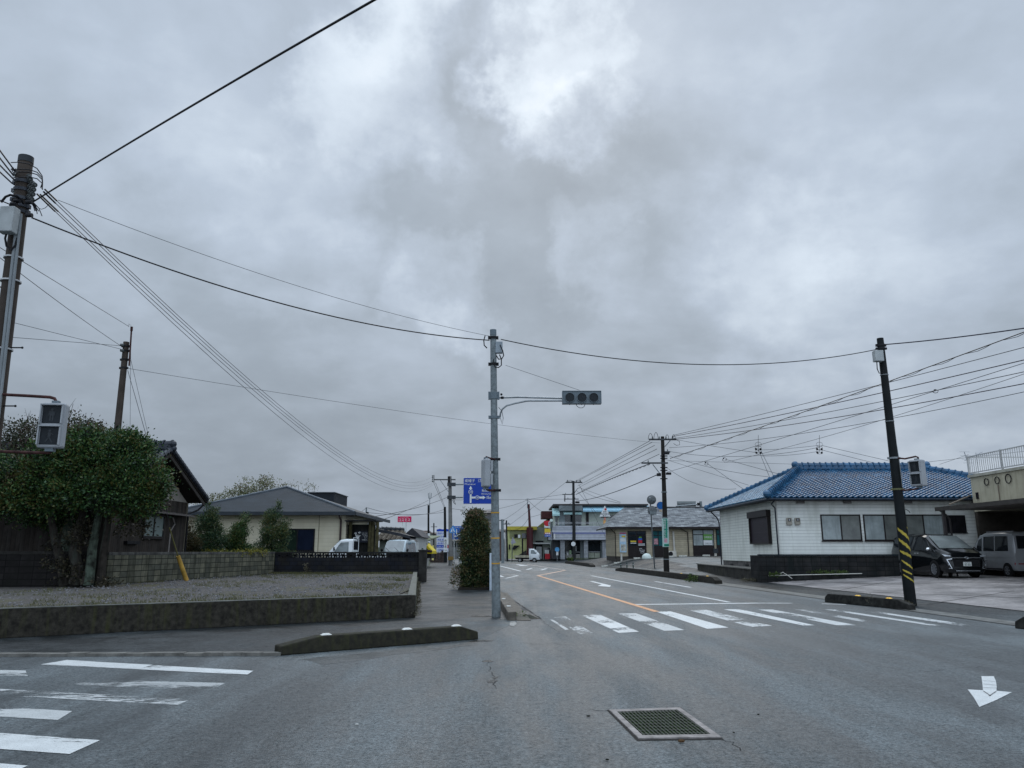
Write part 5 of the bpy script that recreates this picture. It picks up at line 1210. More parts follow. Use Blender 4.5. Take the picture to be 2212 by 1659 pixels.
t = thing('far_house', 'dark flat-ended roof rising behind the slate hip roof', 'house', P3(693, 1100, 62)); bx(t, 'roof', 664, 722, 1064, 1090, 62, 5, M('dark_roof_blue', (.014, .018, .024), rough=.6)); bx(t, 'roof_edge', 663, 723.5, 1062.6, 1064, 61.9, 5.2, GALV_); bx(t, 'wall', 668, 722, 1090.2, 1185, 62.2, 5, M('hidden_wall', (.3, .28, .2)))
simple_house('white gabled house behind the parked silver van', 868, 913, 1160, 1143, 66, 7, M('white_far_wall', (.45, .46, .45), rough=.6), DR, gable=True)
simple_house('green roofed shed behind the yellow hut', 893, 915, 1172, 1157, 75, 8, PW, M('green_roof', (.17, .20, .13), rough=.6))
simple_house('pale block with an orange band beyond the sheds', 885, 935, 1152, 1146, 140, 10, PW, BRR, wins=((893, 899, 1158, 1164),))
simple_house('cream houses in the distance left of the poles', 925, 948, 1158, 1150, 170, 10, CW, BRR, wins=((930, 934, 1163, 1168),))
simple_house('small pale shop behind the blue plaza pylon', 948, 1004, 1168, 1160, 150, 10, GRW, DR, wins=((975, 985, 1172, 1182), (988, 1000, 1172, 1182)))
simple_house('dark roofed building seen above the street hedge', 1037, 1067, 1108, 1102, 140, 10, M('brown_grey_wall', (.16, .15, .14), rough=.7, var=.3, scale=.5), DR, wins=((1045, 1060, 1115, 1124),))
simple_house('pale building hidden beside the hedge and grey pole', 1004, 1072, 1142, 1136, 135, 8, PW, DR, wins=((1055, 1060, 1160, 1170),))
simple_house('brown shopfront with purple sign beside the grey pole', 1068, 1088, 1148, 1143, 125, 8, M('brown_front', (.12, .07, .06), rough=.6, var=.3, scale=.5), DR, wins=((1071, 1076, 1165, 1195),))
simple_house('white narrow building left of the yellow flats', 1086, 1102, 1147, 1144, 135, 8, M('white_far_wall2', (.5, .5, .5), rough=.6), DR)
simple_house('hip roofed house far beyond the clinic', 1560, 1660, 1188, 1178, 120, 10, PW, DR)
t = thing('yellow_hut', 'bright yellow hut with sloping black roof edge', 'hut', P3(912, 1198, 72)); YE = M('bright_yellow', (.62, .48, .02), rough=.5, var=.1)
b = MB(); b.prism([P3(901, 1184, 72), P3(901, 1180, 72), P3(919, 1173.5, 72), P3(922, 1178, 72), P3(934, 1190, 72), P3(934, 1196, 72), P3(903, 1196, 72)], (0, 4, 0)); b.build('wall', YE, t)
b = MB(); b.tube([P3(901, 1179.5, 71.9), P3(919, 1172.6, 71.9), P3(922, 1176, 71.9)], .07, 5); b.tube([P3(918, 1184, 71.9), P3(924, 1190, 71.9), P3(933, 1191, 71.9)], .12, 5); b.build('trim', M('purple_black', (.03, .012, .025), rough=.5), t)
bx(t, 'base_wall', 912, 932, 1196.2, 1206, 72.2, 3, BLACK)
sg = bx(t, 'green_sign', 902, 914, 1184, 1196, 68, .2, M('dark_green', (.01, .07, .035), rough=.5)); b = MB(); tline(b, 'P', 903, 905.5, 1185.5, 1188, 68, .02); tline(b, '駐車場', 906, 913, 1186, 1188, 68, .02); tline(b, '→', 903, 912, 1190, 1192.5, 68, .02); b.build('lettering', WHITEP, sg)
# red sign on a pole
t = thing('red_roadside_sign', 'crimson billboard with white katakana on a tall white pole', 'sign', P3(873, 1180, 150))
f = bx(t, 'board', 859, 888.5, 1115.5, 1127.5, 150, .5, M('crimson', (.50, .01, .08), rough=.4, var=.05)); bx(f, 'border', 858.4, 889.1, 1114.9, 1128.1, 150.1, .3, WHITEP); b = MB(); tline(b, 'ドラッグストア', 865, 882, 1117, 1119.3, 150, .03); tline(b, 'コスモス', 861, 886, 1120.4, 1126, 150, .03); b.build('lettering', WHITEP, f)
b = MB(); a = P3(873.7, 1128, 150.2); b.cyl((a.x, a.y, 0), a, .45, .4, 8); b.build('post', WHITEP, t)
# plaza pylon with rows of writing
t = thing('plaza_pylon', 'tall blue and white directory pylon with rows of lettering', 'sign', P3(956, 1190, 120))
BW = M('pylon_white', (.48, .52, .62), rough=.4, var=.05); PBL = M('pylon_blue', (.01, .05, .36), rough=.4, var=.1)
bx(t, 'post', 945.5, 949, 1190, 1208, 120.2, .4, BW); bx(t, 'post', 964, 967, 1190, 1208, 120.2, .4, BW)
for (v0, v1, m_, s) in ((1148, 1155, BW, '食品館 衣料'), (1155.3, 1162, BW, '美容室 書店'), (1162.3, 1169, BW, '電器 薬局'), (1170, 1177, BW, '営業中'), (1177.3, 1183, PBL, '出口'), (1183.3, 1192, BW, '年中無休 24H')):
    p = bx(t, 'panel', 943, 970, v0, v1, 120, .6, m_); b = MB(); tline(b, s, 945, 962, v0 + 1.8, v1 - 1.4, 120, .03); b.build('lettering', PBL if m_ is BW else WHITEP, p)
b = MB(); b.prism([P3(943, 1147.8, 120), P3(943, 1144, 120), P3(950, 1142, 120), P3(956, 1143.5, 120), P3(963, 1142, 120), P3(971, 1144, 120), P3(971, 1147.8, 120)], (0, .6, 0)); b.build('crest', PBL, t)
f = bx(t, 'green_panel', 959.5, 969, 1163, 1176, 119.7, .25, WHITEP); b = MB(); tline(b, 'P あり', 961, 967, 1165, 1168, 119.7, .03); tline(b, 'ホテル', 961, 967, 1170, 1173, 119.7, .03); b.build('lettering', M('sign_green', (.02, .22, .10), rough=.4), f)
t = thing('round_board', 'small red and white board beside the plaza pylon', 'sign', P3(968, 1190, 116)); bx(t, 'board', 959, 971, 1178, 1184, 116, .2, REDP); bx(t, 'post', 964, 965.2, 1184.1, 1205, 116.05, .2, ALU)
# fence, banners, guard rail along the left pavement
t = thing('timber_fence', 'weathered brown fence along the far left pavement', 'fence', P3(950, 1205, 105))
b = MB()
for i, u in enumerate([930 + 2.2 * k for k in range(17)]):
    a = P3(u, 1200, 104 + (i % 3) * .1); b.box((a.x - .06, a.y, 0), (a.x + .06, a.y + .1, 1.25 + .35 * ((i * 7) % 5 > 1 and u > 950)))
b.build('boards', M('fence_brown', (.05, .035, .03), rough=.9, var=.5), t)
for u0, v0, v1, w_, m_, lab, kind in ((905 + 18.5, 1152, 1190, 5.5, WHITEP, 'white vertical banner beside the yellow hut', 'banner'), (906 + 27, 1178, 1210, 4.4, M('cream_banner', (.62, .55, .20), rough=.5), 'leaning yellow banner on the far left pavement', 'banner'), (926, 1181, 1204, 7, M('banner_blue_white', (.35, .42, .5), rough=.5, var=.7, scale=2, col2=(.7, .7, .72)), 'blue and white banner before the yellow hut', 'banner')):
    t = thing('shop_banner', lab, kind, P3(u0, v1, 100), 'shop banners on the far left'); f = bx(t, 'cloth', u0, u0 + w_, v0, v1, 100, .06, m_); bx(t, 'pole', u0 - .4, u0 - .05, v0, 1210, 100, .06, ALU)
for (u, ln) in ((985, 0),):
    t = thing('guard_rail', 'white pipe guard rail between pavement and street beyond the hedge', 'guard rail', (-3.2, 60, 0))
    b = MB(); pts = [(interp(LKERB, yy) - .25, yy) for yy in (42, 48, 54, 60, 66, 72, 78)]
    for z in (.45, .85): b.tube([(x, y, z) for x, y in pts], .035, 6)
    b.build('rails', M('rail_white', (.42, .44, .44), rough=.4), t)
    for x, y in pts: b = MB(); b.cyl((x, y, 0), (x, y, .95), .05, .05, 7); b.build('post', MATS['rail_white'], t)
# distant wooded rise
b = MB(); n = 90; rd = random.Random(5)
for k in range(n):
    x = -900 + k * 20; h = 9 + 3.5 * math.sin(x * .013) + 2.5 * math.sin(x * .041 + 2) + rd.uniform(-.8, .8); x2 = x + 20
    b.ball((x + 10, 520 + rd.uniform(-20, 20), 0), (17, 14, h), 10, 8)
o = b.build('far_woods', M('far_woods', (.035, .045, .030), rough=.95, var=.5, scale=.12, bump=.5, bscale=.6), smooth=True); tag(o, 'low dark line of distant woods on the horizon', 'woods', kind='stuff')
# ------------------------------------------------------------------ poles, signals and signs
WOODP = M('pole_brown', (.045, .036, .030), rough=.75, var=.35, scale=2, streak=((.09, .07, .055), .5), bump=.3)
BLKP = M('pole_black', (.007, .009, .010), rough=.5, var=.3, spec=.12)
GALV = M('galvanised', (.20, .23, .24), rough=.5, metal=.1, var=.30, scale=14, fine=.35)
GALV2 = M('galvanised_pale', (.26, .28, .29), rough=.4, metal=.3, var=.15, scale=8)
RUST = M('rusty_pipe', (.045, .018, .016), rough=.7, var=.5, scale=9)
HOUS = M('signal_housing', (.30, .315, .33), rough=.45, var=.06)
HOUSG = M('signal_housing_grey', (.13, .16, .18), rough=.45, var=.08)
CAB = M('cable_black', (.008, .008, .010), rough=.4)
CABG = M('cable_grey', (.035, .038, .045), rough=.5)
CABB = M('cable_bluish', (.014, .014, .032), rough=.4)
CONDM = M('conduit_grey', (.20, .22, .23), rough=.4, var=.1)
INS = M('insulator', (.10, .11, .11), rough=.3)


def shaft(parent, p, q, r0, r1, m, n=18, name='shaft'):
    b = MB(); b.cyl(p, q, r0, r1, n); o = b.build(name, m, parent, smooth=True); return o


def clamp(parent, p, d, r, h=.05, m=None, lug=.06):
    p, d = Vector(p), Vector(d).normalized(); b = MB(); b.cyl(p - d * h / 2, p + d * h / 2, r + .014, r + .014, 14)
    b.obox(p + X_ * r - d * h * .6 - Y_ * .03, X_ * lug, Y_ * .06, d * h * 1.2); b.obox(p - X_ * (r + lug) - d * h * .6 - Y_ * .03, X_ * lug, Y_ * .06, d * h * 1.2)
    return b.build('clamp', m or BLACK, parent)


def ped_signal(name, label, c, yaw, arms, h=.72, w=.37, d=.17, visor=True):
    """c: centre of the housing; yaw: direction the lamps face; arms: list of (points) pipes"""
    c = Vector(c); rot = Matrix.Rotation(yaw, 3, 'Z'); T = lambda p: c + rot @ p      # local: front faces -Y
    t = thing(name, label, 'pedestrian signal', c, 'pedestrian signals')
    b = MB(T); b.box((-w / 2, -d / 2, -h / 2), (w / 2, d / 2, h / 2)); o = b.build('housing', HOUS, t, bevel=.035)
    for s in (1, -1):
        b = MB(T); zc = s * h * .236; q = w * .39
        b.box((-q, -d / 2 - .006, zc - q), (q, -d / 2 + .02, zc + q)); l = b.build('lens', M('lens_dark', (.016, .020, .024), rough=.5, var=.3, scale=6, spec=.15), t, bevel=.012)
        b = MB(T); r_ = q + .022
        b.box((-r_, -d / 2 - .06, zc + q), (r_, -d / 2, zc + q + .018)); b.box((-r_, -d / 2 - .05, zc - q), (-r_ + .018, -d / 2, zc + q)); b.box((r_ - .018, -d / 2 - .05, zc - q), (r_, -d / 2, zc + q)); b.build('visor', HOUS, t)
        # walking / standing figure traced in lens ribs
        b = MB(T); y = -d / 2 - .009; b.cyl((0, y, zc + .075), (0, y - .002, zc + .075), .020, .020, 10)
        if s > 0:
            b.box((-.030, y - .002, zc - .02), (.030, y, zc + .05)); b.box((-.028, y - .002, zc - .10), (-.006, y, zc - .02)); b.box((.006, y - .002, zc - .10), (.028, y, zc - .02)); b.box((-.045, y - .002, zc - .02), (-.034, y, zc + .045)); b.box((.034, y - .002, zc - .02), (.045, y, zc + .045))
        else:
            b.box((-.022, y - .002, zc - .02), (.022, y, zc + .05)); b.obox((-.01, y - .002, zc - .02), (-.05, 0, -.08), (.02, 0, 0), (0, .002, 0)); b.obox((-.01, y - .002, zc - .02), (.045, 0, -.08), (.02, 0, 0), (0, .002, 0)); b.obox((-.02, y - .002, zc + .04), (-.04, 0, -.04), (.012, 0, .004), (0, .002, 0)); b.obox((.01, y - .002, zc + .04), (.04, 0, -.03), (.012, 0, .004), (0, .002, 0))
        b.build('figure_mark', M('lens_figure', (.035, .040, .045), rough=.5), l)
    b = MB(T); b.box((-.06, -.05, -h / 2 - .05), (.06, .05, -h / 2)); b.build('bracket', HOUSG, t); b = MB(T); b.box((-.05, -.04, h / 2), (.05, .04, h / 2 + .04)); b.build('bracket', HOUSG, t)
    for pts, m_ in arms:
        b = MB(); b.tube(pts, .024, 8); b.build('arm', m_, t, smooth=True)
    return t


# -- big brown pole on the left
Ya = 12.0; top = P3(56.5, 341, Ya); mid = P3(23.8, 603, Ya); d = (mid - top).normalized(); base = top + d * (top.z / -d.z)
LPd = -d
def LPat(z): return base + LPd * ((z - 0) / LPd.z)
t = thing('utility_pole', 'brown utility pole cut by the left frame edge', 'pole', base)
shaft(t, base, top, .155, .112, WOODP); b = MB(); b.cyl(top - LPd * .10, top + LPd * .015, .120, .118, 18); b.build('cap', M('pole_cap_dark', (.03, .035, .04), rough=.6), t, smooth=True)
for v, rr in ((395, .117), (412, .118), (431, .12), (447, .12), (459, .121)):
    c = P3(50, v, Ya).z; p = LPat(c); clamp(t, p, LPd, rr, .055, M('clamp_steel', (.05, .055, .065), rough=.5, metal=.3), .05)
c = P3(21.5, 477, 11.75); b = MB(); b.obox(c + Vector((-.13, -.1, -.22)), (.24, .0, 0), (0, .17, 0), (0, 0, .44)); b.build('junction_box', M('box_grey', (.34, .36, .36), rough=.5), t, bevel=.015)
for du, m_, r_ in ((0, CONDM, .028), (.075, CONDM, .022)):
    p0 = P3(39 + du * 90, 462, 11.84); p1 = LPat(1.2) + Vector((.13 + du * .5, -.10, 0)); b = MB(); b.cyl(p0, p1, r_, r_, 8); b.build('conduit', m_, t, smooth=True)
b = MB(); b.tube([P3(16, 498, 11.8), P3(11, 515, 11.8), P3(14, 532, 11.8), P3(24, 540, 11.8), P3(33, 530, 11.82), P3(37, 515, 11.84)], .017, 7); b.build('drip_loop', CAB, t, smooth=True)
for v in (558, 608 / 1, 755):
    p = LPat(P3(20, v, Ya).z); b = MB(); b.cyl(p - LPd * .012, p + LPd * .012, .148 if v < 600 else .155, .148 if v < 600 else .155, 16); b.build('band', M('band_white', (.5, .5, .5), rough=.5), t)
for u, v, s in ((0, 620, -1), (14, 751, 1), (8, 877, 1), (-3, 680, -1)):
    p = LPat(P3(20, v, Ya).z) + X_ * s * .10; b = MB(); b.cyl(p, p + X_ * s * .22, .011, .011, 7); b.ball(p + X_ * s * .22, .02, 7, 5); b.build('step_bolt', BLACK, t)
# head of the pole: strain insulators, jumper loops and racks
for i, (u, v) in enumerate(((78, 402), (75, 412), (73, 422), (70, 433), (66, 390))):
    p = P3(u, v, Ya - .1); b = MB(); q = P3(60, v - 14, Ya); b.cyl(q, p, .02, .02, 6)
    for k in range(3): b.cyl(p + (q - p) * (.15 + .22 * k), p + (q - p) * (.22 + .22 * k), .045, .045, 9)
    b.build('strain_insulator', INS, t)
for i, (u, v) in enumerate(((27, 375), (30, 388), (33, 402), (24, 365), (28, 412))):
    p = P3(u, v, Ya - .1); q = P3(44, v + 8, Ya); b = MB(); b.cyl(q, p, .02, .02, 6)
    for k in range(3): b.cyl(p + (q - p) * (.15 + .22 * k), p + (q - p) * (.22 + .22 * k), .042, .042, 9)
    b.build('strain_insulator', INS, t)
for (u0, v0, pk, u1, v1) in ((24, 351, 340, 91, 372), (24, 366, 352, 90, 376), (28, 372, 358, 88, 380), (28, 384, 368, 84, 388)):
    pts = [P3(u0, v0, Ya - .15), P3(40, v0 - .5, Ya - .35), P3(62, pk + 14, Ya - .3), P3(80, (pk + v1) / 2 + 8, Ya - .2), P3(91, v1 + 8, Ya - .1), P3(92, v1 + 22, Ya - .1), P3(88, 405, Ya - .1)]
    b = MB(); b.tube(pts, .0085, 6); b.build('jumper_wire', CAB, t, smooth=True)
b = MB(); b.tube([P3(2, 437, 11.6), P3(12, 425, 11.6), P3(22, 421, 11.6), P3(36, 424, 11.7), P3(46, 432, 11.8), P3(52, 441, 11.85)], .02, 7); b.build('jumper_wire', CAB, t, smooth=True)
rd = random.Random(21)
for i in range(7):
    u, v = 60 + i * 2.2, 426 + i * 2; b = MB(); b.tube([P3(u, v, 11.8), P3(u + 8 + rd.uniform(-2, 3), v + 12, 11.8), P3(u + 14 + rd.uniform(-3, 6), v + 24 + rd.uniform(-4, 6), 11.8)], .007, 5); b.build('tie_wire', CAB, t)
b = MB(); b.tube([P3(72, 438, 11.8), P3(84, 450, 11.8), P3(90, 452, 11.8), P3(98, 449, 11.8), P3(106, 441, 11.8)], .005, 5); b.build('tie_wire', CAB, t)
for i, (u, v) in enumerate(((37, 434), (63, 437), (63, 465), (30, 441))):
    b = MB(); p = P3(u, v, 11.75); b.cyl(p - X_ * .05, p + X_ * .05, .035, .035, 9); b.build('bolt_clamp', BLACK, t)
sx = lambda u, v, Y=11.8: P3(u, v, Y)
ped_signal('pedestrian_signal', 'white pedestrian signal on the brown pole before the tree', P3(115, 920, 11.75), R(8),
           [([sx(4, 852, 11.9), sx(20, 853, 11.85), sx(60, 855, 11.8), sx(108, 858, 11.75), sx(118, 861, 11.75), sx(122, 869, 11.75)], RUST), ([sx(-20, 974, 11.9), sx(20, 976, 11.85), sx(80, 978, 11.75), sx(108, 978, 11.75), sx(113, 970, 11.75)], RUST)], h=.70, w=.36)

# -- second pole on the left, behind the tree
Yb_ = 26.75; top = P3(273, 739, Yb_); low = P3(254, 925, Yb_); d = (top - low).normalized(); base = low - d * ((low.z) / d.z)
t = thing('utility_pole', 'slim brown pole with a pipe extension behind the big tree', 'pole', base); shaft(t, base, top, .145, .10, WOODP)
b = MB(); b.cyl(P3(279, 790, Yb_ - .1), P3(284, 712, Yb_ - .1), .03, .03, 8); b.cyl(P3(284, 715, Yb_ - .1), P3(284.5, 706, Yb_ - .1), .045, .045, 8); b.build('extension_pipe', RUST, t)
for v in (748, 758, 777, 795): clamp(t, low + d * ((P3(260, v, Yb_).z - low.z) / d.z), d, .105, .06, BLACK, .05)
for v in (745, 757): b = MB(); p = P3(264, v, Yb_ - .15); b.cyl(p - X_ * .06, p + X_ * .06, .05, .05, 8); b.build('insulator', INS, t)
b = MB(); b.tube([P3(278, 706, Yb_), P3(278.5, 699, Yb_), P3(282, 702, Yb_), P3(284, 708, Yb_)], .014, 5); b.build('insulator', M('white_cap', (.5, .5, .5)), t)

# -- grey signal pole in the middle
Yc = 18.5; base = G(1072, 1333); base.z = 0; top = P3(1065.3, 714, Yc - .25); d = (top - base).normalized(); CPb, CPd = base, d
def CPat(v, Y=18.4): z = P3(1068, v, Y).z; return base + d * (z / d.z)
t = thing('signal_pole', 'mottled grey signal pole with three yellow bands', 'pole', base); shaft(t, base, top, .105, .073, GALV)
b = MB(); b.cyl(top - d * .12, top + d * .02, .08, .08, 16); b.build('cap', HOUSG, t, smooth=True)
for v in (1107, 1162, 1217): p = CPat(v); b = MB(); b.cyl(p - d * .014, p + d * .014, .102, .102, 18); b.build('yellow_band', M('tape_orange', (.50, .27, .03), rough=.5), t)
b = MB(); b.obox(P3(1070, 762, 18.2), (.175, 0, 0), (0, .12, 0), (0, 0, .29)); b.build('junction_box', M('box_bluegrey', (.25, .29, .32), rough=.5), t, bevel=.012)
for pts in ([(1080, 745), (1086, 758), (1088, 768), (1084, 775), (1077, 776), (1072, 768)], [(1066, 776), (1066, 786), (1070, 793), (1077, 794), (1083, 789), (1083, 776), (1079, 766)], [(1048, 725), (1045, 735), (1046, 746), (1052, 752)]):
    b = MB(); b.tube([P3(u, v, 18.15) for u, v in pts], .014, 6); b.build('drip_loop', CAB, t, smooth=True)
for v in (733, 789): clamp(t, CPat(v), d, .078, .06, BLACK, .05)
clamp(t, CPat(856), d, .085, .16, HOUSG, .05); clamp(t, CPat(902), d, .086, .06, HOUSG, .05)
t = thing('traffic_signal', 'horizontal three-lamp traffic signal on an arm from the grey pole', 'traffic signal', P3(1256, 860, 18.3))
a, c = P3(1214.5, 873, 18.3), P3(1298, 845.5, 18.3); b = MB(); b.box((a.x, 18.22, a.z), (c.x, 18.38, c.z)); hs = b.build('housing', HOUSG, t, bevel=.006)
b = MB(); b.box((a.x, 18.205, a.z), (a.x + .012, 18.219, c.z)); b.box((c.x - .012, 18.205, a.z), (c.x, 18.219, c.z)); b.box((a.x + .012, 18.205, c.z - .012), (c.x - .012, 18.219, c.z)); b.box((a.x + .012, 18.205, a.z), (c.x - .012, 18.219, a.z + .012)); b.build('rim', HOUSG, hs)
for u in (1231, 1257, 1282.5):
    p = P3(u, 859, 18.22); b = MB(); b.cyl(p, p - Y_ * .012, .118, .116, 24); l = b.build('lens', M('lens_black', (.014, .018, .022), rough=.25, var=.3, scale=30), t)
    b = MB()
    for k in range(24):
        a0, a1 = 2 * math.pi * k / 24, 2 * math.pi * (k + 1) / 24; r0, r1 = .112, .121; y0, y1 = p.y - .004, p.y - .03
        P_ = lambda an, r, y: (p.x + r * math.cos(an), y, p.z + r * math.sin(an)); b.add([P_(a0, r1, y0), P_(a1, r1, y0), P_(a1, r1, y1), P_(a0, r1, y1), P_(a0, r0, y0), P_(a1, r0, y0), P_(a1, r0, y1), P_(a0, r0, y1)], [(0, 1, 2, 3), (4, 7, 6, 5), (3, 2, 6, 7)])
    b.build('hood', HOUSG, l); b = MB(); b.ball((p.x, 18.3, a.z - .01), .012, 6, 4); b.build('hinge', BLACK, t)
b = MB(); b.tube([P3(1078, 859, 18.35), P3(1120, 857.8, 18.32), P3(1216, 860.5, 18.3)], .024, 8); b.build('upper_arm', GALV2, t, smooth=True)
b = MB(); b.tube([P3(1080, 902, 18.4), P3(1081, 893, 18.38), P3(1085, 884, 18.36), P3(1094, 876.5, 18.34), P3(1112, 871.5, 18.32), P3(1134, 867, 18.3), P3(1142, 866, 18.3), P3(1217, 866, 18.3)], .021, 8); b.build('lower_arm', GALV2, t, smooth=True)
b = MB(); b.tube([P3(1244, 873, 18.3), P3(1247, 878, 18.3), P3(1252, 881, 18.3), P3(1258, 881, 18.3), P3(1262, 878, 18.3), P3(1264, 873, 18.3)], .007, 5); b.tube([P3(1077, 880, 18.3), P3(1084, 888, 18.3), P3(1087, 903, 18.3), P3(1085, 917, 18.3), P3(1081, 903, 18.3)], .007, 5); b.build('cable_loop', CAB, t)
b = MB(); b.cyl(P3(1082, 859, 18.34), P3(1088, 859, 18.34), .034, .034, 8); b.ball(P3(1083, 852, 18.3), .03, 7, 5); b.build('joint', BLACK, t)
ped_signal('pedestrian_signal', 'pedestrian signal seen side-on at the grey signal pole', P3(1049.5, 1022, 18.1), R(112),
           [([CPat(992, 18.3) - Y_ * .1, P3(1058, 990, 18.15), P3(1050, 987, 18.1), P3(1049, 991, 18.1)], RUST), ([CPat(1058, 18.3) - Y_ * .1, P3(1060, 1060, 18.15), P3(1052, 1058, 18.1), P3(1050, 1053, 18.1)], RUST)], h=.66, w=.30, d=.15)
clamp(thing('pole_clamp_pair', 'pair of bolted clamps with white caps on the grey signal pole', 'clamp', CPat(992)), CPat(992), d, .092, .05, BLACK, .05); clamp(bpy.data.objects['pole_clamp_pair'], CPat(1059), d, .096, .05, BLACK, .05)

# -- leaning black pole on the right
Yd = 22.2; base = G(1968, 1311); base.z = .02; top = P3(1901, 731, 22.0); d = (top - base).normalized()
def RPat(v): z = P3(1940, v, 22.1).z; return base + d * ((z - base.z) / d.z)
t = thing('utility_pole', 'leaning black pole with yellow warning stripes near its foot', 'pole', base); shaft(t, base - d * .1, top, .155, .095, BLKP)
b = MB(); b.tube([P3(1911, 806, 21.95), P3(1926, 900, 21.9), P3(1944, 1010, 21.9), P3(1949, 1060, 21.9)], .020, 7); b.build('conduit', CONDM, t, smooth=True)
for v in (812, 912): p = RPat(v); b = MB(); b.cyl(p - d * .01, p + d * .01, .118 if v < 900 else .124, .118 if v < 900 else .124, 16); b.build('band', CONDM, t)
a, c = P3(1887, 782, 21.9), P3(1903, 759, 21.9); b = MB(); b.box((a.x, 21.75, a.z), (c.x, 21.95, c.z)); b.build('junction_box', M('box_grey', (.34, .36, .36)), t, bevel=.012)
b = MB(); b.tube([P3(1894, 782, 21.9), P3(1895, 797, 21.9), P3(1899, 806, 21.9), P3(1907, 806, 21.9), P3(1912, 797, 21.9), P3(1911, 786, 21.9)], .014, 6); b.build('drip_loop', CAB, t, smooth=True)
clamp(t, RPat(748), d, .10, .06, BLACK, .05); clamp(t, RPat(755), d, .10, .05, BLACK, .06); clamp(t, RPat(991), d, .128, .05, CONDM, .05); clamp(t, RPat(1058), d, .132, .05, M('strap_olive', (.12, .12, .06)), .05)
# spiral warning stripes: worn yellow ribbons that follow the shaft
e1 = d.orthogonal().normalized(); e2 = d.cross(e1)
YEL = M('warning_yellow', (.40, .31, .05), rough=.5, var=.2, scale=6)
ang0 = math.atan2((-Y_).dot(e2), (-Y_).dot(e1)); b = MB()
zs = [(1142, 1170, 1), (1165, 1192, 1), (1190, 1206, .8), (1210, 1228, .6), (1230, 1240, .5), (1240, 1257, .5), (1139, 1150, .35)]
sgn = 1 if (d.cross(-Y_)).dot(X_) < 0 else -1
for i, (va, vb, wk) in enumerate(zs):
    n = 12; za, zb_ = P3(1945, va, 22.1).z, P3(1955, vb, 22.1).z; vs = []
    for k in range(n + 1):
        f = k / n; an = -1.35 + 2.7 * f
        if i == 6: an = .6 + .9 * f
        if wk < .7 and i != 6: an = -1.2 + (1.6 + .4 * (i % 2)) * f
        h = za + (zb_ - za) * f; w = .075 * wk * (1 + .25 * math.sin(k * 2.1 + i)) * (.6 + .4 * math.sin(math.pi * f))
        for hh in (h - w / 2 * 1.4, h + w / 2 * 1.4):
            L_ = (hh - base.z) / d.z; rr = .155 + (.095 - .155) * (L_ / ((top - base).length)) + .0035; rad = (X_ * math.sin(an) - Y_ * math.cos(an)); rad = (rad - d * rad.dot(d)).normalized(); vs.append(base + d * L_ + rad * rr)
    b.add(vs, [(2 * k, 2 * k + 1, 2 * k + 3, 2 * k + 2) for k in range(n)])
b.build('warning_stripes', YEL, t)
b = MB(); b.tube([P3(1956, 1100, 21.95), P3(1962, 1103, 21.9), P3(1966, 1108, 21.9)], .01, 5); b.build('stub', CAB, t)
ped_signal('pedestrian_signal', 'pedestrian signal with hooded lamps on the leaning black pole', P3(1983, 1022, 21.7), R(-58),
           [([RPat(991) - Y_ * .1, P3(1955, 991, 21.8), P3(1978, 986, 21.7), P3(1983, 988, 21.7), P3(1984, 994, 21.7)], RUST), ([RPat(1059) - Y_ * .1, P3(1956, 1059, 21.8), P3(1982, 1056, 21.7), P3(1987, 1052, 21.7)], RUST)], h=.74, w=.36, d=.24)

# -- tall black pole with crossarms by the clinic, and the one beyond
def big_pole(label, u0, vb, u1, vt, Y, r0, r1, m, arms, extra=None, name='utility_pole'):
    base = P3(u0, vb, Y); top = P3(u1, vt, Y); d = (top - base).normalized(); t = thing(name, label, 'pole', base, 'utility poles down the street')
    shaft(t, base - d * .3, top, r0, r1, m, 12)
    for (v, ua, ub, n_ins, th) in arms:
        a, c = P3(ua, v, Y - .15), P3(ub, v, Y - .15); b = MB(); b.obox(a - Z_ * th, c - a, (0, .12, 0), (0, 0, th * 2)); ar = b.build('crossarm', M('crossarm_steel', (.06, .065, .07), rough=.5), t)
        for k in range(n_ins):
            p = a.lerp(c, (k + .5) / n_ins); b = MB(); b.cyl(p, p + Z_ * th * 3.6, th * .9, th * .7, 7); b.build('insulator', INS, ar)
    return t, base, top, d


t, base, top, d = big_pole('tall black pole with the green advert near the clinic', 1440, 1236, 1431, 943, 54, .20, .12, M('pole_black_brown', (.016, .014, .012), rough=.6, var=.3), [(949, 1402, 1461, 4, .055), (1000, 1386, 1443, 2, .05), (976, 1436, 1448, 1, .05)])
for (u, v0, w_) in ((1405, 936, 5), (1417, 934, 5), (1441, 939, 4), (1455, 939, 4)):
    b = MB(); b.tube([P3(u - w_ + w_ * 2 * i / 8, 949 - (949 - v0) * math.sin(math.pi * i / 8) ** .6 if 0 < i < 8 else 949, 53.8) for i in range(9)], .016, 5); b.build('jumper_wire', CAB, t)
b = MB(); b.tube([P3(1461, 950, 53.8), P3(1468, 954, 53.8), P3(1468, 961, 53.8), P3(1461, 962, 53.8), P3(1455, 958, 53.8)], .016, 5); b.build('jumper_wire', CAB, t)
b = MB(); b.cyl(P3(1436, 965, 54), P3(1448, 951, 53.9), .03, .03, 6); b.cyl(P3(1410, 1003, 54), P3(1426, 1024, 54), .03, .03, 6); b.build('brace', GALV, t)
for (u0, u1, v0, v1) in ((1420, 1428, 1022, 1028), (1440, 1450, 1020.5, 1025), (1434, 1446, 977, 981)): bx(t, 'splice_box', u0, u1, v0, v1, 53.6, .25, BLACK)
for v in (1063, 1118, 1150, 1208): p = base + d * ((P3(1436, v, 54).z - base.z) / d.z); b = MB(); b.cyl(p - d * .03, p + d * .03, .20, .20, 12); b.build('band', GALV, t)
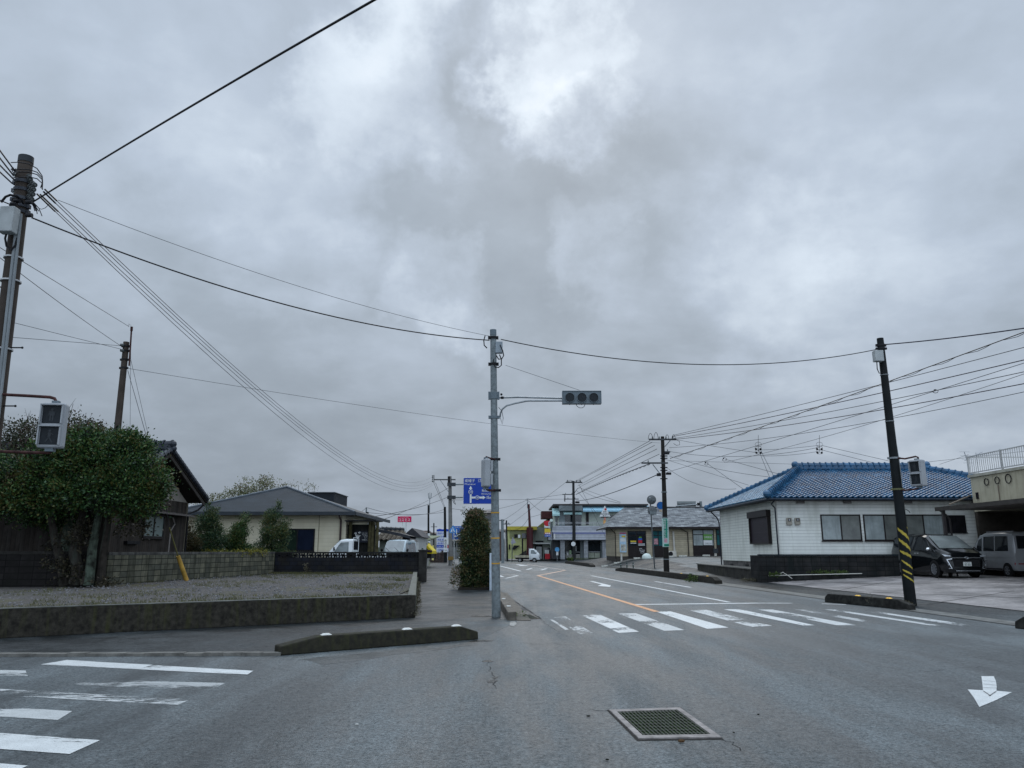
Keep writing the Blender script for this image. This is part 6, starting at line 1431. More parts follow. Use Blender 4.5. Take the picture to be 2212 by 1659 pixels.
for v in (985, 990, 1010, 1016, 1034): b = MB(); p = P3(1434, v, 53.8); b.cyl(p - X_ * .25, p + X_ * .25, .04, .04, 6); b.build('step_bolt', BLACK, t)
ad = thing('pole_advert', 'tall green and white advert wrapped on the black pole', 'sign', P3(1437, 1181, 53.7))
c0, c1 = P3(1441, 1179.5, 54), P3(1438, 1120.5, 54)
def wrap(parent, name, v0, v1, a0, a1, m_, rr=.225):
    b = MB(); n = 10; vs = []
    for v in (v1, v0):
        p = base + d * ((P3(1438, v, 54).z - base.z) / d.z)
        for i in range(n + 1): an = a0 + (a1 - a0) * i / n; vs.append(p + Vector((math.sin(an), -math.cos(an), 0)) * rr)
    b.add(vs, [(i, i + 1, n + 2 + i, n + 1 + i) for i in range(n)]); return b.build(name, m_, parent)
wrap(ad, 'board', 1120, 1181.5, -1.5, 1.5, M('advert_pale', (.42, .56, .52), rough=.4, var=.05)); wrap(ad, 'green_panel', 1121, 1162, -.72, .42, M('advert_green', (.02, .22, .14), rough=.4), .232); wrap(ad, 'pink_panel', 1163.5, 1172, -.7, .3, M('advert_pink', (.55, .28, .33), rough=.4), .232); wrap(ad, 'green_strip', 1175, 1180, -.7, 1.2, MATS['advert_green'], .232)
b = MB(); 
for i, ch in enumerate('歯科医院この先左'): tline(b, ch, 1433.3, 1438.6, 1122 + i * 5, 1126.4 + i * 5, 54, .25)
tline(b, '診療', 1434.5, 1438.5, 1164.5, 1167, 54, .25); b.build('lettering', WHITEP, ad)
b = MB()
for i, ch in enumerate('電話予約受付'): tline(b, ch, 1440.3, 1442.6, 1125 + i * 4.2, 1128 + i * 4.2, 54, .20)
b.build('lettering', M('advert_green2', (.02, .2, .12)), ad)
t, base, top, d = big_pole('dark pole with one crossarm in front of the corner shop', 1240.5, 1212, 1238.5, 1039, 112, .26, .17, M('pole_dark_far', (.02, .022, .022), rough=.6), [(1042, 1222, 1258, 4, .08), (1068, 1215, 1242, 2, .06), (1078, 1219, 1250, 2, .06)])
for u in (1226, 1232, 1247, 1253): b = MB(); b.tube([P3(u - 2, 1042, 111.8), P3(u - 1, 1037, 111.8), P3(u + 1, 1037, 111.8), P3(u + 2, 1042, 111.8)], .03, 5); b.build('jumper_wire', CAB, t)
b = MB(); b.tube([P3(1240, 1066, 111.8), P3(1248, 1055, 111.8), P3(1254, 1053, 111.8), P3(1257, 1058, 111.8)], .04, 5); b.tube([P3(1219.5, 1068, 111.8), P3(1219, 1082, 111.8), P3(1220.5, 1084, 111.8), P3(1221, 1070, 111.8)], .04, 5); b.build('loop_wire', CAB, t)
bx(t, 'splice_box', 1243, 1252, 1083, 1087, 111.5, .4, BLACK)
p = P3(1238.5, 1175, 111.6); b = MB(); b.cyl(p, p + Y_ * .05, .32, .32, 12); b.build('white_disc', WHITEP, t)
t, *_ = big_pole('dark red pole rising before the maroon tower', 1148, 1208, 1142, 1089, 108, .24, .15, M('pole_red', (.055, .018, .02), rough=.6), [(1101, 1140, 1146, 1, .06)])
b = MB(); b.cyl(P3(1139.5, 1098, 108), P3(1139, 1078, 108), .05, .05, 6); b.build('extension_pipe', GALV, t)
t, *_ = big_pole('slim black pole left of the yellow flats', 1096, 1208, 1094, 1124, 112, .14, .10, BLKP, [(1132, 1088, 1102, 2, .06)])
t, *_ = big_pole('grey sign pole left of the slim black pole', 1086, 1211, 1085, 1122, 100, .20, .18, GALV, [(1124, 1068, 1090, 0, .05)])
t, *_ = big_pole('large grey pole carrying the blue guide sign', 973.5, 1220, 972, 1029, 84, .24, .18, M('pole_concrete', (.16, .16, .155), rough=.7, var=.2, streak=((.09, .09, .09), .5)), [(1036, 937, 984, 0, .06)]); gpole = t
bx(t, 'yellow_wrap', 967.5, 979, 1202, 1210, 83.7, .3, M('wrap_ochre', (.22, .14, .04), rough=.7))
b = MB(); b.cyl(P3(970.5, 1065, 83.8), P3(951, 1037, 83.8), .03, .03, 6); b.build('brace', GALV, t)
b = MB(); b.cyl(P3(971, 1043, 84), P3(971, 1029, 84), .2, .2, 12); b.build('cap', BLACK, t)
b = MB(); b.cyl(P3(937.5, 1043, 83.8), P3(937.5, 1026, 83.8), .045, .045, 6)
for v in (1028, 1032, 1036, 1040): p = P3(934.5, v, 83.8); b.ball(p, .09, 7, 5)
b.build('insulator_rack', INS, t)
t, *_ = big_pole('black pole with white sign board beside the guide sign pole', 962, 1210, 961, 1095, 100, .2, .15, BLKP, [])
sgb = thing('pole_board', 'narrow white vertical board with black characters on a far pole', 'sign', P3(962, 1192, 99)); f = bx(sgb, 'board', 958.5, 966.5, 1161, 1192.5, 99.2, .08, WHITEP)
b = MB()
for i, ch in enumerate('泉の泉'): tline(b, ch, 960, 965, 1165 + i * 6.5, 1170.5 + i * 6.5, 99.2, .03)
tline(b, '本店', 960, 965, 1187, 1190.5, 99.2, .03); b.build('lettering', BLACK, f)
t, *_ = big_pole('far black pole with a forked top left of the board pole', 925.5, 1208, 925.5, 1091, 112, .16, .13, BLKP, [])
b = MB(); b.cyl(P3(928, 1108, 112), P3(928.5, 1072, 112), .05, .05, 6); b.tube([P3(925, 1065, 112), P3(926, 1076, 112), P3(928.5, 1078, 112), P3(931, 1076, 112), P3(932, 1065, 112)], .05, 6); b.cyl(P3(928.5, 1064, 112), P3(928.5, 1078, 112), .04, .04, 6); b.build('forked_head', GALV, t)
t, *_ = big_pole('farthest thin pole with a small crossarm', 937, 1208, 937.2, 1130, 140, .14, .11, BLKP, [(1138, 931, 944, 0, .05)])
t, *_ = big_pole('thin pole behind the beige bungalow', 902, 1190, 791.5, 1096, 80, .01, .01, GALV, []) if False else (None,)
t = thing('utility_pole', 'thin pole standing beyond the porch roof', 'pole', P3(792, 1130, 70), 'utility poles down the street'); b = MB(); q = P3(791.5, 1096, 70); b.cyl((q.x, 70, 0), (q.x, 70, q.z), .09, .07, 6); b.build('shaft', GALV, t); b = MB(); q = P3(793.5, 1106, 70); b.cyl((q.x, 70, 2), q, .13, .13, 6); b.build('sleeve', BLACK, t)

# guide sign on two arms
t = thing('guide_sign', 'large blue guide sign with arrows and route shields behind the grey signal pole', 'road sign', P3(1031, 1060, 83))
GB = M('guide_blue', (.012, .045, .30), rough=.4, var=.06); YG = 83.0
f = bx(t, 'panel', 1001, 1063, 1032.5, 1088, YG, .08, GB); bx(f, 'rim', 1000.3, 1063.7, 1031.8, 1088.6, YG + .03, .04, WHITEP)
b = MB(); k = .03
tline(b, '南種子', 1004, 1026, 1035, 1042, YG, k); tline(b, '17km', 1033, 1046, 1035, 1042, YG, k); tline(b, 'Minamitane', 1004, 1027, 1044, 1047.5, YG, k)
tline(b, '島間港', 1041, 1061, 1056.5, 1063, YG, k); tline(b, 'Shimama Port', 1040, 1062, 1065, 1068.5, YG, k); tline(b, '18km', 1051, 1062, 1071, 1078, YG, k); b.build('lettering', WHITEP, f)
b = MB(); bb_ = lambda u0, u1, v0, v1: (lambda a, c: b.box((a.x, a.y - .02, a.z), (c.x, a.y, c.z)))(P3(u0, v1, YG - .01), P3(u1, v0, YG - .01))
bb_(1014.8, 1018.6, 1067, 1086.5); bb_(1018.7, 1043, 1072.8, 1076.8); b.prism([P3(1013, 1056, YG - .02), P3(1016.7, 1049.5, YG - .02), P3(1020.4, 1056, YG - .02)], (0, -.02, 0)); bb_(1015.4, 1018, 1056.1, 1058.3); b.prism([P3(1043, 1070.8, YG - .02), P3(1049, 1074.8, YG - .02), P3(1043, 1078.8, YG - .02)], (0, -.02, 0)); b.build('arrow', WHITEP, f)
for (cu, cv, r_, s, shield) in ((1016.7, 1062.5, 5.0, '58', True), (1031, 1074.8, 4.6, '588', False)):
    pts = [P3(cu + r_ * math.sin(i * math.pi / 8), cv - r_ * .95 * math.cos(i * math.pi / 8) * (1.0 if not shield or math.cos(i * math.pi / 8) > 0 else 1.15), YG - .05) for i in range(16)]
    b = MB(); b.prism(pts, (0, -.015, 0)); s1 = b.build('shield', WHITEP, f)
    b = MB(); b.prism([(p - P3(cu, cv, YG - .05)) * .8 + P3(cu, cv, YG - .07) for p in pts], (0, -.01, 0)); s2 = b.build('shield_face', GB, s1) if False else b.build('shield_face', GB, f)
    b = MB(); tline(b, s, cu - 2.8, cu + 2.8, cv - 2, cv + 2, YG, .12); b.build('lettering', WHITEP, f)
for v in (1046.5, 1074.5):
    b = MB(); b.cyl(P3(977, v, 83.6), P3(1003, v, 83.3), .09, .07, 8); b.build('arm', GALV, t); bx(t, 'arm_clamp', 966, 984, v - 4, v + 3.5, 83.4, .3, M('clamp_dark', (.04, .045, .05)))
b = MB(); b.tube([P3(980, 1078, 83.4), P3(984, 1090, 83.4), P3(980, 1086, 83.4), P3(978, 1080, 83.4)], .03, 5); b.build('cable_loop', CAB, t)
# second blue sign and the crossing sign
t = thing('lane_sign', 'smaller blue direction sign half hidden by the hedge', 'road sign', P3(990, 1150, 90)); f = bx(t, 'panel', 976, 1002, 1136.5, 1165, 90, .08, M('sign_blue2', (.015, .10, .40), rough=.4, var=.06)); b = MB(); tline(b, '西之表', 978, 990, 1138, 1141, 90, .03); tline(b, '中種子', 991, 1000, 1138, 1141, 90, .03)
b.tube([P3(986.5, 1143, 89.9), P3(986.5, 1155, 89.9)], .07, 4); b.tube([P3(981, 1158.5, 89.9), P3(988, 1158, 89.9), P3(995, 1152, 89.9), P3(1000, 1151, 89.9)], .08, 4); b.prism([P3(991, 1155.5, 89.9), P3(994, 1151.5, 89.9), P3(995.5, 1156, 89.9)], (0, -.03, 0)); b.build('arrow', WHITEP, f)
b = MB(); b.cyl(G(1003, 1216), P3(1002.5, 1130, 90.3), .12, .1, 8); b.build('post', GALV, t)
t = thing('crossing_sign', 'blue and white pentagonal crossing sign on a thin white post', 'road sign', P3(980, 1222, 78))
Y5 = 77.5; b = MB(); b.prism([P3(979, 1134, Y5), P3(985.5, 1146, Y5), P3(984.5, 1151.5, Y5), P3(971.5, 1151.5, Y5), P3(970.5, 1146, Y5)], (0, .04, 0)); f = b.build('panel', M('sign_blue3', (.03, .20, .52), rough=.4), t)
b = MB(); b.prism([P3(978, 1138, Y5 - .01), P3(983, 1149.5, Y5 - .01), P3(973, 1149.5, Y5 - .01)], (0, -.01, 0)); b.build('triangle', WHITEP, f)
b = MB(); b.ball(P3(978, 1141.5, Y5 - .03), (.05, .01, .05), 6, 4); b.tube([P3(978, 1142.5, Y5 - .03), P3(978, 1146, Y5 - .03), P3(976, 1149, Y5 - .03)], .04, 4); b.tube([P3(978, 1146, Y5 - .03), P3(980.5, 1149, Y5 - .03)], .04, 4); b.build('figure_mark', M('sign_blue3', (.03, .2, .5)), f)
b = MB(); q = P3(980.5, 1152, Y5); g = G(981, 1223); b.cyl(g, q, .055, .05, 7); b.build('post', WHITEP, t)
# curve mirror, round sign, thin post by the tall pole; blue round sign; back of the gantry sign; bollards
t = thing('curve_mirror', 'two round curve mirrors seen from behind on a grey post', 'mirror', G(1414, 1234))
q0, q1 = G(1414.5, 1233.5), P3(1404, 1075, 55); b = MB(); b.cyl(q0, q1, .055, .045, 8); b.build('post', GALV2, t)
for (u, v, r_) in ((1407.5, 1079.5, 10), (1409, 1103, 10)):
    p = P3(u, v, 55.1); rr = r_ / 30.5; b = MB(); b.cyl(p, p + Y_ * .05, rr, rr, 22); b.ball(p + Y_ * .02, (rr * .95, .12, rr * .95), 14, 8); dk = b.build('disc', M('mirror_back', (.12, .13, .135), rough=.5, var=.1), t, smooth=True); b = MB(); b.obox(p + Vector((-.2, -.17, -.06)), (.4, 0, 0), (0, .05, 0), (0, 0, .05)); b.obox(p + Vector((-.03, -.17, -.2)), (.06, 0, 0), (0, .05, 0), (0, 0, .3)); b.build('bracket', GALV, dk)
bx(t, 'sign_back', 1404, 1418, 1104, 1112, 54.9, .04, GALV)
t = thing('round_road_sign', 'blue round sign with orange plate half behind the black pole', 'road sign', P3(1427, 1118, 55.5)); p = P3(1427, 1092, 55.5); b = MB(); b.cyl(p, p + Y_ * .03, .27, .27, 22); f = b.build('disc', M('sign_round_blue', (.02, .12, .36), rough=.4), t); b = MB(); b.cyl(p + Y_ * .005, p + Y_ * .025, .285, .285, 22); b.build('rim', M('sign_rim_orange', (.5, .3, .15)), f); bx(t, 'plate', 1424.5, 1430, 1101, 1105.5, 55.4, .03, M('plate_cream', (.55, .45, .33)))
bx(t, 'bracket', 1427, 1436, 1096, 1098, 55.6, .1, GALV)
t = thing('gantry_sign', 'grey back of an overhead sign above the clinic roof', 'road sign', P3(1485, 1090, 95)); bx(t, 'panel', 1463, 1503, 1083, 1094, 95, .08, M('sign_back_grey', (.15, .17, .17), rough=.5)); bx(t, 'channel', 1463, 1503, 1086, 1087.5, 94.85, .12, GALV2); b = MB(); b.cyl(P3(1460, 1093.5, 94.8), P3(1512, 1089, 94.8), .1, .1, 8); b.build('arm', GALV2, t); b = MB(); q = P3(1513.5, 1083, 95); b.cyl((q.x, 95, .5), (q.x, 95, q.z), .2, .17, 10); b.build('post', GALV, t); bx(t, 'clamp', 1507, 1512, 1086, 1092, 94.6, .3, BLACK)
for u, lab in ((1341, 'leftmost green bollard at the tip of the kerb island'), (1354, 'middle green bollard on the kerb island'), (1367.5, 'rightmost green bollard on the kerb island')):
    t = thing('bollard', lab, 'bollard', P3(u, 1233, 60), 'bollards on the kerb island'); q = P3(u, 1215, 60); b = MB(); b.cyl((q.x, 60, 0), q, .045, .04, 8); b.build('shaft', M('bollard_green', (.03, .06, .05), rough=.5), t); b = MB(); b.cyl((q.x, 60, q.z - .18), (q.x, 60, q.z - .12), .05, .05, 8); b.build('band', GALV2, t)
# white utility cover post right behind the grey signal pole, guy wire guard, road sign post by the flats
t = thing('roadside_cabinet', 'narrow pale roadside cabinet between the hedge and the grey pole', 'cabinet', G(1062, 1275)); a = G(1060, 1276); b = MB(); b.box((a.x - .05, a.y, .0), (a.x + .06, a.y + .9, 1.42)); b.build('case', M('panel_bluewhite', (.42, .48, .54), rough=.5), t, bevel=.015)
t = thing('guy_guard', 'leaning yellow guy-wire guard against the block wall', 'guy guard', G(403, 1254, LOT)); p, q = G(403, 1254, LOT), P3(384.5, 1201, 29.3); b = MB(); b.cyl(p, q, .085, .075, 12); b.build('sleeve', M('guard_yellow', (.42, .26, .055), rough=.5, var=.3, scale=4, streak=((.30, .14, .04), .6)), t, smooth=True)
q2 = P3(366, 1140, 28.4); q3 = P3(358, 1090, 27.8); b = MB(); b.cyl(q, q2, .028, .024, 8); b.build('stay_rod', M('guard_olive', (.16, .15, .06), rough=.6), t); b = MB(); b.tube([q2, q3, P3(276, 800, 26.7)], .009, 5); b.build('stay_wire', CABG, t)
t = thing('triangle_road_sign', 'triangular warning sign seen from behind before the yellow flats', 'road sign', G(1138, 1213)); p = P3(1106.5, 1170, 103); b = MB(); b.cyl(G(1106, 1214), P3(1106.8, 1165, 105), .06, .06, 7); b.build('post', GALV2, t); b = MB(); b.prism([P3(1107, 1159.5, 103), P3(1115, 1172, 103), P3(1106, 1176, 103), P3(1103.5, 1172, 103)], (0, .05, 0)); b.build('panel', M('sign_back_lilac', (.28, .28, .32)), t)
# ------------------------------------------------------------------ trees, hedge, shrubs
def leaves(name, blobs, n, size, m, parent, seed=0, clump=26, spread=.16, shell=.45, up=.35, elong=1.9, box=None):
    """leaf-sized faces gathered in sprays around points through the crown's volume"""
    rd = random.Random(seed); vs = []; fs = []; wt = [(r[0] * r[1] * r[2]) ** .66 for c, r in blobs]; base = WL[parent.name]
    nc = n // clump
    for _ in range(nc):
        c, r = rd.choices(blobs, wt)[0]
        d = Vector((rd.gauss(0, 1), rd.gauss(0, 1), rd.gauss(0, 1))).normalized()
        k = 1 - (1 - shell) * rd.random() ** 1.8 + rd.gauss(0, .035)
        cc = Vector(c) + Vector((d.x * r[0], d.y * r[1], d.z * r[2])) * k; s = spread * rd.uniform(.6, 1.4)
        out = (d + Vector((0, 0, up))).normalized()
        for _ in range(clump):
            p = cc + Vector((rd.gauss(0, s), rd.gauss(0, s), rd.gauss(0, s * .7))); L = size * rd.uniform(.6, 1.35)
            a = (out * .8 + Vector((rd.gauss(0, .6), rd.gauss(0, .6), rd.gauss(0, .6)))).normalized(); q = a.orthogonal().normalized(); q.rotate(Matrix.Rotation(rd.uniform(0, 6.28), 3, a))
            w = q * (L / elong / 2); p = p - base; i = len(vs)
            vs += [p, p + a * L * .5 + w, p + a * L, p + a * L * .5 - w]; fs.append((i, i + 1, i + 2, i + 3))
    me = bpy.data.meshes.new(name); me.from_pydata([tuple(v) for v in vs], [], fs); me.materials.append(m); me.update()
    o = bpy.data.objects.new(name, me); C.objects.link(o); o.parent = parent; return o


def branch(mb, p, d, L, r, depth, rd, spread=.5):
    p = Vector(p); d = Vector(d).normalized(); pts = [p]; k = 4
    for i in range(k):
        d = (d + Vector((rd.gauss(0, .12), rd.gauss(0, .12), rd.gauss(.04, .08)))).normalized(); pts.append(pts[-1] + d * L / k)
    mb.tube(pts, r, 7 if r > .04 else 5, taper=r * .6)
    if depth:
        for _ in range(3 if depth > 1 else 2):
            nd = (d + Vector((rd.gauss(0, spread), rd.gauss(0, spread), rd.gauss(.1, .3)))).normalized(); branch(mb, pts[-1 if rd.random() < .6 else -2], nd, L * .68, r * .55, depth - 1, rd, spread)


BARK = M('bark_dark', (.030, .026, .022), rough=.9, var=.5, scale=5, bump=.9, bscale=25, streak=((.05, .075, .06), .5))
BARKM = M('bark_lichen', (.025, .025, .020), rough=.9, var=.6, scale=5, bump=.9, bscale=25, col2=(.085, .11, .085))
L1 = leafmat('leaves_broad', [(.006, .006, .006), (.012, .032, .013), (.024, .068, .020), (.050, .105, .024), (.085, .078, .020)], scale=1.1, spec=.3)
L1b = leafmat('leaves_bronze', [(.015, .012, .010), (.03, .035, .012), (.06, .055, .02), (.08, .05, .022)], scale=1.4, spec=.3)
L2 = leafmat('leaves_sparse', [(.02, .02, .018), (.03, .042, .022), (.05, .06, .03), (.07, .04, .035)], scale=1.6)
L3 = leafmat('leaves_conifer', [(.010, .018, .012), (.022, .052, .026), (.042, .080, .030), (.11, .105, .03)], scale=.9, spec=.25)
L4 = leafmat('leaves_hedge', [(.012, .012, .012), (.018, .040, .022), (.036, .070, .022), (.10, .092, .034), (.14, .10, .048)], scale=2.2, spec=.25, rough=.5)
L5 = leafmat('leaves_pale', [(.06, .075, .03), (.11, .13, .055), (.17, .17, .09), (.14, .11, .07)], scale=.7)
L6 = leafmat('leaves_blossom_tips', [(.05, .05, .02), (.12, .09, .05), (.30, .18, .13)], scale=3)

t = thing('broadleaf_tree', 'big dark clipped broadleaf tree overhanging the block wall', 'tree', G(185, 1259, LOT))
g = Vector((-13.7, 25.15, LOT)); rd = random.Random(3); b = MB()
def tr(pts, r0, r1): b.tube([P3(u, v, Y) for u, v, Y in pts], r0, 9, taper=r1)
tr([(190, 1264, g.y), (196, 1225, g.y), (200, 1185, g.y + .05), (206, 1150, g.y + .1), (214, 1105, g.y + .2), (205, 1060, g.y + .4)], .17, .09)
b2_ = b.build('trunk', BARKM, t, smooth=True); b = MB()
tr([(165, 1264, g.y + .1), (168, 1230, g.y + .1), (160, 1190, g.y + .1), (168, 1150, g.y + .1), (180, 1110, g.y + .1), (170, 1050, g.y + .3)], .20, .10)
tr([(140, 1264, g.y + .3), (133, 1215, g.y + .2), (120, 1170, g.y + .1), (110, 1120, g.y), (90, 1070, g.y)], .17, .08)
tr([(215, 1262, g.y + .3), (222, 1200, g.y + .3), (232, 1140, g.y + .3), (235, 1100, g.y + .3)], .16, .09)
tr([(168, 1230, g.y + .1), (150, 1262, g.y - .1)], .12, .06); tr([(190, 1235, g.y), (176, 1264, g.y - .15)], .12, .05)
b.build('side_trunk', BARK, t, smooth=True); b = MB()
for i in range(9): branch(b, P3(190 + rd.uniform(-60, 40), 1110, g.y + .2), (rd.gauss(0, .7), rd.gauss(0, .5), 1), 1.0, .06, 2, rd)
b.build('limbs', BARK, t, smooth=True)
S = lambda u, v, Y, r: (P3(u, v, Y), r)
bl = [S(235, 1000, g.y, (1.55, 1.3, .95)), S(120, 1020, g.y, (1.5, 1.3, .95)), S(40, 1046, g.y + .2, (1.2, 1.1, 1.0)), S(290, 1055, g.y - .1, (.95, 1.0, .95)), S(200, 1062, g.y - .5, (1.5, .9, .55)), S(90, 1074, g.y - .3, (1.3, .9, .5)), S(175, 965, g.y, (1.2, 1.1, .5)), S(-40, 1030, g.y + .2, (1.1, 1.0, .9)), S(262, 962, g.y + .1, (.75, .8, .45)), S(325, 1070, g.y, (.42, .6, .5))]
leaves('crown', bl, 78000, .098, L1, t, 5, 66, .15, .5)
leaves('bronze_leaves', [S(75, 1010, g.y - .5, (.8, .6, .5)), S(40, 1060, g.y - .4, (.6, .5, .4)), S(335, 1050, g.y + .1, (.35, .5, .7)), S(180, 940, g.y, (.9, .6, .25))], 3600, .11, L1b, t, 8, 24, .12)
b_ = [S(150, 1235, g.y - .1, (.5, .3, .45)), S(120, 1190, g.y, (.35, .3, .6)), S(285, 1135, g.y + .4, (.6, .4, .3)), S(215, 1255, g.y, (.5, .3, .12)), S(175, 1150, g.y - .1, (.4, .3, .5))]
leaves('ivy', b_, 1700, .10, leafmat('leaves_ivy', [(.008, .008, .007), (.016, .018, .010), (.035, .032, .018), (.06, .05, .03)], scale=3), t, 9, 14, .12)
t = thing('lichen_tree', 'slim lichen-spotted trunk at the far left behind the block wall', 'tree', P3(142, 1195, 26.6)); b = MB(); b.tube([P3(140, 1215, 26.5), P3(143, 1160, 26.5), P3(152, 1110, 26.5), P3(165, 1060, 26.4)], .17, 9, taper=.1); b.build('trunk', BARKM, t, smooth=True)
leaves('crown', [S(120, 1120, 26.6, (.8, .5, .35)), S(60, 1110, 26.6, (.9, .5, .3))], 2600, .10, L1, t, 19, 24, .13)
# thin-leaved tree behind it
t = thing('sparse_tree', 'thin-leaved tree with open twigs rising behind the big tree', 'tree', (-17.5, 30, .3)); rd = random.Random(31); b = MB()
b.tube([(-18, 29.2, .3), (-18, 29.2, 3), (-17.9, 29.2, 4.2)], .12, 7, taper=.08)
for (u, v) in ((20, 915), (60, 900), (110, 888), (150, 880), (190, 905), (225, 925), (-15, 920), (170, 920), (90, 930), (40, 935)):
    e = P3(u, v, 29.2); s = Vector((-18, 29.2, 4.0)).lerp(P3(u, 990, 29.2), .75); b.tube([s, s.lerp(e, .5) + Vector((.1, 0, .05)), e], .035, 5, taper=.010)
    for k in range(5): q = s.lerp(e, rd.uniform(.5, 1)); b.tube([q, q + Vector((rd.gauss(0, .25), rd.gauss(0, .2), rd.uniform(.1, .5)))], .008, 4, taper=.003)
b.tube([P3(150, 905, 29.2), P3(158, 872, 29.2)], .008, 4); b.tube([P3(140, 900, 29.2), P3(136, 876, 29.2)], .008, 4)
b.build('branches', BARK, t)
leaves('crown', [S(50, 930, 29.2, (1.1, .7, .45)), S(150, 915, 29.2, (.85, .6, .45)), S(205, 930, 29.2, (.6, .5, .25)), S(100, 945, 29.2, (1.6, .8, .5)), S(10, 960, 29.2, (1.2, .8, .5))], 6500, .095, L2, t, 12, 13, .14, .3)
b = MB(); leaves_u = [S(5, 930, 29.2, (.35, .3, .6))]
# conifers behind the wall
for (u, vt, vb, Y, wr, lab, sd, m_) in ((443, 1088, 1198, 37, .95, 'feathery conifer with bright tip between timber house and bungalow', 1, L3), (405, 1128, 1196, 36, .62, 'reddish brown shrub beside the timber house corner', 2, L1b), (515, 1118, 1196, 38, .80, 'dark rounded shrub between the two conifers', 3, L1), (585, 1091, 1198, 39.6, 1.05, 'tall pointed conifer left of the dark window', 4, L3)):
    if Y > 38.7: Y = 40.2
    a = P3(u, vb, Y); top = P3(u, vt, Y); h = top.z - .3; t = thing('conifer' if m_ is L3 else 'shrub', lab, 'conifer' if m_ is L3 else 'shrub', (a.x, Y, .3), 'shrubs behind the block wall'); b = MB(); b.cyl((a.x, Y, .25), (a.x, Y, top.z - .2), .06, .015, 6); b.build('trunk', BARK, t)
    bl = []; rd = random.Random(sd)
    n = 9; wr *= 1.12
    for i in range(n):
        f = i / (n - 1); r = wr * ((1 - f) ** .75 * (1 if m_ is L3 else 1.1) + .10) * rd.uniform(.85, 1.15); bl.append(((a.x + rd.gauss(0, wr * .14), Y + rd.gauss(0, .1), .5 + (h - .35) * f), (r, r * .9, h / n * .85)))
    if sd == 4: bl += [S(527, 1118, Y, (.16, .15, .25)), S(622, 1128, Y, (.20, .15, .2)), S(608, 1150, Y, (.35, .3, .3))]
    leaves('crown', bl, 34000 if wr > .7 else 16000, .085, m_, t, 40 + sd, 30, .09, .35, up=.9, elong=2.6)
rd = random.Random(77); t = thing('flower_fringe', 'low yellow-green fringe of plants along the top of the mossy wall', 'plant', (-12.6, 35, 1.3))
leaves('foliage', [((-12.9 + i * .17, 33.5 + i * .7, 1.42), (.25, .4, .12)) for i in range(7)], 1500, .07, leafmat('leaves_yellow', [(.05, .06, .01), (.13, .13, .02), (.24, .20, .03)], scale=3), t, 61, 12, .08)
# pale tree behind the bungalow
t = thing('pale_tree', 'pale olive tree rising behind the slate hip roof', 'tree', P3(530, 1150, 64)); b = MB(); rd = random.Random(6); q = P3(545, 1150, 64); b.cyl((q.x, 64, 0), q, .25, .18, 7)
for (u, v) in ((470, 1080), (500, 1065), (530, 1045), (560, 1040), (578, 1040), (612, 1045), (645, 1052), (667, 1050), (520, 1050)): b.tube([P3(u * .5 + 275, 1120, 64), P3(u, v + 25, 64), P3(u, v, 64)], .05, 5, taper=.015)
b.build('trunk', BARK, t)
leaves('crown', [S(480, 1085, 64, (1.6, 1, .8)), S(520, 1070, 64, (1.6, 1, .9)), S(552, 1058, 64, (1.3, .9, 1.0)), S(575, 1052, 64, (.7, .6, .9)), S(455, 1095, 64, (1.0, .8, .5))], 4200, .15, L5, t, 71, 12, .22, .3)
leaves('twig_leaves', [S(620, 1052, 64, (1.0, .6, .35)), S(668, 1056, 64, (.5, .5, .5)), S(580, 1040, 64, (.5, .4, .5)), S(528, 1042, 64, (.35, .4, .6)), S(430, 1093, 64, (.5, .4, .6))], 800, .12, L5, t, 72, 6, .2, .3)
# the tall hedge beside the grey pole
g = G(1020, 1272); t = thing('column_hedge', 'tall clipped column hedge beside the grey signal pole', 'hedge', g); Yh = 31.6
bl = []; hx = lambda u: P3(u, 1200, Yh).x
for i in range(9):
    f = i / 8; z = .2 + 2.65 * f; hw = (hx(1056) - hx(994)) / 2 * (.96 if f < .7 else .92 if f < .85 else .80 if f < .95 else .52); cx = hx(1026 + 1.5 * math.sin(i * 2)); bl.append(((cx, Yh + .3, z), (hw, .55, .30)))
leaves('foliage', bl, 52000, .066, L4, t, 90, 22, .06, .80, elong=1.7)
leaves('foliage_fringe', [((hx(986), Yh + .1, .35), (.22, .3, .4)), ((hx(984), Yh, .75), (.16, .2, .25)), ((hx(992), Yh, 1.9), (.1, .2, .5)), ((hx(1001), Yh, 3.05), (.05, .1, .22)), ((hx(1007), Yh, 3.0), (.05, .1, .2)), ((hx(1040), Yh, 3.0), (.05, .1, .16))], 1300, .06, L4, t, 93, 8, .05, .2)
leaves('blossoms', [((hx(1023), Yh - .2, 3.0), (.28, .3, .14)), ((hx(985), Yh - .2, .5), (.15, .2, .35))], 420, .05, L6, t, 92, 8, .06, .4)
b = MB()
for i in range(7): b.tube([(hx(1005 + i * 6), Yh + .3, -.02), (hx(1004 + i * 6.5), Yh + .3, 1.5), (hx(1010 + i * 4.5), Yh + .3, 2.9)], .03, 6, taper=.01)
b.build('stems', BARK, t)
b = MB(); b.box((hx(992), Yh - .4, -.02), (hx(1062), Yh + 1.4, .09)); tag(b.build('planting_bed', M('bed_soil', (.02, .017, .014), rough=.9, bump=.6)), 'dark planting bed under the tall column hedge', 'bed')
# low hedge further along the pavement
t = thing('low_hedge', 'low pale shrubs along the rail beyond the tall hedge', 'hedge', (-3, 48, 0)); leaves('foliage', [((interp(LKERB, yy) - .6, yy, .45), (.4, .9, .42)) for yy in (38, 40, 42)] + [((interp(LKERB, 36) - .6, 36, .5), (.35, .5, .5))], 4200, .09, leafmat('leaves_dusty', [(.05, .05, .045), (.10, .11, .09), (.17, .17, .14)], scale=2), t, 95, 12, .1, .4)
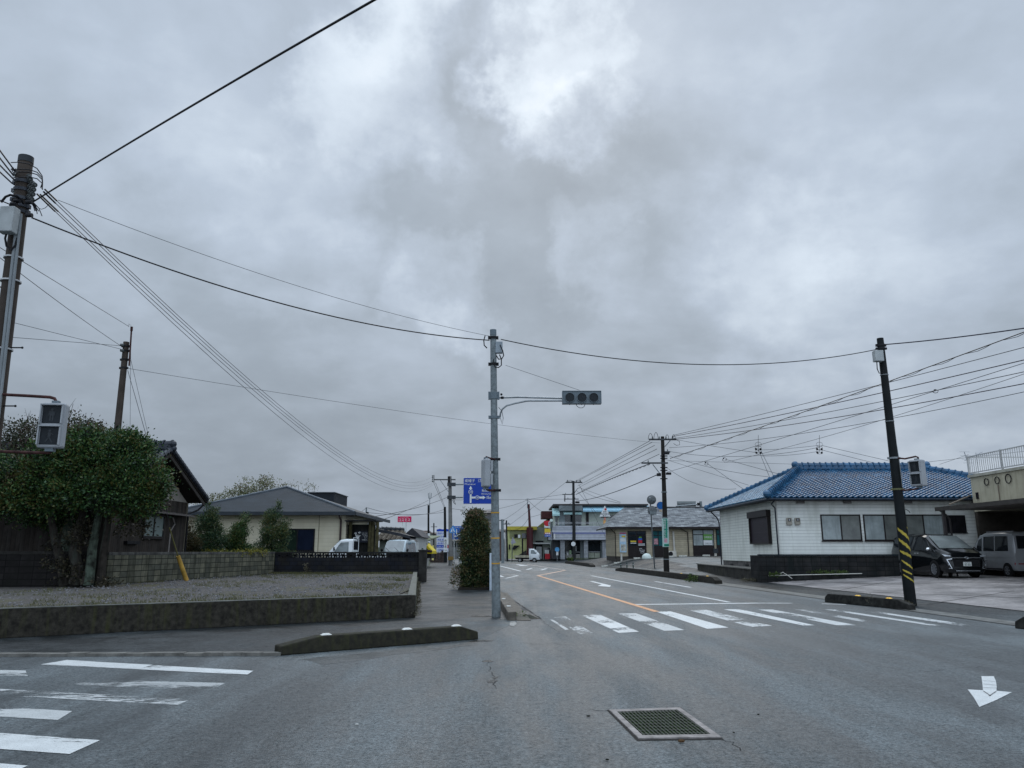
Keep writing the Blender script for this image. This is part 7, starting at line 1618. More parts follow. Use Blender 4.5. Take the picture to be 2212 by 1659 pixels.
# weeds
def weed(name, label, p, r, n, sz, m_, seed, cat='weeds'):
    t = thing(name, label, cat, p); leaves('foliage', [(Vector(p) + Vector((0, 0, r[2] * .6)), r)], n, sz, m_, t, seed, 7, .03, .2, up=1.0); return t
WG = leafmat('leaves_weed', [(.02, .035, .012), (.05, .085, .02), (.09, .12, .03)], scale=4); WD = leafmat('leaves_dead', [(.03, .025, .015), (.09, .08, .05), (.15, .14, .10)], scale=6)
weed('weed_clump', 'dry grass clump at the foot of the leaning pole', G(1952, 1312), (.30, .22, .10), 900, .05, WD, 1); weed('weed_sprig', 'dry sprig standing on the kerb island by the yellow reflector', G(1876, 1296, .24), (.08, .05, .12), 60, .03, WD, 2)
weed('weed_clump', 'green weeds on the long kerb island', G(1495, 1257), (.32, .2, .22), 300, .09, WG, 3); weed('weed_clump', 'green weeds along the foot of the black wall', P3(1790, 1240, 36.3), (1.0, .12, .10), 700, .06, WG, 4)
weed('weed_clump', 'dark weeds at the left end of the long white pipe', P3(1674, 1244, 36.2), (.28, .15, .10), 260, .07, WG, 5); weed('weed_clump', 'yellowish weeds below the side terrace', P3(1622, 1255, 37.2), (.6, .2, .06), 500, .05, WD, 6)
weed('weed_clump', 'tall green plant at the tip of the far kerb island', G(1232, 1215), (.5, .3, .45), 260, .2, WG, 7); weed('weed_sprig', 'small leafy weed at the kerbside drain grate', G(1120, 1330, .03), (.16, .07, .05), 90, .04, WG, 8)
weed('weed_sprig', 'thin plant growing up the black openwork wall', (P3(661, 1230, 38.7).x, 38.7, LOT), (.10, .08, .35), 200, .06, WD, 9)
weed('wall_moss', 'moss tufts at the street corner of the retaining wall', (rc.x + .05, rc.y - .03, .06), (.08, .08, .05), 120, .03, WD, 10); t = thing('verge_weeds', 'dark weeds along the pavement edge of the retaining wall', 'weeds', (-3, 26, 0)); leaves('foliage', [((rc.x + E2.x * s_ + .04, rc.y + E2.y * s_, .04), (.05, .8, .06)) for s_ in range(2, 19)], 1500, .045, WD, t, 11, 7, .03, .2, up=1.0)
weed('weed_clump', 'tuft of leaves on the dark wall by the gate post', (-13.0, 25.4, LOT), (.5, .2, .08), 240, .07, WD, 12)
# ------------------------------------------------------------------ vehicles
TYRE = M('tyre', (.012, .012, .012), rough=.8); RIMM = M('alloy', (.30, .31, .33), rough=.3, metal=.7, var=.1); CHR = M('chrome', (.62, .64, .66), rough=.12, metal=.9, var=.03)
CGL = M('car_glass', (.012, .015, .018), rough=.05, var=.2, spec=.9); WSG = M('windscreen_glass', (.16, .18, .18), rough=.08, var=.25, scale=1.5, spec=.9)
LAMP = M('headlamp', (.30, .32, .34), rough=.1, var=.2, scale=8); TAIL = M('tail_lamp', (.25, .01, .015), rough=.15); PLT = M('plate_white', (.60, .62, .60), rough=.4, var=.03); PLASTIC = M('black_plastic', (.012, .012, .013), rough=.5)


def car(name, label, loc, heading, st, zlow, pm, wheels, wr, side_glass, ws, rw=None, details=None, rimm=None, spokes=7, cat='car', glassm=None, wsm=None):
    """st: stations (x, belt z, top z, belt half-width, top half-width) from nose to tail; x forward, y to its left"""
    loc = Vector(loc); rot = Matrix.Rotation(heading, 3, 'Z'); T = lambda p: loc + rot @ p; t = thing(name, label, cat, loc)

    def ring(s):
        x, zb, zt, wb, wt = s; zm = (zlow + zb) / 2
        h = [(0, zlow), (wb * .88, zlow), (wb * .97, zlow + .10), (wb, zm + .05), (wb * .99, zb), ((wb * .99 + wt) / 2, (zb + zt - .07) / 2), (wt, zt - .07 * min(1, (zt - zb) * 3)), (wt * .86, zt), (0, zt + .02)]
        return [Vector((x, y, z)) for y, z in h] + [Vector((x, -y, z)) for y, z in reversed(h[1:-1])]
    b = MB(T); R_ = [ring(s) for s in st]; n = len(R_[0]); vs = [p for r in R_ for p in r]
    fs = [(i * n + j, i * n + (j + 1) % n, (i + 1) * n + (j + 1) % n, (i + 1) * n + j) for i in range(len(R_) - 1) for j in range(n)] + [tuple(range(n)), tuple((len(R_) - 1) * n + j for j in range(n - 1, -1, -1))]
    b.add(vs, fs); body = b.build('body', pm, t, smooth=True)

    def sp(x, f, side, off=.008):     # point on the glass-house side, f from belt 0 to roof 1
        for s0, s1 in zip(st, st[1:]):
            if s1[0] <= x <= s0[0]: break
        k = (x - s0[0]) / (s1[0] - s0[0] or 1e-6); s = [a + (c - a) * k for a, c in zip(s0, s1)]
        zb, zt = s[1], s[2] - .07; return Vector((x, side * (s[3] * .99 + (s[4] - s[3] * .99) * f + off), zb + (zt - zb) * f))
    for side in (1, -1):
        for quad in side_glass:
            b = MB(T); p = [sp(x, f, side) for x, f in quad]; c = [q + Vector((0, -side * .02, 0)) for q in p]; k = len(p); b.add(p + c, [tuple(range(k)), tuple(range(2 * k - 1, k - 1, -1))] + [(i, (i + 1) % k, k + (i + 1) % k, k + i) for i in range(k)])
            b.build('side_window', glassm or CGL, t)
        for xw in wheels:
            yw = max(s[3] for s in st) * side
            b = MB(T); b.cyl((xw, yw * .97, wr), (xw, yw * 1.004, wr), wr + .05, wr + .05, 24); b.build('wheel_arch', PLASTIC, t)
            b = MB(T); b.cyl((xw, yw * .80, wr), (xw, yw * 1.012, wr), wr, wr, 26); w = b.build('wheel', TYRE, t, bevel=.02)
            b = MB(T); b.cyl((xw, yw * 1.013, wr), (xw, yw * 1.016, wr), wr * .66, wr * .66, 22); b.build('hub', M('hub_dark', (.03, .03, .032), rough=.5), w)
            b = MB(T); y_ = yw * 1.018
            for k in range(spokes):
                a = 2 * math.pi * k / spokes; da = .18; P_ = lambda r, an, y: (xw + r * math.cos(an), y, wr + r * math.sin(an))
                b.add([P_(.03, a - .8, y_), P_(.03, a + .8, y_), P_(wr * .64, a + da, y_), P_(wr * .64, a - da, y_), P_(.03, a - .8, y_ + side * .012), P_(.03, a + .8, y_ + side * .012), P_(wr * .64, a + da, y_ + side * .012), P_(wr * .64, a - da, y_ + side * .012)], [(0, 1, 2, 3), (4, 5, 6, 7), (0, 1, 5, 4), (1, 2, 6, 5), (2, 3, 7, 6), (3, 0, 4, 7)])
            b.cyl((xw, y_, wr), (xw, y_ + side * .014, wr), wr * .16, wr * .16, 10)
            for k in range(22):
                a0, a1 = 2 * math.pi * k / 22, 2 * math.pi * (k + 1) / 22; b.add([P_(wr * .62, a0, y_), P_(wr * .62, a1, y_), P_(wr * .69, a1, y_ + side * .01), P_(wr * .69, a0, y_ + side * .01)], [(0, 1, 2, 3)])
            b.build('rim', rimm or RIMM, w)

    def slab(nm, pts, m_, off, par=None):
        b = MB(T); p = [Vector(q) for q in pts]; o_ = Vector(off); k = len(p); b.add(p + [q + o_ for q in p], [tuple(range(k - 1, -1, -1)), tuple(range(k, 2 * k))] + [(i, (i + 1) % k, k + (i + 1) % k, k + i) for i in range(k)]); return b.build(nm, m_, par or t)
    x0, z0, w0, x1, z1, w1 = ws; nrm = Vector((z1 - z0, 0, x0 - x1)).normalized() * .035
    slab('windscreen', [(x0, w0, z0), (x0, -w0, z0), (x1, -w1, z1), (x1, w1, z1)], wsm or WSG, nrm)
    if rw: x0, z0, w0, x1, z1, w1 = rw; slab('rear_window', [(x0, w0, z0), (x0, -w0, z0), (x1, -w1, z1), (x1, w1, z1)], CGL, (-.03, 0, 0))
    if details: details(t, T, slab, sp)
    return t


def mirrors(t, T, x, y, z, m_, s=(.06, .10, .08)):
    for side in (1, -1):
        b = MB(T); b.ball((x, side * (y + .10), z), s, 10, 7); b.cyl((x - .02, side * y, z - .03), (x - .01, side * (y + .08), z - .02), .025, .02, 6); b.build('mirror', m_, t, smooth=True)


# black people-mover nose-on to the street
BLK_P = M('car_paint_black', (.004, .005, .006), rough=.12, var=.1, spec=.5)
st = [(2.36, .52, .70, .60, .50), (2.34, .60, .86, .74, .62), (2.26, .80, 1.00, .82, .70), (2.05, .95, 1.08, .855, .74), (1.72, 1.05, 1.17, .865, .78), (1.2, 1.07, 1.42, .865, .74), (.72, 1.08, 1.70, .865, .70), (.35, 1.08, 1.79, .865, .69), (-.6, 1.08, 1.83, .865, .69), (-1.8, 1.10, 1.81, .865, .69), (-2.2, 1.10, 1.74, .855, .69), (-2.32, 1.05, 1.45, .84, .70), (-2.36, .80, 1.05, .80, .66)]


def vd(t, T, slab, sp):
    mirrors(t, T, 1.28, .86, 1.16, CHR, (.07, .11, .07))
    slab('grille', [(2.372, .52, .44), (2.372, -.52, .44), (2.355, -.58, .74), (2.355, .58, .74)], PLASTIC, (.012, 0, 0))
    for z in (.50, .55, .60, .65, .70): slab('grille_slat', [(2.386, .5, z), (2.386, -.5, z), (2.386, -.5, z + .012), (2.386, .5, z + .012)], M('slat_dark', (.03, .03, .033), rough=.3), (.006, 0, 0))
    slab('chrome_bar', [(2.37, .60, .79), (2.37, -.60, .79), (2.33, -.60, .83), (2.33, .60, .83)], CHR, (.02, 0, .0))
    for s in (1, -1):
        slab('headlight', [(2.27, s * .84, .86), (2.31, s * .62, .84), (2.30, s * .62, .90), (2.10, s * .86, .95)], LAMP, (.03, s * .01, 0))
        slab('chrome_edge', [(2.37, s * .60, .78), (2.30, s * .80, .74), (2.305, s * .80, .72), (2.375, s * .60, .755)], CHR, (.015, s * .006, 0))
        slab('chrome_edge', [(2.35, s * .80, .74), (2.36, s * .62, .36), (2.36, s * .655, .36), (2.35, s * .83, .72)], CHR, (.02, 0, 0))
        slab('chrome_edge', [(2.365, s * .65, .36), (2.365, s * .78, .37), (2.365, s * .78, .39), (2.365, s * .65, .385)], CHR, (.015, 0, 0))
        slab('fog_lamp', [(2.35, s * .72, .50), (2.35, s * .78, .50), (2.35, s * .78, .55), (2.35, s * .72, .55)], LAMP, (.02, 0, 0))
        slab('door_handle', [(.28, s * .872, .98), (.12, s * .872, .98), (.12, s * .872, 1.0), (.28, s * .872, 1.0)], CHR, (0, s * .02, 0)); slab('door_handle', [(.05, s * .872, .98), (-.11, s * .872, .98), (-.11, s * .872, 1.0), (.05, s * .872, 1.0)], CHR, (0, s * .02, 0))
    slab('bumper_strip', [(2.375, .50, .26), (2.375, -.50, .26), (2.375, -.50, .30), (2.375, .50, .30)], CHR, (.02, 0, 0))
    pl = slab('number_plate', [(2.392, .17, .47), (2.392, -.17, .47), (2.392, -.17, .64), (2.392, .17, .64)], PLT, (.01, 0, 0))
    b = MB(); X, U = T(Vector((0, 1, 0))) - T(Vector((0, 0, 0))), Z_
    b.text('鹿児島 300', T(Vector((2.405, -.10, .595))), X, U, .2, .03); b.text('87-83', T(Vector((2.405, -.12, .49))), X, U, .24, .085); b.build('lettering', M('plate_green_ink', (.01, .06, .03)), pl)
    b = MB(T); b.tube([(2.40, .085 * math.cos(i * .4), .80 + .05 * math.sin(i * .4)) for i in range(17)], .008, 5); b.tube([(2.405, .03 * math.cos(i * .4), .80 + .045 * math.sin(i * .4)) for i in range(17)], .006, 5); b.build('emblem', CHR, t)
    for s in (.4, -.35): b = MB(T); b.tube([(1.74, s, 1.185), (1.58, s - .35, 1.275)], .010, 4); b.build('wiper', PLASTIC, t)
    b = MB(T); b.box((.7, -.3, 1.2), (1.0, .3, 1.3)); b.build('dashboard', PLASTIC, t)


vx = 18.9; zg = terr(18.9, 33.5)
car('black_minivan', 'black people carrier with chrome grille parked nose to the street', (vx + .02, 35.2, terr(vx, 35) + .015), R(-90), st, .20, BLK_P, (1.42, -1.42), .33,
    [[(1.28, .06), (.70, .06), (.42, .90), (.72, .90)], [(.62, .06), (-.35, .06), (-.35, .92), (.34, .92)], [(-.42, .06), (-1.4, .06), (-1.4, .92), (-.42, .92)], [(-1.46, .08), (-2.12, .1), (-2.10, .88), (-1.46, .92)]],
    (1.70, 1.18, .70, .74, 1.71, .60), (-2.36, 1.15, .62, -2.27, 1.68, .58), vd, spokes=9, wsm=M('windscreen_reflect', (.17, .19, .185), rough=.05, var=.35, scale=1.2, spec=1.0))
# silver kei van beside it, tail towards the viewer
SIL = M('car_paint_silver', (.34, .35, .36), rough=.3, metal=.3, var=.06)
st = [(1.68, .62, .80, .60, .50), (1.64, .80, .98, .68, .60), (1.50, .96, 1.10, .72, .64), (1.15, 1.02, 1.45, .735, .66), (.82, 1.04, 1.78, .735, .64), (.5, 1.05, 1.87, .735, .63), (-.6, 1.05, 1.90, .735, .63), (-1.5, 1.05, 1.88, .735, .635), (-1.64, 1.03, 1.80, .73, .64), (-1.69, .90, 1.2, .715, .66)]


def kd(t, T, slab, sp):
    mirrors(t, T, 1.0, .73, 1.18, PLASTIC, (.05, .08, .09))
    for s in (1, -1): slab('tail_light', [(-1.66, s * .64, .52), (-1.62, s * .735, .52), (-1.62, s * .735, .60), (-1.66, s * .64, .60)], TAIL, (-.03, 0, 0)); slab('rear_lens', [(-1.70, s * .30, .53), (-1.70, s * .62, .53), (-1.70, s * .62, .57), (-1.70, s * .30, .57)], TAIL, (-.01, 0, 0)); slab('door_line', [(.28, s * .742, .3), (.29, s * .742, .3), (.29, s * .742, 1.02), (.28, s * .742, 1.02)], PLASTIC, (0, s * .003, 0)); slab('rocker', [(.9, s * .735, .28), (-.75, s * .735, .28), (-.75, s * .735, .34), (.9, s * .735, .34)], PLASTIC, (0, s * .01, 0)); slab('crease', [(1.2, s * .738, .82), (-1.6, s * .738, .82), (-1.6, s * .738, .84), (1.2, s * .738, .84)], SIL, (0, s * .012, 0))
    slab('rear_bumper', [(-1.66, .70, .34), (-1.66, -.70, .34), (-1.66, -.72, .50), (-1.66, .72, .50)], SIL, (-.08, 0, 0))
    slab('roof_rail', [(.4, .55, 1.90), (-1.5, .55, 1.90), (-1.5, .52, 1.90), (.4, .52, 1.90)], SIL, (0, 0, .03))


car('silver_kei_van', 'silver box van parked under the canopy at the right frame edge', (22.05, 35.1, terr(22, 34.5) + .015), R(90), st, .26, SIL, (1.15, -1.10), .27,
    [[(1.10, .06), (.62, .04), (.62, .86), (.88, .86)], [(.50, .04), (-.28, .04), (-.28, .88), (.50, .88)], [(-.36, .04), (-1.28, .04), (-1.24, .86), (-.36, .88)]],
    (1.46, 1.12, .62, .84, 1.78, .57), (-1.685, 1.18, .58, -1.64, 1.72, .55), kd, spokes=6, cat='van')
# pale kei van behind the openwork wall
WHT = M('car_paint_white', (.46, .53, .56), rough=.25, var=.04); WHT2 = M('car_paint_clean_white', (.62, .65, .66), rough=.25, var=.04)


def wd(t, T, slab, sp):
    mirrors(t, T, 1.15, .74, 1.22, PLASTIC, (.05, .09, .10))
    for s in (.35, -.25): b = MB(T); b.tube([(1.50, s, 1.16), (1.22, s - .38, 1.42)], .012, 4); b.build('wiper', PLASTIC, t)
    for s in (1, -1): slab('headlight', [(1.69, s * .42, .72), (1.69, s * .62, .72), (1.66, s * .64, .90), (1.69, s * .42, .88)], LAMP, (.02, 0, 0))
    b = MB(T); b.cyl((1.66, 0, .98), (1.69, 0, .98), .05, .05, 10); b.build('emblem', CHR, t)
    slab('grille', [(1.69, .35, .62), (1.69, -.35, .62), (1.69, -.35, .82), (1.69, .35, .82)], PLASTIC, (.01, 0, 0))


a = P3(862, 1180, 51)
car('pale_kei_van', 'pale blue-white box van parked behind the black openwork wall', (a.x, 51.3, .33), R(-98), st, .26, WHT, (1.15, -1.10), .27,
    [[(1.02, .06), (.48, .04), (.48, .86), (.80, .86)], [(.38, .04), (-.50, .04), (-.50, .86), (.38, .86)], [(-.58, .04), (-1.4, .04), (-1.4, .86), (-.58, .86)]],
    (1.47, 1.12, .63, .85, 1.78, .57), (-1.685, 1.18, .58, -1.64, 1.72, .55), wd, cat='van')


# kei trucks: cab and dropside bed
def truck(label, loc, heading, pm, bedm, name='kei_truck', bed=True, rail=True):
    stt = [(1.68, .55, .80, .64, .56), (1.66, .86, 1.02, .70, .62), (1.58, 1.02, 1.14, .72, .64), (1.25, 1.05, 1.52, .725, .64), (1.02, 1.06, 1.72, .725, .62), (.80, 1.06, 1.76, .725, .61), (.38, 1.06, 1.76, .725, .61), (.34, 1.04, 1.72, .72, .61)]

    def dt(t, T, slab, sp):
        mirrors(t, T, 1.30, .72, 1.25, PLASTIC, (.04, .09, .12))
        for s in (1, -1): slab('headlight', [(1.69, s * .40, .70), (1.68, s * .64, .70), (1.66, s * .66, .84), (1.69, s * .40, .86)], LAMP, (.02, 0, 0)); slab('door_line', [(.50, s * .732, .4), (.515, s * .732, .4), (.515, s * .732, 1.0), (.50, s * .732, 1.0)], PLASTIC, (0, s * .002, 0))
        slab('grille', [(1.70, .38, .55), (1.70, -.38, .55), (1.70, -.38, .64), (1.70, .38, .64)], PLASTIC, (.012, 0, 0))
        b = MB(T); b.box((-1.70, -.70, .62), (.28, .70, .68)); b.build('bed_floor', bedm, t)
        for s in (1, -1): b = MB(T); b.box((-1.70, s * .70 - .02, .60), (.28, s * .70 + .02, .90)); b.build('side_board', bedm, t)
        b = MB(T); b.box((-1.72, -.70, .60), (-1.69, .70, .90)); b.build('tail_board', bedm, t); b = MB(T); b.box((-1.6, -.4, .38), (.3, .4, .60)); b.build('chassis', PLASTIC, t)
        if rail: b = MB(T); b.tube([(.30, -.66, .9), (.30, -.66, 1.84), (.30, .66, 1.84), (.30, .66, .9)], .018, 6); b.build('head_rail', pm, t)
    return car(name, label, loc, heading, stt, .30, pm, (1.05, -.95), .26, [[(1.32, .06), (.54, .06), (.56, .88), (.98, .88), (1.10, .72)]], (1.50, 1.15, .62, 1.03, 1.70, .56), (.335, 1.2, .55, .335, 1.66, .52), dt, cat='truck', rimm=M('steel_wheel', (.30, .31, .31), rough=.4), spokes=8, glassm=M('cab_glass', (.09, .115, .12), rough=.08, var=.5, scale=2, spec=.9))


a = P3(735, 1180, 42.3)
truck('white light truck whose cab shows above the black openwork wall', (-8.22, 42.9, .36), R(179), WHT2, WHT2)
a = G(1136, 1212)
truck('white light truck with tan load bed parked by the far garage', (G(1138, 1211.5).x - .2, 108, .02), R(-8), WHT2, M('bed_tan', (.32, .30, .22), rough=.6, var=.3))
# a few things near the far truck
bx(tag(thing('red_vending_box', 'red and white box behind the logo pylon post', 'vending machine', P3(1185, 1208, 118)), None, None), 'case', 1178, 1188, 1196, 1207.5, 118, 1, REDP); bx(bpy.data.objects['red_vending_box'], 'front', 1177, 1186, 1188, 1196, 118, 1, M('vend_white', (.45, .48, .46)))
t = thing('red_car', 'red car partly hidden beyond the parking verge', 'car', (-30, 150, 0)) if False else None
# distant cars between the left poles
for u, m_, lab, Y in ((1000, 'car_paint_white', 'white car glimpsed left of the hedge', 96),):
    pass
# ------------------------------------------------------------------ overhead cables
FWD = Vector((0, math.cos(TILT), math.sin(TILT))); UPV = Vector((0, -math.sin(TILT), math.cos(TILT)))


def proj(p):
    q = Vector(p) - Vector((0, 0, EYE)); dpt = q.dot(FWD); return 1106 + F * q.x / dpt, 829.5 - F * q.dot(UPV) / dpt


def wire(A, B, mid=None, r=.012, m=None, label=None, group=None, n=26, twist=False, name='overhead_cable', sleeve=None):
    """A, B: (u, v, Y) ends; mid: (u, v) a sight the sagging cable passes through"""
    p, q = P3(*A), P3(*B); sag = .0
    if A[0] <= -60: p = q + (p - q) * 2.2      # cables run on past the frame
    if B[0] <= -60: q = p + (q - p) * 6
    if B[0] >= 2300: q = p + (q - p) * 1.3

    def at(s, tt): c = p.lerp(q, tt); return Vector((c.x, c.y, c.z - 4 * s * tt * (1 - tt)))
    if mid:
        lo, hi = -1, 12
        for _ in range(40):
            s = (lo + hi) / 2; best = min((at(s, k / 200) for k in range(1, 200)), key=lambda c: abs(proj(c)[0] - mid[0])); v = proj(best)[1]
            if v < mid[1]: lo = s
            else: hi = s
        sag = s
    pts = [at(sag, k / n) for k in range(n + 1)]; b = MB(); b.tube(pts, r, 6)
    if twist:
        L = (q - p).length; k = int(L / .35); b.tube([at(sag, i / k) + Vector((0, 0, -.035 + .045 * math.sin(i * 1.3))) + Y_ * .03 * math.cos(i * 1.3) for i in range(k + 1)], r * .6, 4)
    o = b.build(name, m or CAB, None, smooth=True)
    if sleeve:
        ps = [at(sag, k / 800) for k in range(800)]; ps = [c for c in ps if proj(c)[0] <= sleeve][::2]; b = MB(); b.tube(ps, .014, 6); sl_ = b.build('sleeve', CAB, o, smooth=True)
    if label: tag(o, label, 'cable', group)
    return o


W4 = 'four bluish service wires from the brown pole to the far guide-sign pole'
wire((70, 437, 12.0), (1010, -115, 5.6), (420, 225), .013, CAB, 'thick black cable crossing the upper sky above the crossing')
wire((68, 470, 11.9), (1057, 735, 18.4), (560, 642), .013, CAB, 'thick sagging cable between the brown pole and the grey signal pole')
wire((125, 432, 11.9), (1063, 727, 18.4), (600, 604), .0045, CABG, 'thin wire just above the thick sagging cable')
for (u, v, um, vm, vb) in ((80, 419, 275, 603, 1048), (87, 420, 287, 603, 1044), (94, 414, 297, 603, 1038), (97, 409, 303, 603, 1030)):
    wire((u, v, 11.9), (934, vb, 84), (540, {1048: 846, 1044: 838, 1038: 826, 1030: 820}[vb]), .0068, CABB, {1048: 'lowest', 1044: 'second lowest', 1038: 'second highest', 1030: 'highest'}[vb] + ' of four bluish service wires from the brown pole to the guide-sign pole', 'service wires to the guide-sign pole', sleeve=128)
for i, (u, v, vv) in enumerate(((34, 372, 305), (28, 378, 320), (30, 388, 345), (26, 396, 360))): wire((u, v, 11.9), (-60, vv - 62 + i * 6, 9.5), None, .012, CABB, ('topmost', 'second', 'third', 'bottom')[i] + ' wire of four leaving the brown pole over the left edge', 'wires over the left edge')
wire((30, 445, 11.9), (-60, 408, 10.5), None, .010, CAB, 'lone cable leaving the brown pole at its lower rack')
for A, B, mid, lab in (((-60, 498, 14), (278, 705, 26.7), None, 'wire from the left edge to the pipe tip of the slim pole'), ((-60, 480, 14), (262, 748, 26.7), (110, 640), 'wire from the left edge to the shaft of the slim pole'), ((-60, 672, 20), (265, 755, 26.7), (150, 727), 'upper of two level wires reaching the slim pole'), ((-60, 722, 20), (262, 747, 26.7), None, 'lower of two level wires reaching the slim pole')):
    wire(A, B, mid, .008, CABG, lab)
wire((278, 796, 26.7), (1425, 957, 54), (700, 863), .0075, CABG, 'long faint wire from the slim pole across to the clinic pole')
wire((283, 712, 26.7), (281, 925, 26.8), None, .006, CABG, 'vertical earth wire hanging beside the slim pole'); wire((281, 770, 26.7), (327, 970, 30), None, .007, CABG, 'stay wire running from the slim pole down to the tiled ridge')
wire((1082, 733, 18.4), (1893, 755, 22), (1500, 787), .012, CAB, 'sagging cable from the grey signal pole to the leaning black pole')
wire((1914, 744, 22), (2330, 684, 17.5), (2120, 722), .016, CABB, 'thick cable leaving the leaning black pole over the right edge')
wire((1092, 789, 18.3), (1252, 843, 18.3), None, .0045, CABG, 'stay wire from the grey pole to the traffic signal')
GR = 'power lines leaving the clinic pole to the upper right'
for A, mid, vb, rr, lab in (((1455, 940, 54), (1810, 854), 713, .014, 'uppermost thin power line from the clinic pole to the right edge'), ((1452, 943, 54), (1810, 870), 740, .019, 'second power line from the clinic pole to the right edge'), ((1456, 947, 54), (1810, 886), 764, .014, 'third power line from the clinic pole to the right edge'), ((1458, 949, 54), (1810, 901), 788, .018, 'fourth power line from the clinic pole to the right edge'), ((1446, 967, 54), (1810, 924), 790, .012, 'faint power line below the group of four')):
    wire(A, (2330, vb, 26), mid, rr, CABB if rr > .015 else CABG, lab, GR)
wire((1448, 990, 54), (2330, 668, 24), (1810, 864), .018, CAB, 'twisted cable sagging from the clinic pole to the right edge', None, 60, True)
wire((1441, 1020, 54), (2330, 742, 26), (1810, 910), .012, CABG, 'low service line passing the small wire clamp'); wire((1565, 999, 50), (2330, 748, 26), (1810, 935), .010, CABG, 'lowest service line to the right edge')
for (u, v, w) in ((2021, 843, 6), (1565, 990, 5), (1526, 999, 4)):
    b = MB(); Yq = 36 if u > 2000 else 50; b.tube([P3(u - w, v + 4, Yq), P3(u, v - 2, Yq), P3(u + w, v + 1, Yq), P3(u + w * .7, v + 5, Yq), P3(u - w * .2, v + 6, Yq), P3(u - w, v + 4, Yq)], .015, 5); b.ball(P3(u - 2, v, Yq), .05, 6, 5); tag(b.build('wire_clamp', CAB), {2021: 'small wire clamp hanging right of the leaning black pole', 1565: 'small wire clamp above the blue roof left end', 1526: 'smaller wire clamp near the clinic pole'}[u], 'wire clamp')
for k, (va, vb) in enumerate(((952, 1041), (955, 1041), (962, 1050), (970, 1052), (981, 1060))): wire((1404 + k * 5, va, 54), (1240 + 4 * k, vb, 112), None if k > 3 else (1310 + k * 3, va * .52 + vb * .48 + 9), .018, CABG, ('top', 'second', 'third', 'fourth', 'bottom')[k] + ' slack line between the clinic pole and the corner shop pole', 'lines to the corner shop pole')
wire((1408, 1000, 54), (1244, 1068, 112), (1330, 1030), .030, CABG, 'twisted cable from the lower crossarm to the shop pole', None, 40, True); wire((1423, 1024, 54), (1244, 1082, 112), (1330, 1062), .032, CABG, 'heavy cable from the splice box to the shop pole')
for A, B, mid, rr, lab in (((1452, 948, 54), (1637, 978, 46), (1560, 967), .012, 'wire from the clinic pole to the house roof mast'), ((1445, 975, 54), (1771, 966, 46), (1600, 986), .012, 'slack wire from the clinic pole to the looped insulator'), ((1436, 992, 54), (1617, 1048, 46), None, .011, 'stay wire dropping from the clinic pole towards the blue roof'), ((1446, 985, 54), (1660, 1030, 46), (1560, 1015), .012, 'slack wire dropping behind the blue roof'),
                          ((1440, 1010, 54), (1590, 1056, 46), (1520, 1050), .011, 'curved wire ending at the blue roof corner'), ((1526, 1000, 50), (1605, 1056, 46), None, .012, 'wire from the small clamp down to the blue roof'), ((1566, 992, 50), (1690, 1026, 46), None, .013, 'wire from the clamp to the middle of the blue roof'), ((1637, 968, 46), (1662, 1030, 45), None, .012, 'guy wire from the roof mast down to the ridge'), ((1641, 968, 46), (1672, 1030, 45), None, .012, 'second guy wire from the roof mast down to the ridge'),
                          ((1774, 962, 46), (1960, 1005, 44), None, .011, 'upper wire from the looped insulator to behind the leaning pole'), ((1775, 972, 46), (1900, 1003, 44), None, .011, 'lower wire from the looped insulator to the ridge'), ((1640, 972, 46), (1768, 962, 46), (1700, 969), .010, 'wire between the roof mast and the looped insulator'), ((1645, 985, 46), (1768, 975, 46), (1705, 983), .010, 'lower wire between the roof mast and the looped insulator'), ((1445, 995, 54), (1730, 1003, 50), None, .009, 'faint level wire behind the blue roof ridge'),
                          ((1985, 1000, 45), (2330, 962, 40), None, .009, 'faint wire rising right above the railing'), ((2030, 1003, 40), (2092, 982, 38), None, .008, 'faint stay of the television aerial')): wire(A, B, mid, rr, CABG, lab)
for (u, v, lab) in ((1638, 968, 'insulator cluster on the roof mast above the blue roof'), (1770, 968, 'double-looped insulator hanging above the blue ridge')):
    t = thing('insulator_cluster', lab, 'insulator', P3(u, v, 46)); b = MB()
    for dv in (-8, 0, 8): b.tube([P3(u + 7 * math.cos(i * .55), v + dv + 5 * math.sin(i * .55), 46) for i in range(12)], .010, 4)
    b.cyl(P3(u, v - 28, 46), P3(u, v + 10, 46), .012, .012, 5); b.build('loops', CAB, t)
    for du, dv in ((-5, 2), (5, 2), (-4, 10), (5, 10)): b = MB(); b.ball(P3(u + du, v + dv, 45.9), .07, 6, 5); b.build('insulator', CAB, t)
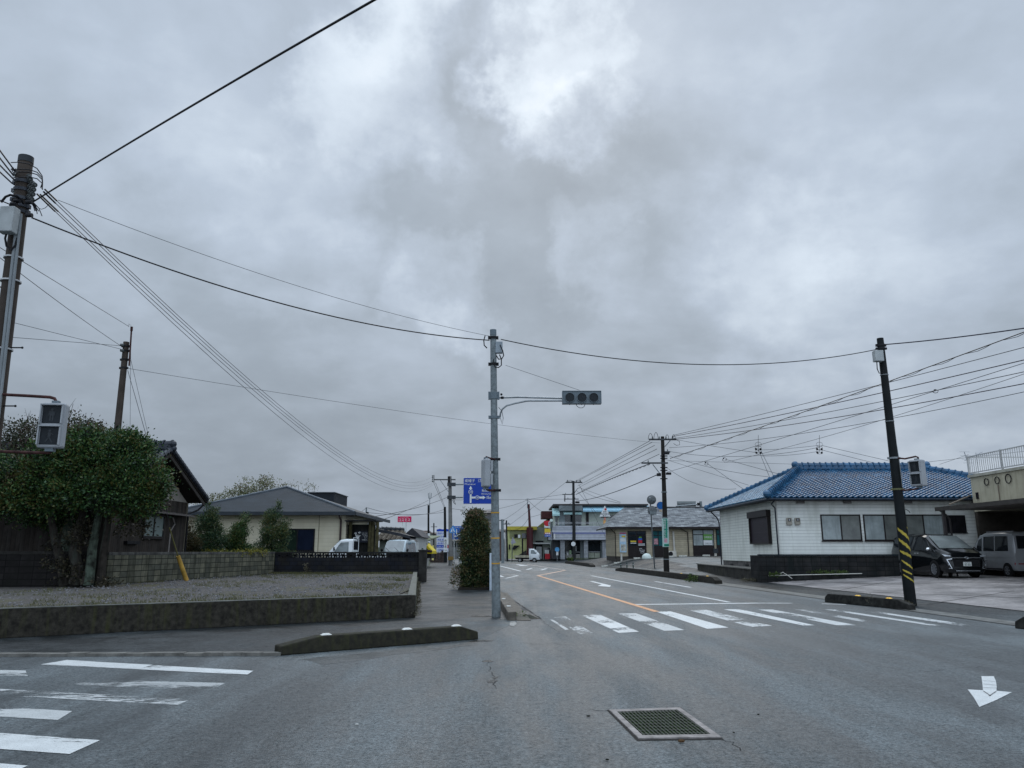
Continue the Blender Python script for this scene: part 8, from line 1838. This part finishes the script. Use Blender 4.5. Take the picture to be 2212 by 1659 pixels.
for A, B, mid, lab in (((1217, 1068, 112), (1139, 1079, 108), None, 'line from the shop pole to the dark red pole'), ((1235, 1078, 112), (1139, 1079, 108), None, 'second line from the shop pole to the dark red pole'), ((1139, 1079, 108), (971, 1080, 84), None, 'level line behind the grey signal pole'), ((1139, 1080, 108), (971, 1098, 84), (1080, 1098), 'slack line from the dark red pole to the grey guide-sign pole'), ((1140, 1080, 108), (1172, 1106, 116), (1155, 1094), 'short line down to the maroon rooftop box'), ((1146, 1117, 108), (1172, 1110, 116), (1158, 1114), 'lower line to the maroon rooftop box'),
                       ((1143, 1117, 108), (1112, 1145, 110), (1130, 1135), 'service drop to the yellow flats'), ((1222, 1042, 112), (1100, 1135, 140), None, 'rising line behind the dark red pole'), ((962, 1106, 100), (791, 1107, 70), (880, 1112), 'level line across the red billboard'), ((971, 1072, 84), (800, 1117, 52), (880, 1102), 'slack line to the porch roof'), ((926, 1080, 112), (815, 1127, 50), (870, 1106), 'second slack line to the porch roof'), ((937, 1043, 84), (961, 1100, 100), None, 'drop line from the insulator rack'), ((941, 1043, 84), (963, 1100, 100), None, 'second drop line from the insulator rack'), ((928, 1078, 112), (970, 1053, 84), None, 'line rising to the guide-sign pole'),
                       ((1256, 1055, 112), (1340, 1085, 78), None, 'wire from the shop pole to the clinic roof'), ((1257, 1060, 112), (1340, 1087, 78), (1300, 1078), 'lower wire from the shop pole to the clinic roof'), ((1250, 1045, 112), (1308, 1160, 110), (1280, 1105), 'long service drop past the triangle sign'), ((1246, 1060, 112), (1290, 1110, 111), None, 'short service drop to the blue awning'), ((792, 1096, 70), (770, 1115, 60), None, 'short wire left of the thin pole'), ((794, 1097, 70), (960, 1100, 100), (870, 1112), 'line from the thin pole to the board pole'), ((1240, 1083, 112), (1202, 1105, 113), None, 'wire to the shop corner'), ((1143, 1083, 108), (1085, 1125, 100), (1112, 1108), 'wire to the grey sign pole')):
    wire(A, B, mid, .020, CABG, lab, n=14)
b = MB(); b.tube([P3(1135, 1080, 108), P3(1138, 1077, 108), P3(1142, 1077, 108), P3(1145, 1080, 108)], .02, 4); tag(b.build('wire_saddle', CABG), 'small saddle of wire above the dark red pole', 'wire')
